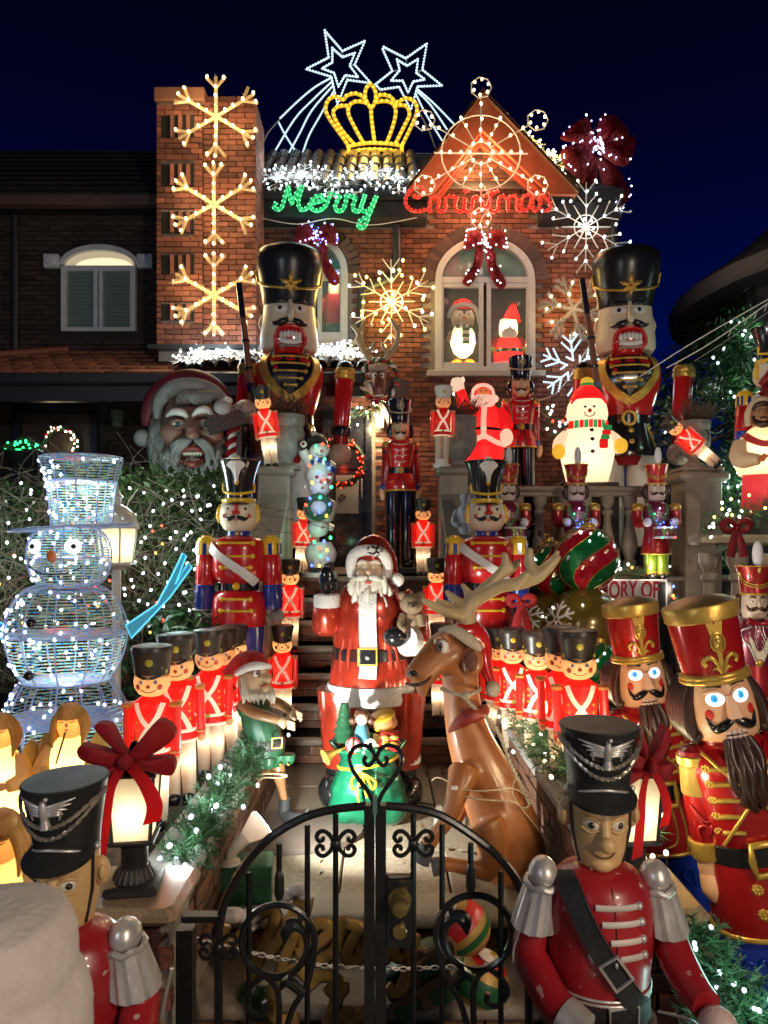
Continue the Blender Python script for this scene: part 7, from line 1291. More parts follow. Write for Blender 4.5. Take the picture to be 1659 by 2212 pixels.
    d_=ob('drum',G().lathe([(.15,-.10),(.155,-.09),(.155,.06),(.15,.07)],30,M=T(.06,-.27,.62,rx=18)),mat('drum_blue_grey',(.12,.1,.09),.5),t);ob('drum_head',G().lathe([(.148,.0),(.001,.0)],30,M=T(.06,-.27,.62,rx=18)@T(z=.072)),mat('drum_skin',(.45,.36,.26),.6,dirt=.3),d_);ob('rim',G().tube([tuple(T(.06,-.27,.62,rx=18)@V((.156*cos(a),.156*sin(a),.07)))for a in[i*pi/16 for i in range(32)]],.009,7,True),SILVER,d_)
    ob('wire_loop',G().tube([(.13,-.1,.76),(.2,-.16,.78),(.26,-.22,.74),(.3,-.3,.70)],.004,5,k=4),SILVER,t)
    return t
FD=fdrummer('large drummer soldier in worn red jacket and black sash, right of the gate',(.535,1.8,.0),-4)
HEADP='head nose_bulb ear chin_strap eye iris pupil eyelid lower_lid mouth shako visor hat_band strap_stud braid eagle feather'.split()
for c in FD.children_recursive:  # stocky body: shorten and narrow everything below the chin
    if c.type=='MESH':
        for v in c.data.vertices:
            if c.name.split('.')[0]not in HEADP:v.co.x*=.88
            if v.co.z<1.10:v.co.z=1.10-(1.10-v.co.z)*.87
ob('plinth',G().bbox((0,0,.07),(.34,.3,.14),.01),BLACKM,FD)
dup(FD,(-.685,1.66,-.01),'large drummer soldier turned left, half hidden behind the fluffy white hat',-5,.95,rx=1,ry=-1.5)
# ---------------------------------------------------------------- person in a white hat, close at lower left
p_dz=-.045
ps=wthing('person','person in a fluffy white hat seen close up at the lower left corner','person',(-.495,.9,0))
g=G();p_=(-.495,.9)
g.tube([(p_[0],p_[1],.85),(p_[0],p_[1],1.05),(p_[0],p_[1]+.01,1.13)],[.17,.19,.12],16,k=3,flat=.6).tube([(p_[0],p_[1]+.02,1.1),(p_[0],p_[1]+.02,1.22)],.055,12).ball((p_[0],p_[1]+.03,1.29),(.078,.095,.115))
for s in(-1,1):g.tube([(p_[0]+s*.16,.9,1.10),(p_[0]+s*.20,.9,.9),(p_[0]+s*.19,.93,.68),(p_[0]+s*.16,1.0,.55)],[.06,.05,.042,.035],10,k=3).tube([(p_[0]+s*.09,.9,.85),(p_[0]+s*.10,.9,.45),(p_[0]+s*.10,.9,.06),(p_[0]+s*.10,1.0,.04)],[.09,.065,.045,.04],10,k=3)
melt('body',g,mat('dark_coat',(.02,.02,.024),.85,bump=.3),ps,.018,4)
WOOL=mat('fluffy_wool',(.58,.51,.47),.95,var=.16,vs=22,bump=.4,bs=90)
hb=melt('hat',G().lathe([(.098,1.37),(.105,1.41),(.103,1.45),(.09,1.478),(.05,1.49),(.01,1.49)],28,1,1.12,T(*p_,p_dz)).lathe([(.085,1.27),(.112,1.275),(.122,1.31),(.121,1.36),(.112,1.39),(.09,1.395)],28,1,1.12,T(*p_,p_dz)),WOOL,ps,.006,3)
# ================================================================ glowing figures, lanterns and the rest
REDV=mat('red_velvet',(.34,.004,.010),.7,var=.35,vs=12,bump=.3,bs=30,trans=.2);REDT=mat('red_velvet_backlit',(.62,.008,.012),.7,var=.2,trans=.6)  # tail copy of the velvet is brighter, lantern light put into its colour
LPANE=glow('lantern_pane',(1,.86,.62),2.4,(.8,.75,.65))
def bowlantern(label,x,y,z,rz=0):
    t=thing('post_lantern',label,'lantern',(x,y,z),rz,group='bowed lanterns on the gate pillars')
    ob('foot',G().bbox((0,0,.016),(.165,.165,.032),.008),BLACKM,t);ob('base',G().lathe([(.062+.004*(i%2),z_)for i,z_ in((0,.032),)]+[(.062,.045),(.045,.07),(.04,.075),(.042,.08),(.042,.135),(.046,.14),(.04,.148),(.03,.155)],24),BLACKM,t)
    for i in range(20):a=2*pi*i/20;ob('flute',G().tube([(.064*cos(a),.064*sin(a),.035),(.046*cos(a),.046*sin(a),.07)],.006,5),BLACKM,t)
    ob('floor_plate',G().bbox((0,0,.165),(.14,.14,.014),.004),BLACKM,t);w0,w1,z0_,z1_=.058,.070,.172,.375
    for sx_ in(-1,1):
        for sy_ in(-1,1):ob('corner_bar',G().tube([(sx_*w0,sy_*w0,z0_),(sx_*w1,sy_*w1,z1_)],.006,4),BLACKM,t)
    for a in range(4):ob('glass_pane',G().put([(-w0,-w0,z0_),(w0,-w0,z0_),(w1,-w1,z1_),(-w1,-w1,z1_)],[(0,1,2,3)],T(rz=90*a)),mat('lantern_frost',(.85,.74,.55),.4,trans=.75,var=.05),t,0)
    ob('roof',G().lathe([(.112,.375),(.112,.385),(.03,.44),(.012,.47),(.001,.475)],4,M=T(rz=45),cap=False),BLACKM,t,20)
    b=ob('bow',G(),REDV,t);V0=V((0,-.105,.445))
    for P in([(0,0,0),(-.05,-.03,.03),(-.135,-.02,.05),(-.14,.01,-.0),(-.05,-.01,-.02)],[(0,0,0),(.04,-.03,.06),(.10,-.02,.12),(.14,.01,.06),(.05,-.01,.0)],[(0,0,0),(-.02,-.03,.06),(-.05,-.02,.11),(-.10,.0,.10),(-.03,0,.02)],[(0,0,0),(.06,-.03,.0),(.135,-.02,.0),(.13,.01,-.06),(.04,-.01,-.03)],[(0,0,0),(-.05,-.02,-.02),(-.14,-.01,-.03),(-.12,.01,-.08),(-.03,-.01,-.03)]):
        q_=crv(P,4,True);n=len(q_);g=G();c=V((sum(p[0]for p in q_)/n,sum(p[1]for p in q_)/n-.035,sum(p[2]for p in q_)/n));g.put([tuple(V(p)+V0)for p in q_]+[tuple(V(p)+V0+V((0,.05,0)))for p in q_]+[tuple(c+V0)],[(i,(i+1)%n,n+(i+1)%n,n+i)for i in range(n)]+[(i,(i+1)%n,2*n)for i in range(n)]);ob('loop',g,REDV,b,60)
    ob('knot',G().ball(tuple(V0+V((0,-.035,.0))),(.026,.02,.024),12,8),REDV,b)
    for P,w in(([(-.01,-.02,-.02),(-.05,-.03,-.09),(-.065,-.035,-.17),(-.085,-.035,-.29)],.03),([(.01,-.02,-.02),(.055,-.03,-.07),(.085,-.03,-.14),(.075,-.02,-.20)],.028)):
        q_=[V(p)+V0 for p in crv(P,5)];ob('tail',G().strip([tuple(p+V((-w*(.6+.4*i/len(q_)),0,0)))for i,p in enumerate(q_)],[tuple(p+V((w*(.6+.4*i/len(q_)),0,.012)))for i,p in enumerate(q_)]),REDT,b,60)
    ob('lit_lamp',G().ball((0,0,.25),(.018,.018,.035),12,8),glow('hot_bulb',(1,.9,.7),20),t);lamp(t,(0,0,.25),5.5,(1,.78,.5),.02)
    return t
BL=bowlantern('black pillar lantern with a red velvet bow, behind the left facing drummer',-.805,2.33,.792,8)
rl=dup(BL,(.80,2.33,.792),'black pillar lantern with a red velvet bow, glowing behind the right drummer',6)
for c in rl.children:
    if c.name.startswith('bow'):c.scale=(.58,1,.97)
# white post lantern in the hedge
wl=thing('post_lantern','white domed carriage lantern glowing in front of the hedge beside the wire snowman','lantern',(-1.76,4.75,.6));AL=mat('aged_lantern',(.50,.47,.40),.5,var=.2,dirt=.2)
ob('post',G().tube([(0,0,0),(0,0,1.15)],.03,10),AL,wl);ob('base_plate',G().lathe([(.03,1.13),(.10,1.16),(.125,1.165),(.125,1.18)],6),AL,wl,20)
for i in range(6):
    a=pi*i/3;ob('glass_pane',G().put([(.105*cos(a),.105*sin(a),1.185),(.105*cos(a+pi/3),.105*sin(a+pi/3),1.185),(.13*cos(a+pi/3),.13*sin(a+pi/3),1.40),(.13*cos(a),.13*sin(a),1.40)],[(0,1,2,3)]),mat('lantern_frost',()),wl,0);ob('corner_bar',G().tube([(.107*cos(a),.107*sin(a),1.18),(.133*cos(a),.133*sin(a),1.405)],.006,5),AL,wl)
ob('dome',G().lathe([(.15,1.40),(.145,1.42),(.12,1.49),(.07,1.54),(.03,1.56),(.028,1.60),(.045,1.61),(.02,1.64),(.012,1.70),(.001,1.72)],18),glass('dome_glass',(.5,.48,.42),.15,.75),wl);ob('lit_lamp',G().ball((0,0,1.29),(.03,.03,.05),12,8),MATS['hot_bulb'],wl);lamp(wl,(0,0,1.29),7,(1,.82,.55),.02)
# porch and neighbour wall lanterns
def wlant(label,p,lit):
    t=thing('wall_lantern',label,'lantern',p,group='wall lanterns');ob('bracket',G().bbox((0,.12,.2),(.08,.03,.14),.01).tube([(0,.12,.22),(0,.02,.27),(0,0,.22)],.012,8,k=3),BLACKM,t);ob('cap',G().lathe([(.09,.15),(.06,.20),(.02,.22),(.01,.25)],6),BLACKM,t,20)
    for i in range(6):a=pi*i/3+.5;ob('glass_pane',G().put([(.055*cos(a),.055*sin(a),-.06),(.055*cos(a+pi/3),.055*sin(a+pi/3),-.06),(.08*cos(a+pi/3),.08*sin(a+pi/3),.15),(.08*cos(a),.08*sin(a),.15)],[(0,1,2,3)]),MATS['lantern_frost']if lit else glass('dim_pane',(.12,.2,.17),.1,.5),t,0);ob('corner_bar',G().tube([(.056*cos(a),.056*sin(a),-.06),(.082*cos(a),.082*sin(a),.15)],.005,4),BLACKM,t)
    ob('finial',G().ball((0,0,-.075),.025,10,7),BLACKM,t)
    if lit:ob('lit_lamp',G().ball((0,0,.04),(.02,.02,.035),10,7),MATS['hot_bulb'],t);lamp(t,(0,0,.04),7,(1,.8,.5),.02);lamp(t,(-.05,-.13,-.02),34,(1,.74,.40),.08)
    else:ob('bulb_glass',G().ball((0,0,.06),.03,10,7),mat('pale_bulb',(.4,.45,.38),.2),t)
wlant('lit lantern on the brick pier beside the front door under the garland',tuple(W(820,915,9.3)),1);wlant('dark unlit coach lantern on the wall of the neighbour house',tuple(W(252,912,9.35)),0)
# ---------------------------------------------------------------- glowing choir angels
AGL=mat('lit_cream_plastic',(.85,.66,.34),.4,var=.06,trans=.5,bump=.05);AHAIR=mat('lit_amber_plastic',(.72,.40,.10),.4,var=.3,vs=14,trans=.4,bump=.3,stretch=(2,2,.4));AWING=mat('gilt_wing',(.56,.40,.14),.45,var=.3,bump=.4,trans=.2)
def angel(label,loc,rz=0):
    t=thing('angel_figure',label,'angel',loc,rz,group='glowing choir angels')
    part(t,'robe',[(.155,0),(.15,.06),(.12,.25),(.105,.36),(.10,.42),(.085,.47),(.045,.505)],AGL,1,.85,cap=False)
    H=part(t,'head',[(.035,.49),(.05,.515),(.06,.55),(.06,.60),(.05,.64),(.025,.655)],mat('lit_amber_face',(.72,.42,.16),.4,trans=.4),1,1.0,cap=False)
    for s in(-1,1):
        ft(t,'eye',BROWN,lambda g:H.line(g,[(s*.012,.592),(s*.024,.588),(s*.036,.592)],.002));ob('wing',G().put(*(lambda P:([(s*x,.07,z)for x,z in P]+[(s*x*.97,.10,z)for x,z in P]+[(s*.12,.045,.30)],[tuple(range(len(P),2*len(P)))]+[(i,(i+1)%len(P),2*len(P))for i in range(len(P))]+[(i,(i+1)%len(P),len(P)+(i+1)%len(P),len(P)+i)for i in range(len(P))]))(crv([(.07,.40),(.11,.50),(.155,.49),(.18,.40),(.175,.2),(.15,.06),(.11,.10),(.08,.25)],4,True))),AWING,t,60)
        for i in range(4):ob('hair_lock',G().tube([(s*.02,-.02+.02*i,.655),(s*(.062+.002*i),-.03+.022*i,.60),(s*(.075),-.035+.03*i,.53),(s*(.072-.006*i),-.05+.03*i,.46)],[.013,.017,.014,.005],8,k=3),AHAIR,t)
        ob('sleeve',G().tube([(s*.085,0,.45),(s*.125,-.04,.35),(s*.07,-.11,.33)],[.036,.045,.03],12,k=4),AGL,t);ob('hand',G().ball((s*.045,-.125,.335),(.03,.02,.02),10,7),SHP,t)
    ob('hair_crown',G().lathe([(.064,.60),(.06,.64),(.045,.668),(.001,.68)],20,1,1.05),AHAIR,t);ft(t,'nose',SHP,lambda g:H.blob(g,0,.575,.007,.01,.012));ft(t,'mouth',ROSE,lambda g:H.blob(g,0,.55,.010,.004,.003));ob('pipe',G().tube([(.0,-.075,.545),(-.03,-.13,.40)],.005,6),BROWN,t)
    ob('pedestal',G().lathe([(.12,-.16),(.12,-.003)],20),BLACKM,t)
    lamp(t,(0,0,.16),4.2,(1,.76,.36),.02);lamp(t,(0,0,.36),2.0,(1,.76,.36),.02);lamp(t,(0,.01,.575),.35,(1,.72,.36),.012);return t
AN=angel('glowing angel playing a pipe in front of the wire snowman',(-1.262,2.9,.735),8);AN.scale=(.78,)*3;dup(AN,(-1.53,2.88,.70),'glowing angel cut off by the left edge of the photo',10,.78)
an3=dup(AN,(-1.235,2.42,.44),'nearest glowing angel with bowed head, left of the left facing drummer',4,.92,rx=12)
ob('songbook',G().put([(-.11,-.16,.33),(0,-.13,.31),(.11,-.16,.33),(-.11,-.24,.37),(0,-.21,.35),(.11,-.24,.37)],[(0,1,4,3),(1,2,5,4)]),mat('book_orange',(.7,.16,.02),.5,trans=.4),an3,0)
# the lit saint at the right
st=thing('saint_figure','lit bearded saint figure with folded hands by the conifer at right','figure',(3.08,5.9,2.17),-14,.88);SAINT=mat('lit_ivory_plastic',(.86,.70,.50),.4,var=.06,trans=.5);MAG=mat('lit_maroon_plastic',(.42,.04,.06),.4,trans=.4)
part(st,'robe',[(.17,0),(.17,.05),(.155,.35),(.15,.36)],MAG,1,.8,cap=False);part(st,'cloak',[(.19,.33),(.225,.42),(.22,.55),(.19,.66),(.12,.74),(.07,.78)],SAINT,1,.75,cap=False)
J=Turn([(.225,.42),(.22,.55),(.19,.66),(.12,.74),(.07,.78)],1,.75);ft(st,'cowl',MAG,lambda g:J.band(g,[(-.15,.70),(-.1,.64),(0,.60),(.1,.64),(.15,.70)],.06,.01,6))
H=part(st,'head',[(.05,.76),(.075,.80),(.085,.86),(.082,.93),(.06,.99),(.02,1.01)],mat('saint_face',(.42,.20,.09),.4,bump=.1,trans=.15),1,1.05);ob('veil',G().tube([(-.1,.03,.80),(-.115,-.0,.90),(-.07,-.02,1.0),(0,-.03,1.03),(.07,-.02,1.0),(.115,0,.90),(.1,.03,.80)],.03,10,k=4).ball((0,.045,.92),(.1,.07,.11)),SAINT,st)
ft(st,'beard',HAIRB,lambda g:[H.line(g,[(-.075,.87),(-.06,.82),(0,.79),(.06,.82),(.075,.87)],[.016,.026,.034,.026,.016],.0),H.line(g,[(-.03,.85),(0,.856),(.03,.85)],.008,.004)]);ft(st,'hair',HAIRB,lambda g:H.line(g,[(-.075,.92),(-.05,.97),(0,.98),(.05,.97),(.075,.92)],[.014,.022,.024,.022,.014],.004))
for s in(-1,1):ft(st,'eye',BROWN,lambda g:H.blob(g,s*.03,.905,.011,.005,.004));ft(st,'eyebrow',HAIRB,lambda g:H.line(g,[(s*.012,.925),(s*.03,.93),(s*.05,.922)],.004));ob('sleeve',G().tube([(s*.17,-.02,.62),(s*.20,-.09,.48),(s*.06,-.19,.46)],[.08,.085,.05],14,k=4),SAINT,st);ob('hand',G().tube([(s*.05,-.2,.45),(s*.01,-.22,.50)],[.028,.022],10),mat('lit_orange_hand',(.75,.25,.07),.4,trans=.4),st)
ft(st,'nose',MATS['saint_face'],lambda g:g.tube([H.at(0,.92,.002)[0],H.at(0,.875,.018)[0],H.at(0,.868,.004)[0]],[.008,.013,.006],8,k=2));ob('plinth',G().lathe([(.2,-1.4),(.2,-.002)],24),BLACKM,st)
lamp(st,(0,0,.5),5,(1,.78,.48),.02);lamp(st,(0,0,.2),1.4,(1,.6,.4),.02)
# ---------------------------------------------------------------- wire snowman
def irid():
    m=mat('iridescent_film',(.6,.6,.6),.18,var=.1);N=m.node_tree.nodes;L=m.node_tree.links;b=N['Principled BSDF'];t=N.new('ShaderNodeTexNoise');t.inputs['Scale'].default_value=24;r=N.new('ShaderNodeValToRGB');L.new(t.outputs[0],r.inputs[0]);e=r.color_ramp.elements;e[0].position=.32;e[0].color=(.06,.12,.9,1);e[1].position=.7;e[1].color=(.85,.6,.12,1)
    for p_,c in((.41,(.05,.65,.8)),(.46,(.85,.9,.9)),(.50,(.1,.7,.3)),(.55,(.85,.9,.8)),(.59,(.85,.75,.1)),(.64,(.75,.3,.7))):x=e.new(p_);x.color=(*c,1)
    tr=N.new('ShaderNodeBsdfTranslucent');ms=N.new('ShaderNodeMixShader');ms.inputs[0].default_value=.55;L.new(r.outputs[0],b.inputs['Base Color']);L.new(r.outputs[0],tr.inputs[0]);L.new(b.outputs[0],ms.inputs[1]);L.new(tr.outputs[0],ms.inputs[2]);L.new(ms.outputs[0],N['Material Output'].inputs[0]);return m
IRI=irid();FRW=mat('snowman_frame',(.55,.65,.92),.3,trans=.3);D=3.95;k=D/F
sn=thing('wire_snowman','tall see-through snowman of wire and iridescent film with top hat and lights','snowman',((143-829.5)*k,D,.6))
zz=lambda py:ZC+(HY-py)*k-.6
def wireball(name,prof,xo=0,nr=10,dens=95,nb=30):
    p=ob(name,G(),FRW,sn);T_=Turn(prof,1,.9,T(xo));g=G()
    for i in range(nr):a=2*pi*i/nr+.2;ob('rib',G().tube([(xo+r*sin(a),-.9*r*cos(a),z)for r,z in crv(prof,4)],.0045,5),FRW,p)
    for z in([a[1]for a in prof][::2]):ob('hoop',G().lathe([(T_.r(z)-.003,z-.004),(T_.r(z)+.004,z),(T_.r(z)-.003,z+.004)],30,1,.9,T(xo)),FRW,p)
    z0_,z1_=prof[0][1],prof[-1][1];n=int(dens*(z1_-z0_))
    for i in range(n):
        z=z0_+(z1_-z0_)*(i+.5)/n;m_=40;A=[];B=[]
        if T_.r(z)<.02:continue
        for j in range(m_+1):a=2*pi*j/m_;w_=.0012+.0024*abs(sin(j*1.7+i));r=T_.r(z)*(.985+.012*sin(j*2.1+i*1.3));A.append((xo+r*sin(a),-.9*r*cos(a),z-w_));B.append((xo+r*sin(a),-.9*r*cos(a),z+w_+.002*sin(j*.9+i)))
        g.strip(A,B)
    ob('film_strands',g,IRI,p,0,kind='stuff')
    for i in range(nb):z=R.uniform(z0_+.02,z1_-.02);a=R.uniform(-1.5,1.5);bulb(p,(xo+(T_.r(z)+.004)*sin(a),-.9*(T_.r(z)+.004)*cos(a),z),R.choice(('cool','cool','violet')),.0105)
    return T_
wireball('base_ball',[(.36*k*F/D*.95,.02),(.35,.15),(.335,.35),(.27,zz(1490)),(.235,zz(1468))],0,14,52,90)
wireball('body_ball',[(.22,zz(1470)),(.285,zz(1430)),(.322,zz(1370)),(.295,zz(1315)),(.22,zz(1275)),(.13,zz(1262))],0,12,58,80)
Hd=wireball('head_ball',[(.14,zz(1265)),(.19,zz(1250)),(.222,zz(1205)),(.205,zz(1165)),(.15,zz(1140))],.015,12,72,40)
wireball('hat_ball',[(.158,zz(1138)),(.165,zz(1100)),(.185,zz(1040)),(.215,zz(995)),(.212,zz(988))],.085,10,66,50)
ob('hat_brim',G().tube([(.03+.33*cos(a),.22*sin(a),zz(1140)+.02*cos(a))for a in[i*pi/14 for i in range(28)]],.008,5,True).tube([(.04+.26*cos(a),.19*sin(a),zz(1140)+.015*cos(a))for a in[i*pi/14 for i in range(28)]],.006,5,True),FRW,sn);ob('brim_film',G().strip([(.03+.33*cos(a),.22*sin(a),zz(1140)+.02*cos(a))for a in[i*pi/14 for i in range(29)]],[(.05+.18*cos(a),.15*sin(a),zz(1138))for a in[i*pi/14 for i in range(29)]]),IRI,sn,0)
for u in(-.105,.085):ft(sn,'eye_white',glow('snowman_eye',(.9,.95,1),1.5),lambda g:Hd.blob(g,u+.01,zz(1181),.042,.04,.012,off=.012));ft(sn,'eye',BLACKG,lambda g:Hd.blob(g,u+.012,zz(1182),.014,.014,.012,off=.03))
ft(sn,'nose',mat('nose_orange',(.65,.16,.02),.4),lambda g:Hd.blob(g,.005,zz(1201),.022,.032,.04,off=.02));ft(sn,'smile',BLACKG,lambda g:Hd.line(g,[(-.14,zz(1220)),(-.07,zz(1234)),(.02,zz(1236)),(.10,zz(1228)),(.13,zz(1220))],.004,.012))
for x,py,y in((-.045,1333,-.30),(-.07,1440,-.27),(-.11,1585,-.32)):ob('button',G().ball((x,y,zz(py)),.026,12,8),BLACKG,sn)
ARM=glow('arm_acrylic',(.05,.42,.58),.28,(.05,.2,.28))
for P in([(.33,zz(1350)),(.50,zz(1305)),(.58,zz(1245)),(.64,zz(1195)),(.66,zz(1200)),(.60,zz(1262)),(.67,zz(1215)),(.69,zz(1225)),(.57,zz(1290)),(.36,zz(1378))],[(-.32,zz(1350)),(-.5,zz(1320)),(-.6,zz(1300)),(-.6,zz(1320)),(-.5,zz(1350)),(-.34,zz(1380))]):
    a=ob('arm',G().prism(P,-.008,.008),ARM,sn,0);ob('arm_edge',G().tube([(x,-.012,z)for x,z in P],.005,5,True),glow('arm_edge_light',(.10,.55,.85),.9),a)
for x,z,w in((0,.25,3.2),(0,.75,3.2),(0,zz(1200),1.5),(.085,zz(1060),1.6)):lamp(sn,(x,0,z),w,(.86,.93,1),.05)
# ---------------------------------------------------------------- giant Santa face
q=UW(4.652,274,768,7.3);u_=1/4.652/213.7
gs=wthing('giant_santa_head','giant weathered Santa head with open mouth above the hedge','statue',(-1.87,7.3,2.2));GF=mat('santa_cheek',(.30,.15,.12),.5,var=.15,vs=5,bump=.08);GBD=mat('carved_beard',(.28,.28,.27),.6,var=.3,bump=.3,bs=25,dirt=.35)
g=tb_(G(),[(650,560),(650,760,-.12),(660,900,-.1),(670,1000)],[260,285,260,200],4,20);tb_(g,[(620,600,-.42),(640,700,-.52),(660,770,-.58)],[45,52,60]);tb_(g,[(610,790,-.55),(660,800,-.60),(710,790,-.55)],[34,42,34]);g.ball(q(450,780,-.40),(.12,.1,.1)).ball(q(850,790,-.4),(.12,.1,.1));tb_(g,[(400,590,-.42),(500,560,-.47),(600,600,-.46)],[36,44,36]);tb_(g,[(670,600,-.46),(760,570,-.47),(860,600,-.4)],[36,44,36]);melt('face',g,GF,gs,.018,4)
for cx in(510,795):e_=ob('eye',G().ball(q(cx,685,-.46),(.062,.04,.034),16,10),WHITE,gs);ob('iris',G().ball(q(cx+2,685,-.492),(.027,.014,.03),14,8),mat('iris_teal',(.05,.17,.18),.3),e_);ob('pupil',G().ball(q(cx+2,685,-.502),(.011,.008,.013),10,7),BLACKG,e_);ob('eyelid',tb_(G(),[(cx-75,690,-.48),(cx-35,655,-.52),(cx+30,655,-.52),(cx+80,695,-.48)],[10,13,13,8]),GF,e_);ob('lower_lid',tb_(G(),[(cx-70,700,-.48),(cx,728,-.51),(cx+75,700,-.48)],[8,12,8]),GF,e_)
for P in([(400,610,-.46),(470,565,-.52),(560,575,-.53),(605,615,-.5)],[(660,610,-.5),(720,555,-.53),(800,545,-.52),(860,590,-.46)]):ob('eyebrow',tb_(G(),P,[12,32,34,18]),WHITE,gs)
mo=ob('mouth',tb_(G(),[(560,1010,-.40),(660,1015,-.42),(750,1010,-.40)],[30,52,30]),mat('mouth_dark',()),gs)
ob('lip',tb_(G(),[(545,985,-.43),(600,945,-.50),(660,935,-.52),(720,945,-.5),(770,985,-.43)],[16,24,22,24,14]),mat('lip_brick',(.27,.05,.045),.45),gs);ob('lip',tb_(G(),[(540,1050,-.40),(600,1085,-.48),(660,1095,-.50),(720,1082,-.48),(770,1040,-.40)],[16,28,34,28,12]),MATS['lip_brick'],gs)
for i in range(6):ob('tooth',G().bbox(q(582+i*32,985,-.47),(.03,.03,.036),.006),mat('tooth_ivory',(.6,.56,.46),.4),mo)
ob('lower_teeth',tb_(G(),[(600,1048,-.44),(660,1052,-.46),(730,1046,-.44)],[12,14,10]),MATS['tooth_ivory'],mo)
for i in range(150):
    a=R.uniform(-1.55,1.55);f_=R.random()
    if i<60:x0_=R.choice((R.uniform(250,400),R.uniform(890,1020)));y0_=R.uniform(640,900);P=[(x0_,y0_,-.12),(x0_+R.uniform(-25,25),y0_+90,-.2),(x0_+R.uniform(-10,30)*(1 if x0_<600 else-1),y0_+190,-.17),(x0_+R.uniform(-10,30)*(1 if x0_<600 else-1),y0_+280,-.1)];rr_=[16,30,26,6]
    elif i<95:s=R.choice((-1,1));x0_=660+s*R.uniform(10,90);P=[(x0_,R.uniform(830,870),-.50),(x0_+s*60,880+R.uniform(-20,20),-.52),(x0_+s*110,950+R.uniform(-30,30),-.47),(x0_+s*R.uniform(110,150),1060+R.uniform(-30,60),-.38)];rr_=[16,24,22,6]
    else:x0_=R.uniform(400,930);y0_=R.uniform(1080,1180)if 520<x0_<780 else R.uniform(880,1120);P=[(x0_,y0_,-.32),(x0_+R.uniform(-30,30),y0_+70,-.40),(x0_+R.uniform(-20,20),y0_+150,-.36),(x0_+R.uniform(-20,20),y0_+240,-.22)];rr_=[18,32,27,6]
    ob('beard_lock',tb_(G(),P,rr_,3,7),GBD,gs)
melt('beard',tb_(tb_(tb_(G(),[(300,620),(290,800),(330,1000),(420,1180),(560,1290)],[60,90,120,150,130]),[(1000,640),(980,800),(950,1000),(880,1180),(760,1290)],[60,90,120,150,130]),[(450,1230,-.1),(700,1270,-.15),(900,1230,-.1)],[140,150,140]),GBD,gs,.03,4)
for i in range(16):x0_=500+i*22;ob('forelock',tb_(G(),[(x0_+90,345+R.uniform(-10,20),-.33),(x0_+50,390,-.42),(x0_+10,450,-.43),(x0_+R.uniform(-10,10),500+R.uniform(-20,10),-.38)],[12,24,20,5],3,7),GBD,gs)
ob('hat_fur',tb_(G(),[(310,620,-.12),(330,460,-.2),(450,345,-.25),(640,305,-.27),(840,350,-.25),(970,470,-.2),(1000,600,-.1)],[42,62,78,80,76,64,40],5,14),mat('carved_fur',(.34,.34,.33),.8,var=.3,bump=1.0,bs=18,dirt=.3),gs);ob('hat',tb_(G(),[(1000,560),(960,420),(820,290),(640,240),(440,300),(280,450),(215,600),(200,720,-.02)],[70,90,100,105,110,105,75,40],5,16),mat('weathered_red',(.17,.012,.022),.5,var=.4,vs=4,bump=.15,dirt=.4),gs);ob('pompom',G().ball(q(157,830,-.1),(.085,.085,.088),18,12),MATS['carved_fur'],gs)
ob('support',G().box((-1.87,7.5,1.15),(.7,.3,2.3)),BLACKM,gs,0);lamp(gs,q(350,1350,-1.1),9,(.72,1,.92),.03,name='hedge_light_glow')
# sign with a penguin, held out over the Santa head
q2=UW(4.652,274,768,6.7);ms_=wthing('wooden_sign','tilted dark wooden sign carved MERRY CHRISTMAS with snow, over one giant Santa eye','sign',(-1.6,6.7,2.9));WD=mat('dark_sign_wood',(.05,.035,.03),.7,var=.4,stretch=(2,2,12),bump=.3)
ob('board',G().prism([(q2(x,y)[0],q2(x,y)[2])for x,y in((780,650),(1040,560),(1150,565),(1210,680),(835,800))],6.68,6.72),WD,ms_,0)
for s_,x,y,sz in(('MERRY',840,690,.115),('CHRISTMAS',900,752,.095)):
    c=bpy.data.curves.new('lettering','FONT');c.body=s_;c.size=sz;c.extrude=.004;c.materials.append(mat('sign_red',(.12,.05,.045),.6));o=bpy.data.objects.new('lettering',c);S.collection.objects.link(o);o.location=V(q2(x,y));o.location.y=6.675;o.rotation_euler=(pi/2,-rad(19),0);o.parent=ms_;o.matrix_parent_inverse=Matrix.Translation(-WROOT[ms_.name])
ob('snow',tb_(tb_(G(),[(900,600,-.03),(1030,545,-.03),(1150,520,-.03),(1230,600,-.03),(1240,690,-.03)],[12,26,38,34,26]),[(880,790,-.02),(1000,760,-.02),(1150,720,-.02)],[12,22,26]),SNOWP,ms_)
for x,y,l in((905,790,45),(960,790,55),(1130,740,60),(1190,720,50)):ob('icicle',tb_(G(),[(x,y,-.02),(x,y+l,-.02)],[11,4],0),mat('icicle_white',(.5,.52,.52),.3),ms_)
ob('post',G().tube([(-1.35,6.74,.0),(-1.35,6.74,2.95)],.025,8),BLACKM,ms_)
pg=ob('penguin',G().ball(q2(965,520,-.02),(.085,.07,.07),16,10),mat('grey_fluff',(.4,.38,.38),.7,bump=.5),ms_);ob('penguin_hood',tb_(G(),[(900,570,-.02),(895,490,-.02),(960,450,-.02),(1040,470,-.02),(1070,530,-.02)],[18,24,26,26,16]),mat('penguin_maroon',(.2,.02,.03),.5),pg);ob('pompom',G().ball(q2(1010,455,-.02),(.05,.04,.035),12,8),WHITE,pg)
cc=tag(ob('candy_cane_post',G(),WHITE),'red and white candy cane post beside the giant Santa head','candy cane');bpy.data.objects.remove(cc);cc=wthing('candy_cane_post','red and white striped candy cane post beside the giant Santa head','candy cane',q(1075,1100,-.3));ob('stick',G().tube([q(1065,1100,-.3),q(1065,700,-.3)],.05,14),WHITE,cc)
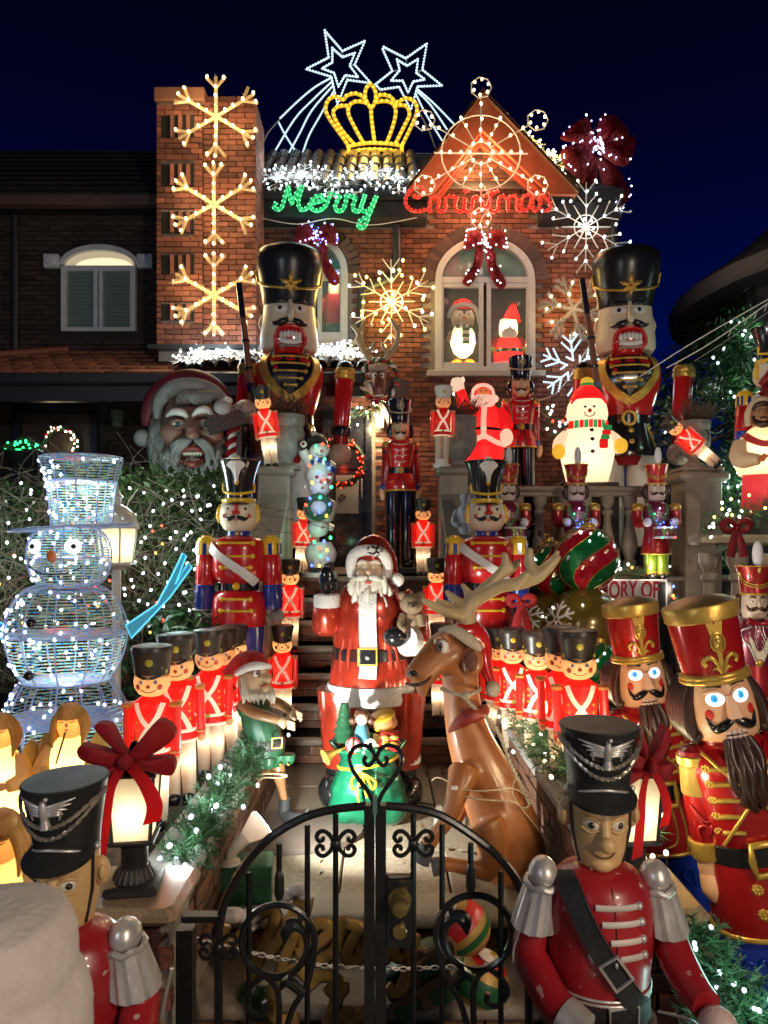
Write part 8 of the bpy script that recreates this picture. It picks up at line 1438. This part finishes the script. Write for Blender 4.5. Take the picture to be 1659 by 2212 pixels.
for i in range(4):ob('stripe',G().tube([(q(1065,0,-.3)[0]+.051*cos(a),7.0+.051*sin(a),q(0,1080-i*100-a*26,0)[2]-.05)for a in[pi+j*pi/8 for j in range(9)]],.03,6),REDD,cc)
# ---------------------------------------------------------------- crackled plastic Santa and snowman
def crackle(name,col,tr=.5):
    m=mat(name,col,.35,var=.1,trans=tr);N=m.node_tree.nodes;N['Principled BSDF'].inputs['Emission Color'].default_value=(*col,1);N['Principled BSDF'].inputs['Emission Strength'].default_value=.85;L=m.node_tree.links;v=N.new('ShaderNodeTexVoronoi');v.feature='DISTANCE_TO_EDGE';v.inputs['Scale'].default_value=34;b=N.new('ShaderNodeBump');b.inputs['Strength'].default_value=.7;L.new(N['Texture Coordinate'].outputs['Object'],v.inputs['Vector']);L.new(v.outputs['Distance'],b.inputs['Height'])
    for n in N:
        if n.type in('BSDF_PRINCIPLED','BSDF_TRANSLUCENT'):L.new(b.outputs[0],n.inputs['Normal'])
    return m
CRR=crackle('crackle_red',(.68,.012,.015));CRW=crackle('crackle_white',(.78,.66,.50));CRY=crackle('crackle_yellow',(.75,.50,.05));CRG=crackle('crackle_green',(.03,.28,.08));CRS=crackle('crackle_amber',(.62,.22,.06))
cs=thing('lit_santa','glowing red crackled plastic Santa raising one hand on the porch','figure',((1042-829.5)/F*7.1,7.1,2.605),-3)
part(cs,'trousers',[(.185,-.0),(.20,.05),(.205,.20),(.22,.26)],CRR,1,.7,cap=False);part(cs,'coat',[(.225,.25),(.21,.32),(.19,.42),(.185,.50),(.17,.60),(.12,.66)],CRR,1,.7,cap=False)
Jc=Turn([(.225,.25),(.21,.32),(.19,.42),(.185,.50),(.17,.60),(.12,.66)],1,.7);ft(cs,'hem_fur',CRW,lambda g:Jc.line(g,[(-.21,.26),(-.12,.275),(0,.33),(.12,.275),(.21,.26)],.026,.004));ft(cs,'front_fur',CRW,lambda g:Jc.band(g,[(.01,.62),(0,.5),(0,.33)],.05,.012));ft(cs,'belt',BLACKG,lambda g:Jc.band(g,[(-.17,.405),(0,.41),(.17,.405)],.03,.008));ft(cs,'buckle',CRW,lambda g:Jc.blob(g,0,.408,.032,.024,.02))
Hc=part(cs,'head',[(.06,.62),(.10,.66),(.115,.74),(.10,.82),(.06,.865),(.02,.875)],CRR,1,.95,cap=False);ft(cs,'beard',CRW,lambda g:[g.ball((-.0,-.075,.685),(.125,.065,.075),16,10),Hc.line(g,[(-.10,.70),(-.085,.80),(0,.835),(.085,.80),(.10,.70)],.022,.0)]);ft(cs,'face',CRS,lambda g:g.ball((0,-.08,.765),(.066,.042,.045),14,9));ft(cs,'pompom',CRW,lambda g:g.ball((.12,-.0,.72),.04,12,8))
for s in(-1,1):ft(cs,'eye',BROWN,lambda g:g.ball((s*.026,-.12,.775),(.009,.006,.007),8,6))
ob('arm',G().tube([(-.14,0,.60),(-.19,-.02,.68),(-.225,-.03,.80)],[.07,.068,.055],14,k=3),CRR,cs);ob('mitten',G().tube([(-.225,-.03,.79),(-.25,-.03,.86),(-.26,-.03,.92)],[.055,.065,.04],12,k=3).ball((-.195,-.04,.90),(.022,.02,.035),10,7),CRW,cs)
ob('arm',G().tube([(.15,0,.60),(.22,-.02,.48),(.235,-.05,.42)],[.07,.075,.06],14,k=3),CRR,cs);ob('mitten',G().ball((.225,-.08,.33),(.065,.05,.085),14,9),CRW,cs)
lamp(cs,(0,0,.45),3.2,(1,.75,.38),.02);lamp(cs,(0,0,.15),1.6,(1,.6,.45),.02);lamp(cs,(0,0,.76),.7,(1,.7,.45),.02);lamp(cs,(-.21,-.02,.68),.35,(1,.7,.5),.015)
sm=thing('lit_snowman','glowing cream crackled plastic snowman with striped scarf and yellow mittens on the porch','snowman',((1268-829.5)/F*7.1,7.1,2.505),-4)
Jm=part(sm,'body',[(.20,0),(.23,.12),(.265,.28),(.26,.38),(.21,.50),(.15,.56)],CRW,1,.8,cap=False);Hm=part(sm,'head',[(.14,.54),(.19,.60),(.20,.67),(.185,.76),(.15,.82)],CRW,1,.9,cap=False)
part(sm,'hat',[(.165,.80),(.16,.83),(.12,.90),(.06,.945),(.02,.955)],CRR,1,.9,cap=False);ft(sm,'hat_rim',CRR,lambda g:Hm.line(g,[(-.165,.76),(-.1,.825),(0,.845),(.1,.825),(.165,.76)],.014,.004));ob('pompom',G().ball((0,0,.985),(.065,.06,.05),14,9),CRY,sm);ob('pompom_base',G().lathe([(.075,.945),(.06,.97),(.03,.975)],16),CRG,sm)
for s in(-1,1):ft(sm,'eye',BLACKG,lambda g:Hm.blob(g,s*.042-.01,.715,.014,.012,.008));ob('arm',G().tube([(s*.2,-.02,.46),(s*.27,-.06,.38),(s*.29,-.10,.30)],[.06,.07,.06],12,k=3),CRW,sm);ob('mitten',G().ball((s*.295-.0,-.13,.29 if s<0 else .34),(.065,.055,.075),14,9),CRY,sm)
ft(sm,'nose',RED,lambda g:Hm.blob(g,-.01,.675,.02,.02,.02));ft(sm,'smile',BLACKG,lambda g:Hm.line(g,[(-.055,.665),(-.05,.635),(-.01,.62),(.03,.635),(.035,.665)],.005,.003))
for z in(.49,.40,.28):ft(sm,'button',BLACKG,lambda g:Jm.blob(g,.01,z,.022,.019,.012))
Sc=Turn([(.19,.52),(.205,.55),(.195,.59)],1,.95)
for i in range(9):ft(sm,'scarf_stripe',(CRR,CRG)[i%2],lambda g:Sc.band(g,[(-.18+i*.04,.55),(-.16+i*.04,.55),(-.145+i*.04,.55)],.07,.012,3))
for z,m_ in((.50,CRG),(.455,CRR),(.41,CRG),(.35,CRR)):ft(sm,'scarf_tail',m_,lambda g:g.bbox((.145-(.5-z)*.25,-.235,z),(.08,.03,.05 if z>.36 else .09),.012,None))
lamp(sm,(0,0,.25),4.2,(1,.80,.48),.02);lamp(sm,(0,0,.66),1.1,(1,.82,.55),.02);lamp(sm,(0,0,.86),.2,(1,.8,.55),.015)
# ---------------------------------------------------------------- tower of snowmen on the landing
q=UW(2.836*1.8228,548.6,822.9,6.6);u_=1/(2.836*1.8228)/236.4;PLW=mat('resin_white',(.60,.58,.58),.4,var=.1,bump=.08)
sw=wthing('snowman_tower','tower of three resin snowmen with hats, wreath and coloured bulbs on the landing','statue',q(720,2100)[:2]+(1.6,))
for nm,P,Rr,m_ in(('body',[(740,1130),(730,1040,-.03),(735,900)],[120,135,80],PLW),('head',[(735,840,-.04),(730,780,-.05),(725,740,-.04)],[70,100,80],PLW),('hat',[(700,720,-.05),(710,660,-.02),(690,610)],[105,85,25],mat('resin_black',(.02,.018,.018),.35)),('body',[(740,1560),(735,1430,-.02),(730,1320)],[120,150,100],PLW),('head',[(725,1260,-.05),(730,1200,-.06),(735,1160,-.03)],[80,110,90],PLW),('body',[(745,2080),(745,1930),(745,1800)],[110,150,100],PLW),('head',[(735,1720,-.06),(720,1650,-.07),(720,1600,-.03)],[70,105,80],PLW),('hat',[(660,1620,-.06),(700,1560,-.03),(830,1540,-.02)],[50,80,40],MATS['resin_black']),('arm',[(640,950,-.02),(580,850,-.03),(545,770,-.05)],[55,48,42],PLW),('arm',[(830,930,-.02),(880,980,-.04)],[52,45],PLW),('arm',[(650,1370,-.05),(620,1430,-.1)],[52,60],PLW),('arm',[(830,1370,-.05),(880,1400,-.08)],[52,50],PLW),('arm',[(660,1850,-.05),(640,1960,-.05)],[52,46],PLW),('arm',[(830,1650,-.03),(850,1600,-.04)],[52,46],PLW),('mitten',[(545,730,-.05),(550,690,-.07)],[44,44],MATS['resin_black']),('mitten',[(870,1000,-.06),(880,1010,-.07)],[45,40],mat('resin_blue',(.02,.05,.2),.4)),('boot',[(680,2070,-.05),(670,2090,-.09)],[60,55],MATS['resin_black']),('boot',[(830,2070,-.05),(835,2090,-.09)],[60,55],MATS['resin_black'])):ob(nm,tb_(G(),P,[r*1.2 for r in Rr],4,14),m_,sw)
ob('pompom',G().ball(q(680,595,-.02),(.028,.028,.028),10,7),PLW,sw);ob('base',G().lathe([(.16,1.6),(.16,1.64)],20,M=T(q(740,0)[0],6.6)),PLW,sw)
for cy in(785,1200,1640):ob('nose',tb_(G(),[(755,cy,-.14),(775,cy-10,-.2)],[18,5],0),mat('resin_nose',(.45,.08,.05),.4),sw);[ob('eye',G().ball(q(x,cy-18,-.135),.0075,8,6),BLACKG,sw)for x in(700,750)];ob('smile',tb_(G(),[(690,cy+30,-.135),(730,cy+50,-.15),(765,cy+35,-.14)],[4,5,4]),BROWN,sw)
for i in range(5):ob('scarf_stripe',tb_(G(),[(640+i*42,905+(i-2)**2*4,-.09),(675+i*42,905+(i-2)**2*4,-.095)],[36,36],0),(MATS['resin_blue'],WHITE)[i%2],sw)
for i in range(7):a=pi*i/6;ob('cane_stripe',tb_(G(),[(775-75*cos(a),1060+70*sin(a),-.14),(775-75*cos(a+.45),1060+70*sin(a+.45),-.14)],[26,26],0),(REDD,WHITE)[i%2],sw)
ob('wreath',G().tube([(q(740,0)[0]+120*u_*cos(a),6.6-.17,q(0,1420)[2]+115*u_*sin(a))for a in[i*pi/10 for i in range(20)]],.028,8,True),mat('wreath_green',(.012,.06,.025),.6,bump=1,bs=60),sw)
mint=ob('peppermint',G().ball(q(552,705,-.13),(.03,.012,.03),14,8),WHITE,sw);[ob('swirl',G().tube([q(552,705,-.145),q(552+24*cos(a),705-24*sin(a),-.143)],[.004,.007],5),REDD,mint)for a in(0,1.26,2.5,3.77,5.0)]
for x,y,c in((690,730,'green'),(765,705,'red'),(630,845,'amber'),(700,870,'blue'),(790,870,'green'),(620,945,'red'),(840,975,'blue'),(720,1025,'blue'),(775,1105,'red'),(650,1135,'amber'),(565,1180,'green'),(865,1185,'green'),(740,1300,'green'),(625,1310,'blue'),(580,1385,'red'),(845,1375,'blue'),(730,1465,'blue'),(680,1495,'green'),(810,1505,'amber'),(855,1750,'green'),(785,1790,'blue'),(675,1795,'green'),(730,1865,'red'),(815,1890,'amber'),(740,1955,'green'),(825,1985,'blue'),(645,2060,'blue'),(730,2065,'amber'),(625,1735,'blue')):bulb(sw,q(x,y,-.21),c,.019)
for y,c in((800,(.5,1,.7)),(1250,(.4,.6,1)),(1750,(.4,1,.6))):lamp(sw,q(700,y,-.4),1.6,c,.05)
# ---------------------------------------------------------------- wreaths, urns, trophies
def wreath(label,c,r,k,nb,m=None,s=.014,group='evergreen wreaths',lw=1.2):
    t=thing('wreath',label,'wreath',c,group=group);g=G();needles(g,[(r*cos(a),0,r*sin(a))for a in[i*pi/12 for i in range(25)]],900,r*.28,w=.005);ob('sprigs',g,GARL,t,0,kind='stuff');ob('ring',G().tube([(r*cos(a),0,r*sin(a))for a in[i*pi/10 for i in range(20)]],r*.14,7,True),mat('wreath_green',()),t)
    for i in range(nb):a=R.uniform(0,6.28);bulb(t,(r*cos(a)*R.uniform(.8,1.2),-r*.25,r*sin(a)*R.uniform(.8,1.2)),R.choice(k),s)
    for i in range(8):a=2*pi*i/8+.2;ob('ornament',G().ball((r*cos(a),-r*.16,r*sin(a)),r*.13,10,7),m or RED,t)
    if lw:lamp(t,(0,-.25,0),lw,COL[k[0]],.05)
    return t
wreath('wreath with red lights on the front door behind the snowman tower',W(735,1000,9.2),.28,('red',),44);wreath('wreath with warm lights and red baubles on the door of the neighbour house',W(131,960,9.38),.21,('warm','white'),34,s=.015,group='wreaths on the neighbour side')
wp=thing('lit_planter','black planter with green lit foliage at the far left above the hedge','planter',W(56,1010,7.0));ob('stand',G().tube([(0,0,-2.6),(0,0,-.05)],.05,10),BLACKM,wp);ob('bowl',G().lathe([(.12,-.05),(.19,.08),(.21,.14),(.20,.16)],22),BLACKG,wp);ob('foliage',needles(G(),[(-.17,0,.16),(-.05,0,.22),(.05,0,.22),(.17,0,.16)],1500,.09),GARL,wp,0,kind='stuff');[bulb(wp,(R.uniform(-.19,.19),-.08,R.uniform(.13,.26)),'green',.014)for _ in range(24)];lamp(wp,(0,-.25,.25),2,COL['green'],.05)
URN=mat('grey_cast_stone',(.26,.25,.23),.75,var=.4,vs=14,bump=.4,bs=40,dirt=.3);DRY=mat('dry_brush',(.10,.055,.03),.9,var=.4)
def urn(label,loc,s=1):
    t=thing('stone_urn',label,'urn',loc,group='stone urns on the piers',sc=s);U_=part(t,'bowl',[(.13,0),(.13,.03),(.07,.06),(.06,.10),(.11,.15),(.165,.24),(.17,.34),(.15,.39),(.17,.43),(.17,.50),(.15,.50),(.14,.44)],URN,1,1)
    ft(t,'key_frieze',URN,lambda g:[U_.line(g,[(u,.445),(u,.485),(u+.028,.485),(u+.028,.46),(u+.014,.46)],.005,.002,0)for u in(-.12,-.075,-.03,.015,.06,.105)])
    for s2 in(-1,1):ft(t,'handle',URN,lambda g:U_.line(g,[(s2*.09,.40),(s2*.10,.30),(s2*.075,.25),(s2*.055,.30)],.012,.004))
    g=G()
    for _ in range(170):
        a=R.uniform(0,6.28);r=R.uniform(0,.13);p=V((r*cos(a),r*sin(a),.46));d_=V((R.gauss(0,.6),R.gauss(0,.6),1)).normalized()*R.uniform(.12,.3);e_=p+d_;g.tube([tuple(p),tuple(p+d_*.5+V((R.gauss(0,.02),R.gauss(0,.02),0))),tuple(e_)],.0025,3)
        for _ in range(4):v_=V((R.gauss(0,1),R.gauss(0,1),R.gauss(0,1))).normalized()*.035;w_=v_.orthogonal().normalized()*.006;f_=p+d_*R.uniform(.5,1);g.put([f_-w_,f_+w_,f_+v_],[(0,1,2)])
    ob('dry_brush',g,DRY,t,0,kind='stuff');return t
UR=urn('grey stone urn with Greek key band and dry brush on the left stair pier',(-.90,6.66,2.58));dup(UR,(.70,6.75,2.58),'grey stone urn behind the white hatted soldier on the right stair pier');dup(UR,(2.98,6.95,2.625),'brown stone urn with dry brush behind the tipped soldier on the right granite pier',0,.9)
ch_=thing('cherub_statue','small pale cherub torso on the right stair wall behind the blue trousered soldier','statue',(.66,5.9,1.95),sc=.9);melt('body',G().tube([(0,0,0),(.0,0,.12),(0,0,.24),(.0,0,.30)],[.05,.06,.07,.03],12,k=3).ball((0,0,.36),(.045,.05,.055)).tube([(-.07,0,.25),(-.11,-.03,.15),(-.06,-.08,.1)],.024,8,k=3).tube([(.07,0,.25),(.12,0,.18),(.11,-.03,.08)],.024,8,k=3).tube([(-.03,0,.02),(-.03,-.06,-.08)],.035,8).tube([(.03,0,.02),(.04,-.04,-.1)],.035,8),mat('blue_white_plaster',(.5,.53,.58),.5),ch_,.009,3);ob('block',G().bbox((0,0,-.2),(.2,.16,.2),.01),URN,ch_)
# mounted reindeer head in a wreath
q=UW(3.352*1.8228,713.2,559.6,8.2);u_=1/(3.352*1.8228)/190.2
rh=wthing('reindeer_trophy','brown reindeer head with tall antlers in a glossy wreath above the door','wall trophy',q(650,1600));DKH=mat('dark_hide',(.20,.065,.03),.4,var=.3,coat=.3,bump=.08)
for i in range(26):a=2*pi*i/26;ob('wreath_leaf',G().ball((0,0,0),(.05,.02,.022),8,6,Matrix.Translation(V(q(650,1590,.05))+V((240*u_*cos(a),0,265*u_*sin(a))))@T(ry=-math.degrees(a)+60)),(GREENP,RED,mat('bottle_green',(.012,.05,.03),.15,coat=.6),WHITE)[i%4],rh)
g=tb_(G(),[(630,1460,.02),(635,1560,-.06),(640,1680,-.12),(645,1760,-.13)],[115,105,95,85]);g.ball(q(640,1770,-.15),(.07,.05,.045));tb_(g,[(720,1540,-.0),(800,1520,0)],[60,50]);tb_(g,[(540,1560,0),(460,1550,0)],[60,45]);melt('head',g,DKH,rh,.014,4)
for x in(592,685):e_=ob('eye',G().ball(q(x,1538,-.15),(.027,.018,.04),12,8),WHITE,rh);ob('pupil',G().ball(q(x+(638-x)*.15,1535,-.175),.013,8,6),BLACKG,e_)
ob('teeth',tb_(G(),[(600,1795,-.17),(650,1805,-.19),(700,1790,-.17)],[12,17,12]),WHITE,rh);ob('hat_fur',tb_(G(),[(520,1440,-.1),(630,1430,-.13),(745,1430,-.1)],[40,46,40]),MATS['worn_fur'],rh)
ob('bow',tb_(tb_(G(),[(560,1850,-.1),(650,1840,-.13),(740,1850,-.1)],[40,18,40]),[(610,1870,-.1),(610,1930,-.1)],[30,34]),REDD,rh)
g=G();A_=lambda P,Rr:tb_(g,P,Rr,4,10)
A_([(540,1330),(450,1220),(350,1060),(330,1040)],[40,42,28,14]);A_([(460,1230),(400,1080),(360,960),(265,870)],[40,38,34,12]);A_([(370,970),(420,900),(435,790)],[30,28,12]);A_([(480,1240),(550,1180),(580,1080)],[34,26,14]);A_([(720,1330),(820,1220),(890,1080),(900,930),(940,820)],[40,42,38,32,12]);A_([(890,960),(840,860),(790,760)],[30,28,14]);A_([(780,1250),(700,1160),(690,1080)],[36,28,14]);A_([(860,1130),(900,1050),(925,970)],[26,22,12]);melt('antlers',g,ANT,rh,.012,4)
# ---------------------------------------------------------------- figures behind the window panes
pn=thing('penguin_light','glowing penguin with green striped scarf behind the left pane of the wide window','figure',W(1000,800,9.75),2,group='figures in the upstairs windows');WG=mat('lit_ivory_plastic',());NAV=mat('penguin_dark',(.03,.015,.03),.5)
Bp=part(pn,'belly',[(.05,.17),(.13,.24),(.17,.36),(.165,.48),(.12,.58)],WG,1,.8,cap=False);Hp=part(pn,'head',[(.10,.56),(.15,.62),(.16,.70),(.14,.78),(.10,.82)],WG,1,.85,cap=False);ob('head_back',G().ball((0,.03,.74),(.165,.12,.12),16,10),NAV,pn);ft(pn,'beak',ORANGE,lambda g:Hp.blob(g,0,.665,.035,.022,.03));eyes(pn,Hp,.715,.06,.022,.028,None,.7)
ft(pn,'forehead',NAV,lambda g:[Hp.blob(g,0,.785,.11,.022,.01),Hp.blob(g,0,.75,.018,.03,.01)]);part(pn,'hat',[(.185,.78),(.175,.84),(.12,.92),(.04,.96)],SHR,1,.8,T(.0),cap=False);ob('hat_fur',G().tube([(-.20,-.05,.70),(-.15,-.12,.80),(0,-.14,.845),(.15,-.12,.80),(.22,-.05,.62)],.03,10,k=4),WHITE,pn);ob('pompom',G().ball((-.24,-.02,.92),.045,12,8),WHITE,pn)
for i in range(5):ft(pn,'scarf_stripe',(GREENP,WHITE)[i%2],lambda g:Bp.band(g,[(-.10+i*.04,.57),(-.08+i*.04,.57),(-.06+i*.04,.57)],.07,.01,3));ft(pn,'scarf_tail',(GREENP,WHITE)[i%2],lambda g:g.bbox((.02,-.145,.52-i*.045),(.10,.02,.042),.006))
for s in(-1,1):ob('foot',G().ball((s*.085,-.03,.07),(.08,.06,.075),14,9),mat('lit_orange_plastic',(.8,.28,.02),.4,trans=.5),pn);lamp(pn,(s*.085,-.03,.07),1.8,(1,.6,.2),.01);ob('flipper',G().tube([(s*.15,0,.5),(s*.21,-.02,.38)],[.05,.03],10),WG if s<0 else NAV,pn)
lamp(pn,(0,0,.36),8,(1,.95,.62),.02);lamp(pn,(0,0,.68),3.2,(1,.95,.7),.02);lamp(pn,(0,0,.86),2.2,(1,.7,.6),.02)
ws=thing('santa_light','glowing small Santa with tall red hat behind the right pane of the wide window','figure',W(1098,800,9.75),-2,group='figures in the upstairs windows')
Bs_=part(ws,'coat',[(.19,.10),(.20,.2),(.185,.3),(.17,.38),(.10,.45)],SHR,1,.7,cap=False);Hs_=part(ws,'head',[(.09,.42),(.125,.5),(.125,.6),(.11,.68)],WG,1,.8,cap=False);part(ws,'hat',[(.125,.66),(.10,.74),(.06,.82),(.03,.9)],SHR,1,.8,T(ry=4),cap=False);ob('hat_tip',G().tube([(.05,0,.88),(.09,0,.91),(.12,0,.86)],[.03,.025,.01],8),SHR,ws);ob('pompom',G().ball((.14,0,.9),.03,10,7),WHITE,ws);ft(ws,'belt',BLACKG,lambda g:Bs_.band(g,[(-.17,.245),(0,.245),(.17,.245)],.05,.006));ft(ws,'buckle',GOLD,lambda g:Bs_.blob(g,0,.245,.03,.025,.014));ft(ws,'beard',WHITE,lambda g:Hs_.blob(g,0,.465,.10,.085,.03));tache(ws,Hs_,.535,.004,.085,.014,.1,mat('grey_beard',()));ft(ws,'nose',BROWN,lambda g:Hs_.blob(g,.01,.555,.016,.02,.02))
for s in(-1,1):ft(ws,'eyebrow',GB,lambda g:Hs_.line(g,[(s*.02,.60),(s*.045,.615),(s*.07,.6)],.006));ob('arm',G().tube([(s*.15,0,.42),(s*.21,-.03,.33),(s*.22,-.05,.28)],[.05,.055,.04],12,k=3),SHR,ws);ob('mitten',G().ball((s*.225,-.05,.28),(.05,.035,.055),12,8),mat('lit_lime_plastic',(.45,.6,.1),.4,trans=.5),ws);ob('boot',G().ball((s*.09,-.03,.05),(.075,.08,.05),12,8),BLACKG,ws);lamp(ws,(s*.18,-.16,.30),.25,(.9,1,.4),.02)
lamp(ws,(0,0,.25),8,(1,.5,.4),.02);lamp(ws,(0,0,.56),3.2,(1,.95,.7),.02);lamp(ws,(0,0,.76),2,(1,.5,.4),.02)
wn=thing('window_nutcracker','dim red nutcracker with black hat standing behind the narrow left window','nutcracker',W(722,735,9.8),0,group='figures in the upstairs windows');part(wn,'coat',[(.15,.2),(.16,.35),(.13,.6)],RED,1,.7);part(wn,'skirt',[(.14,0),(.15,.2)],GREENP,1,.7);part(wn,'head',[(.08,.6),(.09,.66),(.085,.76)],SKIN);part(wn,'hat',[(.10,.75),(.14,.84),(.13,.95),(.06,.98)],BLACKM);[ob('arm',G().tube([(s*.15,0,.56),(s*.18,0,.35)],.05,10),RED,wn)for s in(-1,1)];lamp(wn,(0,-.18,.75),4,(.75,1,.8),.03)
# ---------------------------------------------------------------- stack of big ornaments, sign, small things
def ball(label,px,py,r,d,cols,kind,tilt=0):
    c=W(px,py,d);R_=r/F*d;t=thing('giant_ornament',label,'ornament',c,group='giant ornaments below the balustrade');t.rotation_euler=(rad(-14),rad(tilt),0)
    if kind=='swirl':
        n=8
        for i in range(n):
            A=[];B=[];m_=22;g=G();rows=[]
            for j in range(m_+1):
                f_=-pi/2+pi*j/m_;tw=.75*sin(f_)+(.22*sin(2*f_));rows.append([(R_*cos(f_)*sin(a),-R_*cos(f_)*cos(a),R_*sin(f_))for a in[2*pi*(i+s_/6)/n+tw for s_ in range(7)]])
            for a_,b_ in zip(rows,rows[1:]):g.strip(a_,b_)
            ob('stripe',g,cols[i%2],t,180);e_=[tuple(V(r_[0])*1.003)for r_ in rows];ob('glitter_line',G().tube(e_,R_*.012,5),GOLD,t)
    else:
        ob('sphere',G().ball((0,0,0),R_,36,24),cols[0],t)
        for a0,z0_ in((-.95,.12),(1.3,.3)):
            fl_=ob('snowflake_print',G(),WHITE,t);c_=V((sin(a0)*cos(z0_),-cos(a0)*cos(z0_),sin(z0_)));e1=V((cos(a0),sin(a0),0));e2=c_.cross(e1)
            for i in range(6):
                a=i*pi/3+.3;d_=e1*cos(a)+e2*sin(a);n2=-e1*sin(a)+e2*cos(a);pt=lambda p:tuple((c_+p).normalized()*R_*1.004);ob('print_arm',G().tube([pt(d_*.05),pt(d_*.3),pt(d_*.52)],R_*.035,5).tube([pt(d_*.25),pt(d_*.40+n2*.16)],R_*.03,5).tube([pt(d_*.25),pt(d_*.40-n2*.16)],R_*.03,5),WHITE,fl_)
    ob('cap',G().lathe([(R_*.2,R_*.95),(R_*.22,R_*1.02),(R_*.21,R_*1.12),(R_*.05,R_*1.14)],16),GOLD,t);ob('cap_loop',G().tube([(R_*.09*cos(a),0,R_*1.22+R_*.1*sin(a))for a in[i*pi/6 for i in range(12)]],R_*.02,5,True),GOLD,t)
    for _ in range(5):a=R.uniform(-1.2,1.2);z_=R.uniform(-.6,.7);bulb(t,(R_*1.03*cos(z_)*sin(a),-R_*1.03*cos(z_)*cos(a),R_*1.03*sin(z_)),'cool',.011)
    return t
OG=mat('ornament_green',(.008,.13,.035),.14,var=.1,coat=.6);OR_=mat('ornament_red',(.40,.008,.018),.14,var=.1,coat=.6);OGD=mat('ornament_olive_gold',(.20,.135,.02),.2,.3,var=.15,coat=.6)
ball('large red and green swirled ornament at the top of the stack below the middle drummer',1266,1208,70,5.9,[OR_,OG],'swirl',8);ball('red and green swirled ornament half hidden behind the antler tips',1200,1228,60,6.15,[OG,OR_],'swirl',-12)
ball('large olive gold ornament with a white snowflake under the top swirled ornament',1262,1355,88,5.85,[OGD],'plain');ball('olive gold ornament with a white snowflake behind the red ribbon',1190,1352,72,6.1,[OGD],'plain',6);ball('red and green ornament low behind the right row of toy soldiers',1222,1452,75,5.7,[OG,OR_],'swirl');ball('green and red ornament behind the first toy soldier of the right row',1300,1450,62,5.5,[OG,OG],'swirl')
for x_ in(1.43,1.70):tag(ob('ornament_stand',G().bbox((x_,5.62,.32),(.26,.5,.56),.01),BLACKM),'dark crate under the %s of the lowest giant ornaments'%('left' if x_<1.5 else 'right'),'crate','crates under the ornaments')
sg=wthing('memorial_sign','white sign with red capitals ending in MORY OF, partly hidden by the ornaments','sign',tuple(W(1375,1300,6.4)));a,b=W(1225,1252,6.4),W(1440,1342,6.4);ob('board',G().bbox(((a.x+b.x)/2,6.4,(a.z+b.z)/2),(b.x-a.x,.03,a.z-b.z),.004),WHITE,sg)
for s_,x,y,sz,sxx in(('IN MEMORY OF',1424,1291,.21,.82),('PATA',1426,1332,.22,1.05)):
    c=bpy.data.curves.new('lettering','FONT');c.body=s_;c.size=sz;c.extrude=.003;c.align_x='RIGHT';c.offset=.004;c.materials.append(mat('sign_letter_red',(.38,.01,.03),.5));o=bpy.data.objects.new('lettering',c);S.collection.objects.link(o);o.location=W(x,y,6.38);o.rotation_euler=(pi/2,0,0);o.scale=(sxx*.72,1,1);o.parent=sg;o.matrix_parent_inverse=Matrix.Translation(-WROOT[sg.name])
def ribbon(label,px,py,d,s,m):
    t=thing('ribbon_bow',label,'bow',W(px,py,d),sc=s,group='red ribbons');
    for sgn in(-1,1):ob('loop',G().tube([(0,0,0),(sgn*.06,-.02,.07),(sgn*.14,-.01,.04),(sgn*.10,0,-.03),(0,0,0)],[.02,.035,.04,.03,.02],8,k=4,flat=.5),m,t);ob('tail',G().tube([(0,0,0),(sgn*.04,-.02,-.14),(sgn*.07,-.02,-.30)],[.02,.04,.05],8,k=4,flat=.3),m,t)
    ob('knot',G().ball((0,-.02,0),.03,10,7),m,t);return t
rbn=ribbon('red cloth ribbon with a small bell hanging behind the antlers of the kneeling reindeer',1126,1302,4.9,.62,mat('red_cloth',(.30,.006,.008),.7,bump=.2));ob('bell',G().lathe([(.03,-.36),(.022,-.33),(.012,-.30),(.004,-.29)],14),GOLD,rbn)
ribbon('dark red tinsel ribbon on the garland of the right hand balustrade',1590,1140,5.2,.7,TINR)
np_=tag(ob('plastic_bag',G().put([(.27,3.95,.355),(.44,3.93,.355),(.47,4.15,.357),(.30,4.17,.40),(.36,4.05,.39)],[(0,1,4),(1,2,4),(2,3,4),(3,0,4)]),mat('crumpled_plastic',(.55,.52,.47),.3,bump=.6,bs=20)),'crumpled pale plastic bag on the path between Santa and the reindeer','bag')
pc=wthing('cable','dark flex lying on the path behind the reindeer','cable',(.3,4.3,.355));ob('strand',G().tube(crv([(.1,4.35,.357),(.28,4.28,.357),(.36,4.1,.40),(.5,4.0,.357)],5),.004,5),BLACKM,pc)
g=G()
for _ in range(60):x,y=R.choice(((R.gauss(.33,.1),R.gauss(3.5,.1)),(R.gauss(.30,.15),R.gauss(4.9,.1)),(R.uniform(-.6,.7),R.uniform(3.3,5))));leaves(g,1,lambda:(x,y,.356+R.random()*.015),.035,.6)
ob('fallen_leaves',g,mat('dead_leaf',(.12,.075,.03),.8,var=.5),None,0,kind='stuff')
garland('evergreen garland with red and white lights along the porch behind the lit Santa',[tuple(W(985,880,7.7)),tuple(W(1080,905,7.7)),tuple(W(1150,880,7.7)),tuple(W(1215,940,7.7))],.13,1000,('red','white','red','cool'),46,1.4,(1,.35,.25),bs=.019,nl=3)
for o in list(S.objects):  # lettering becomes plain mesh
    if o.type=='FONT':
        dg=bpy.context.evaluated_depsgraph_get();me=bpy.data.meshes.new_from_object(o.evaluated_get(dg));n=bpy.data.objects.new('lettering',me);S.collection.objects.link(n);n.parent=o.parent;n.matrix_parent_inverse=o.matrix_parent_inverse;n.matrix_basis=o.matrix_basis;bpy.data.objects.remove(o)
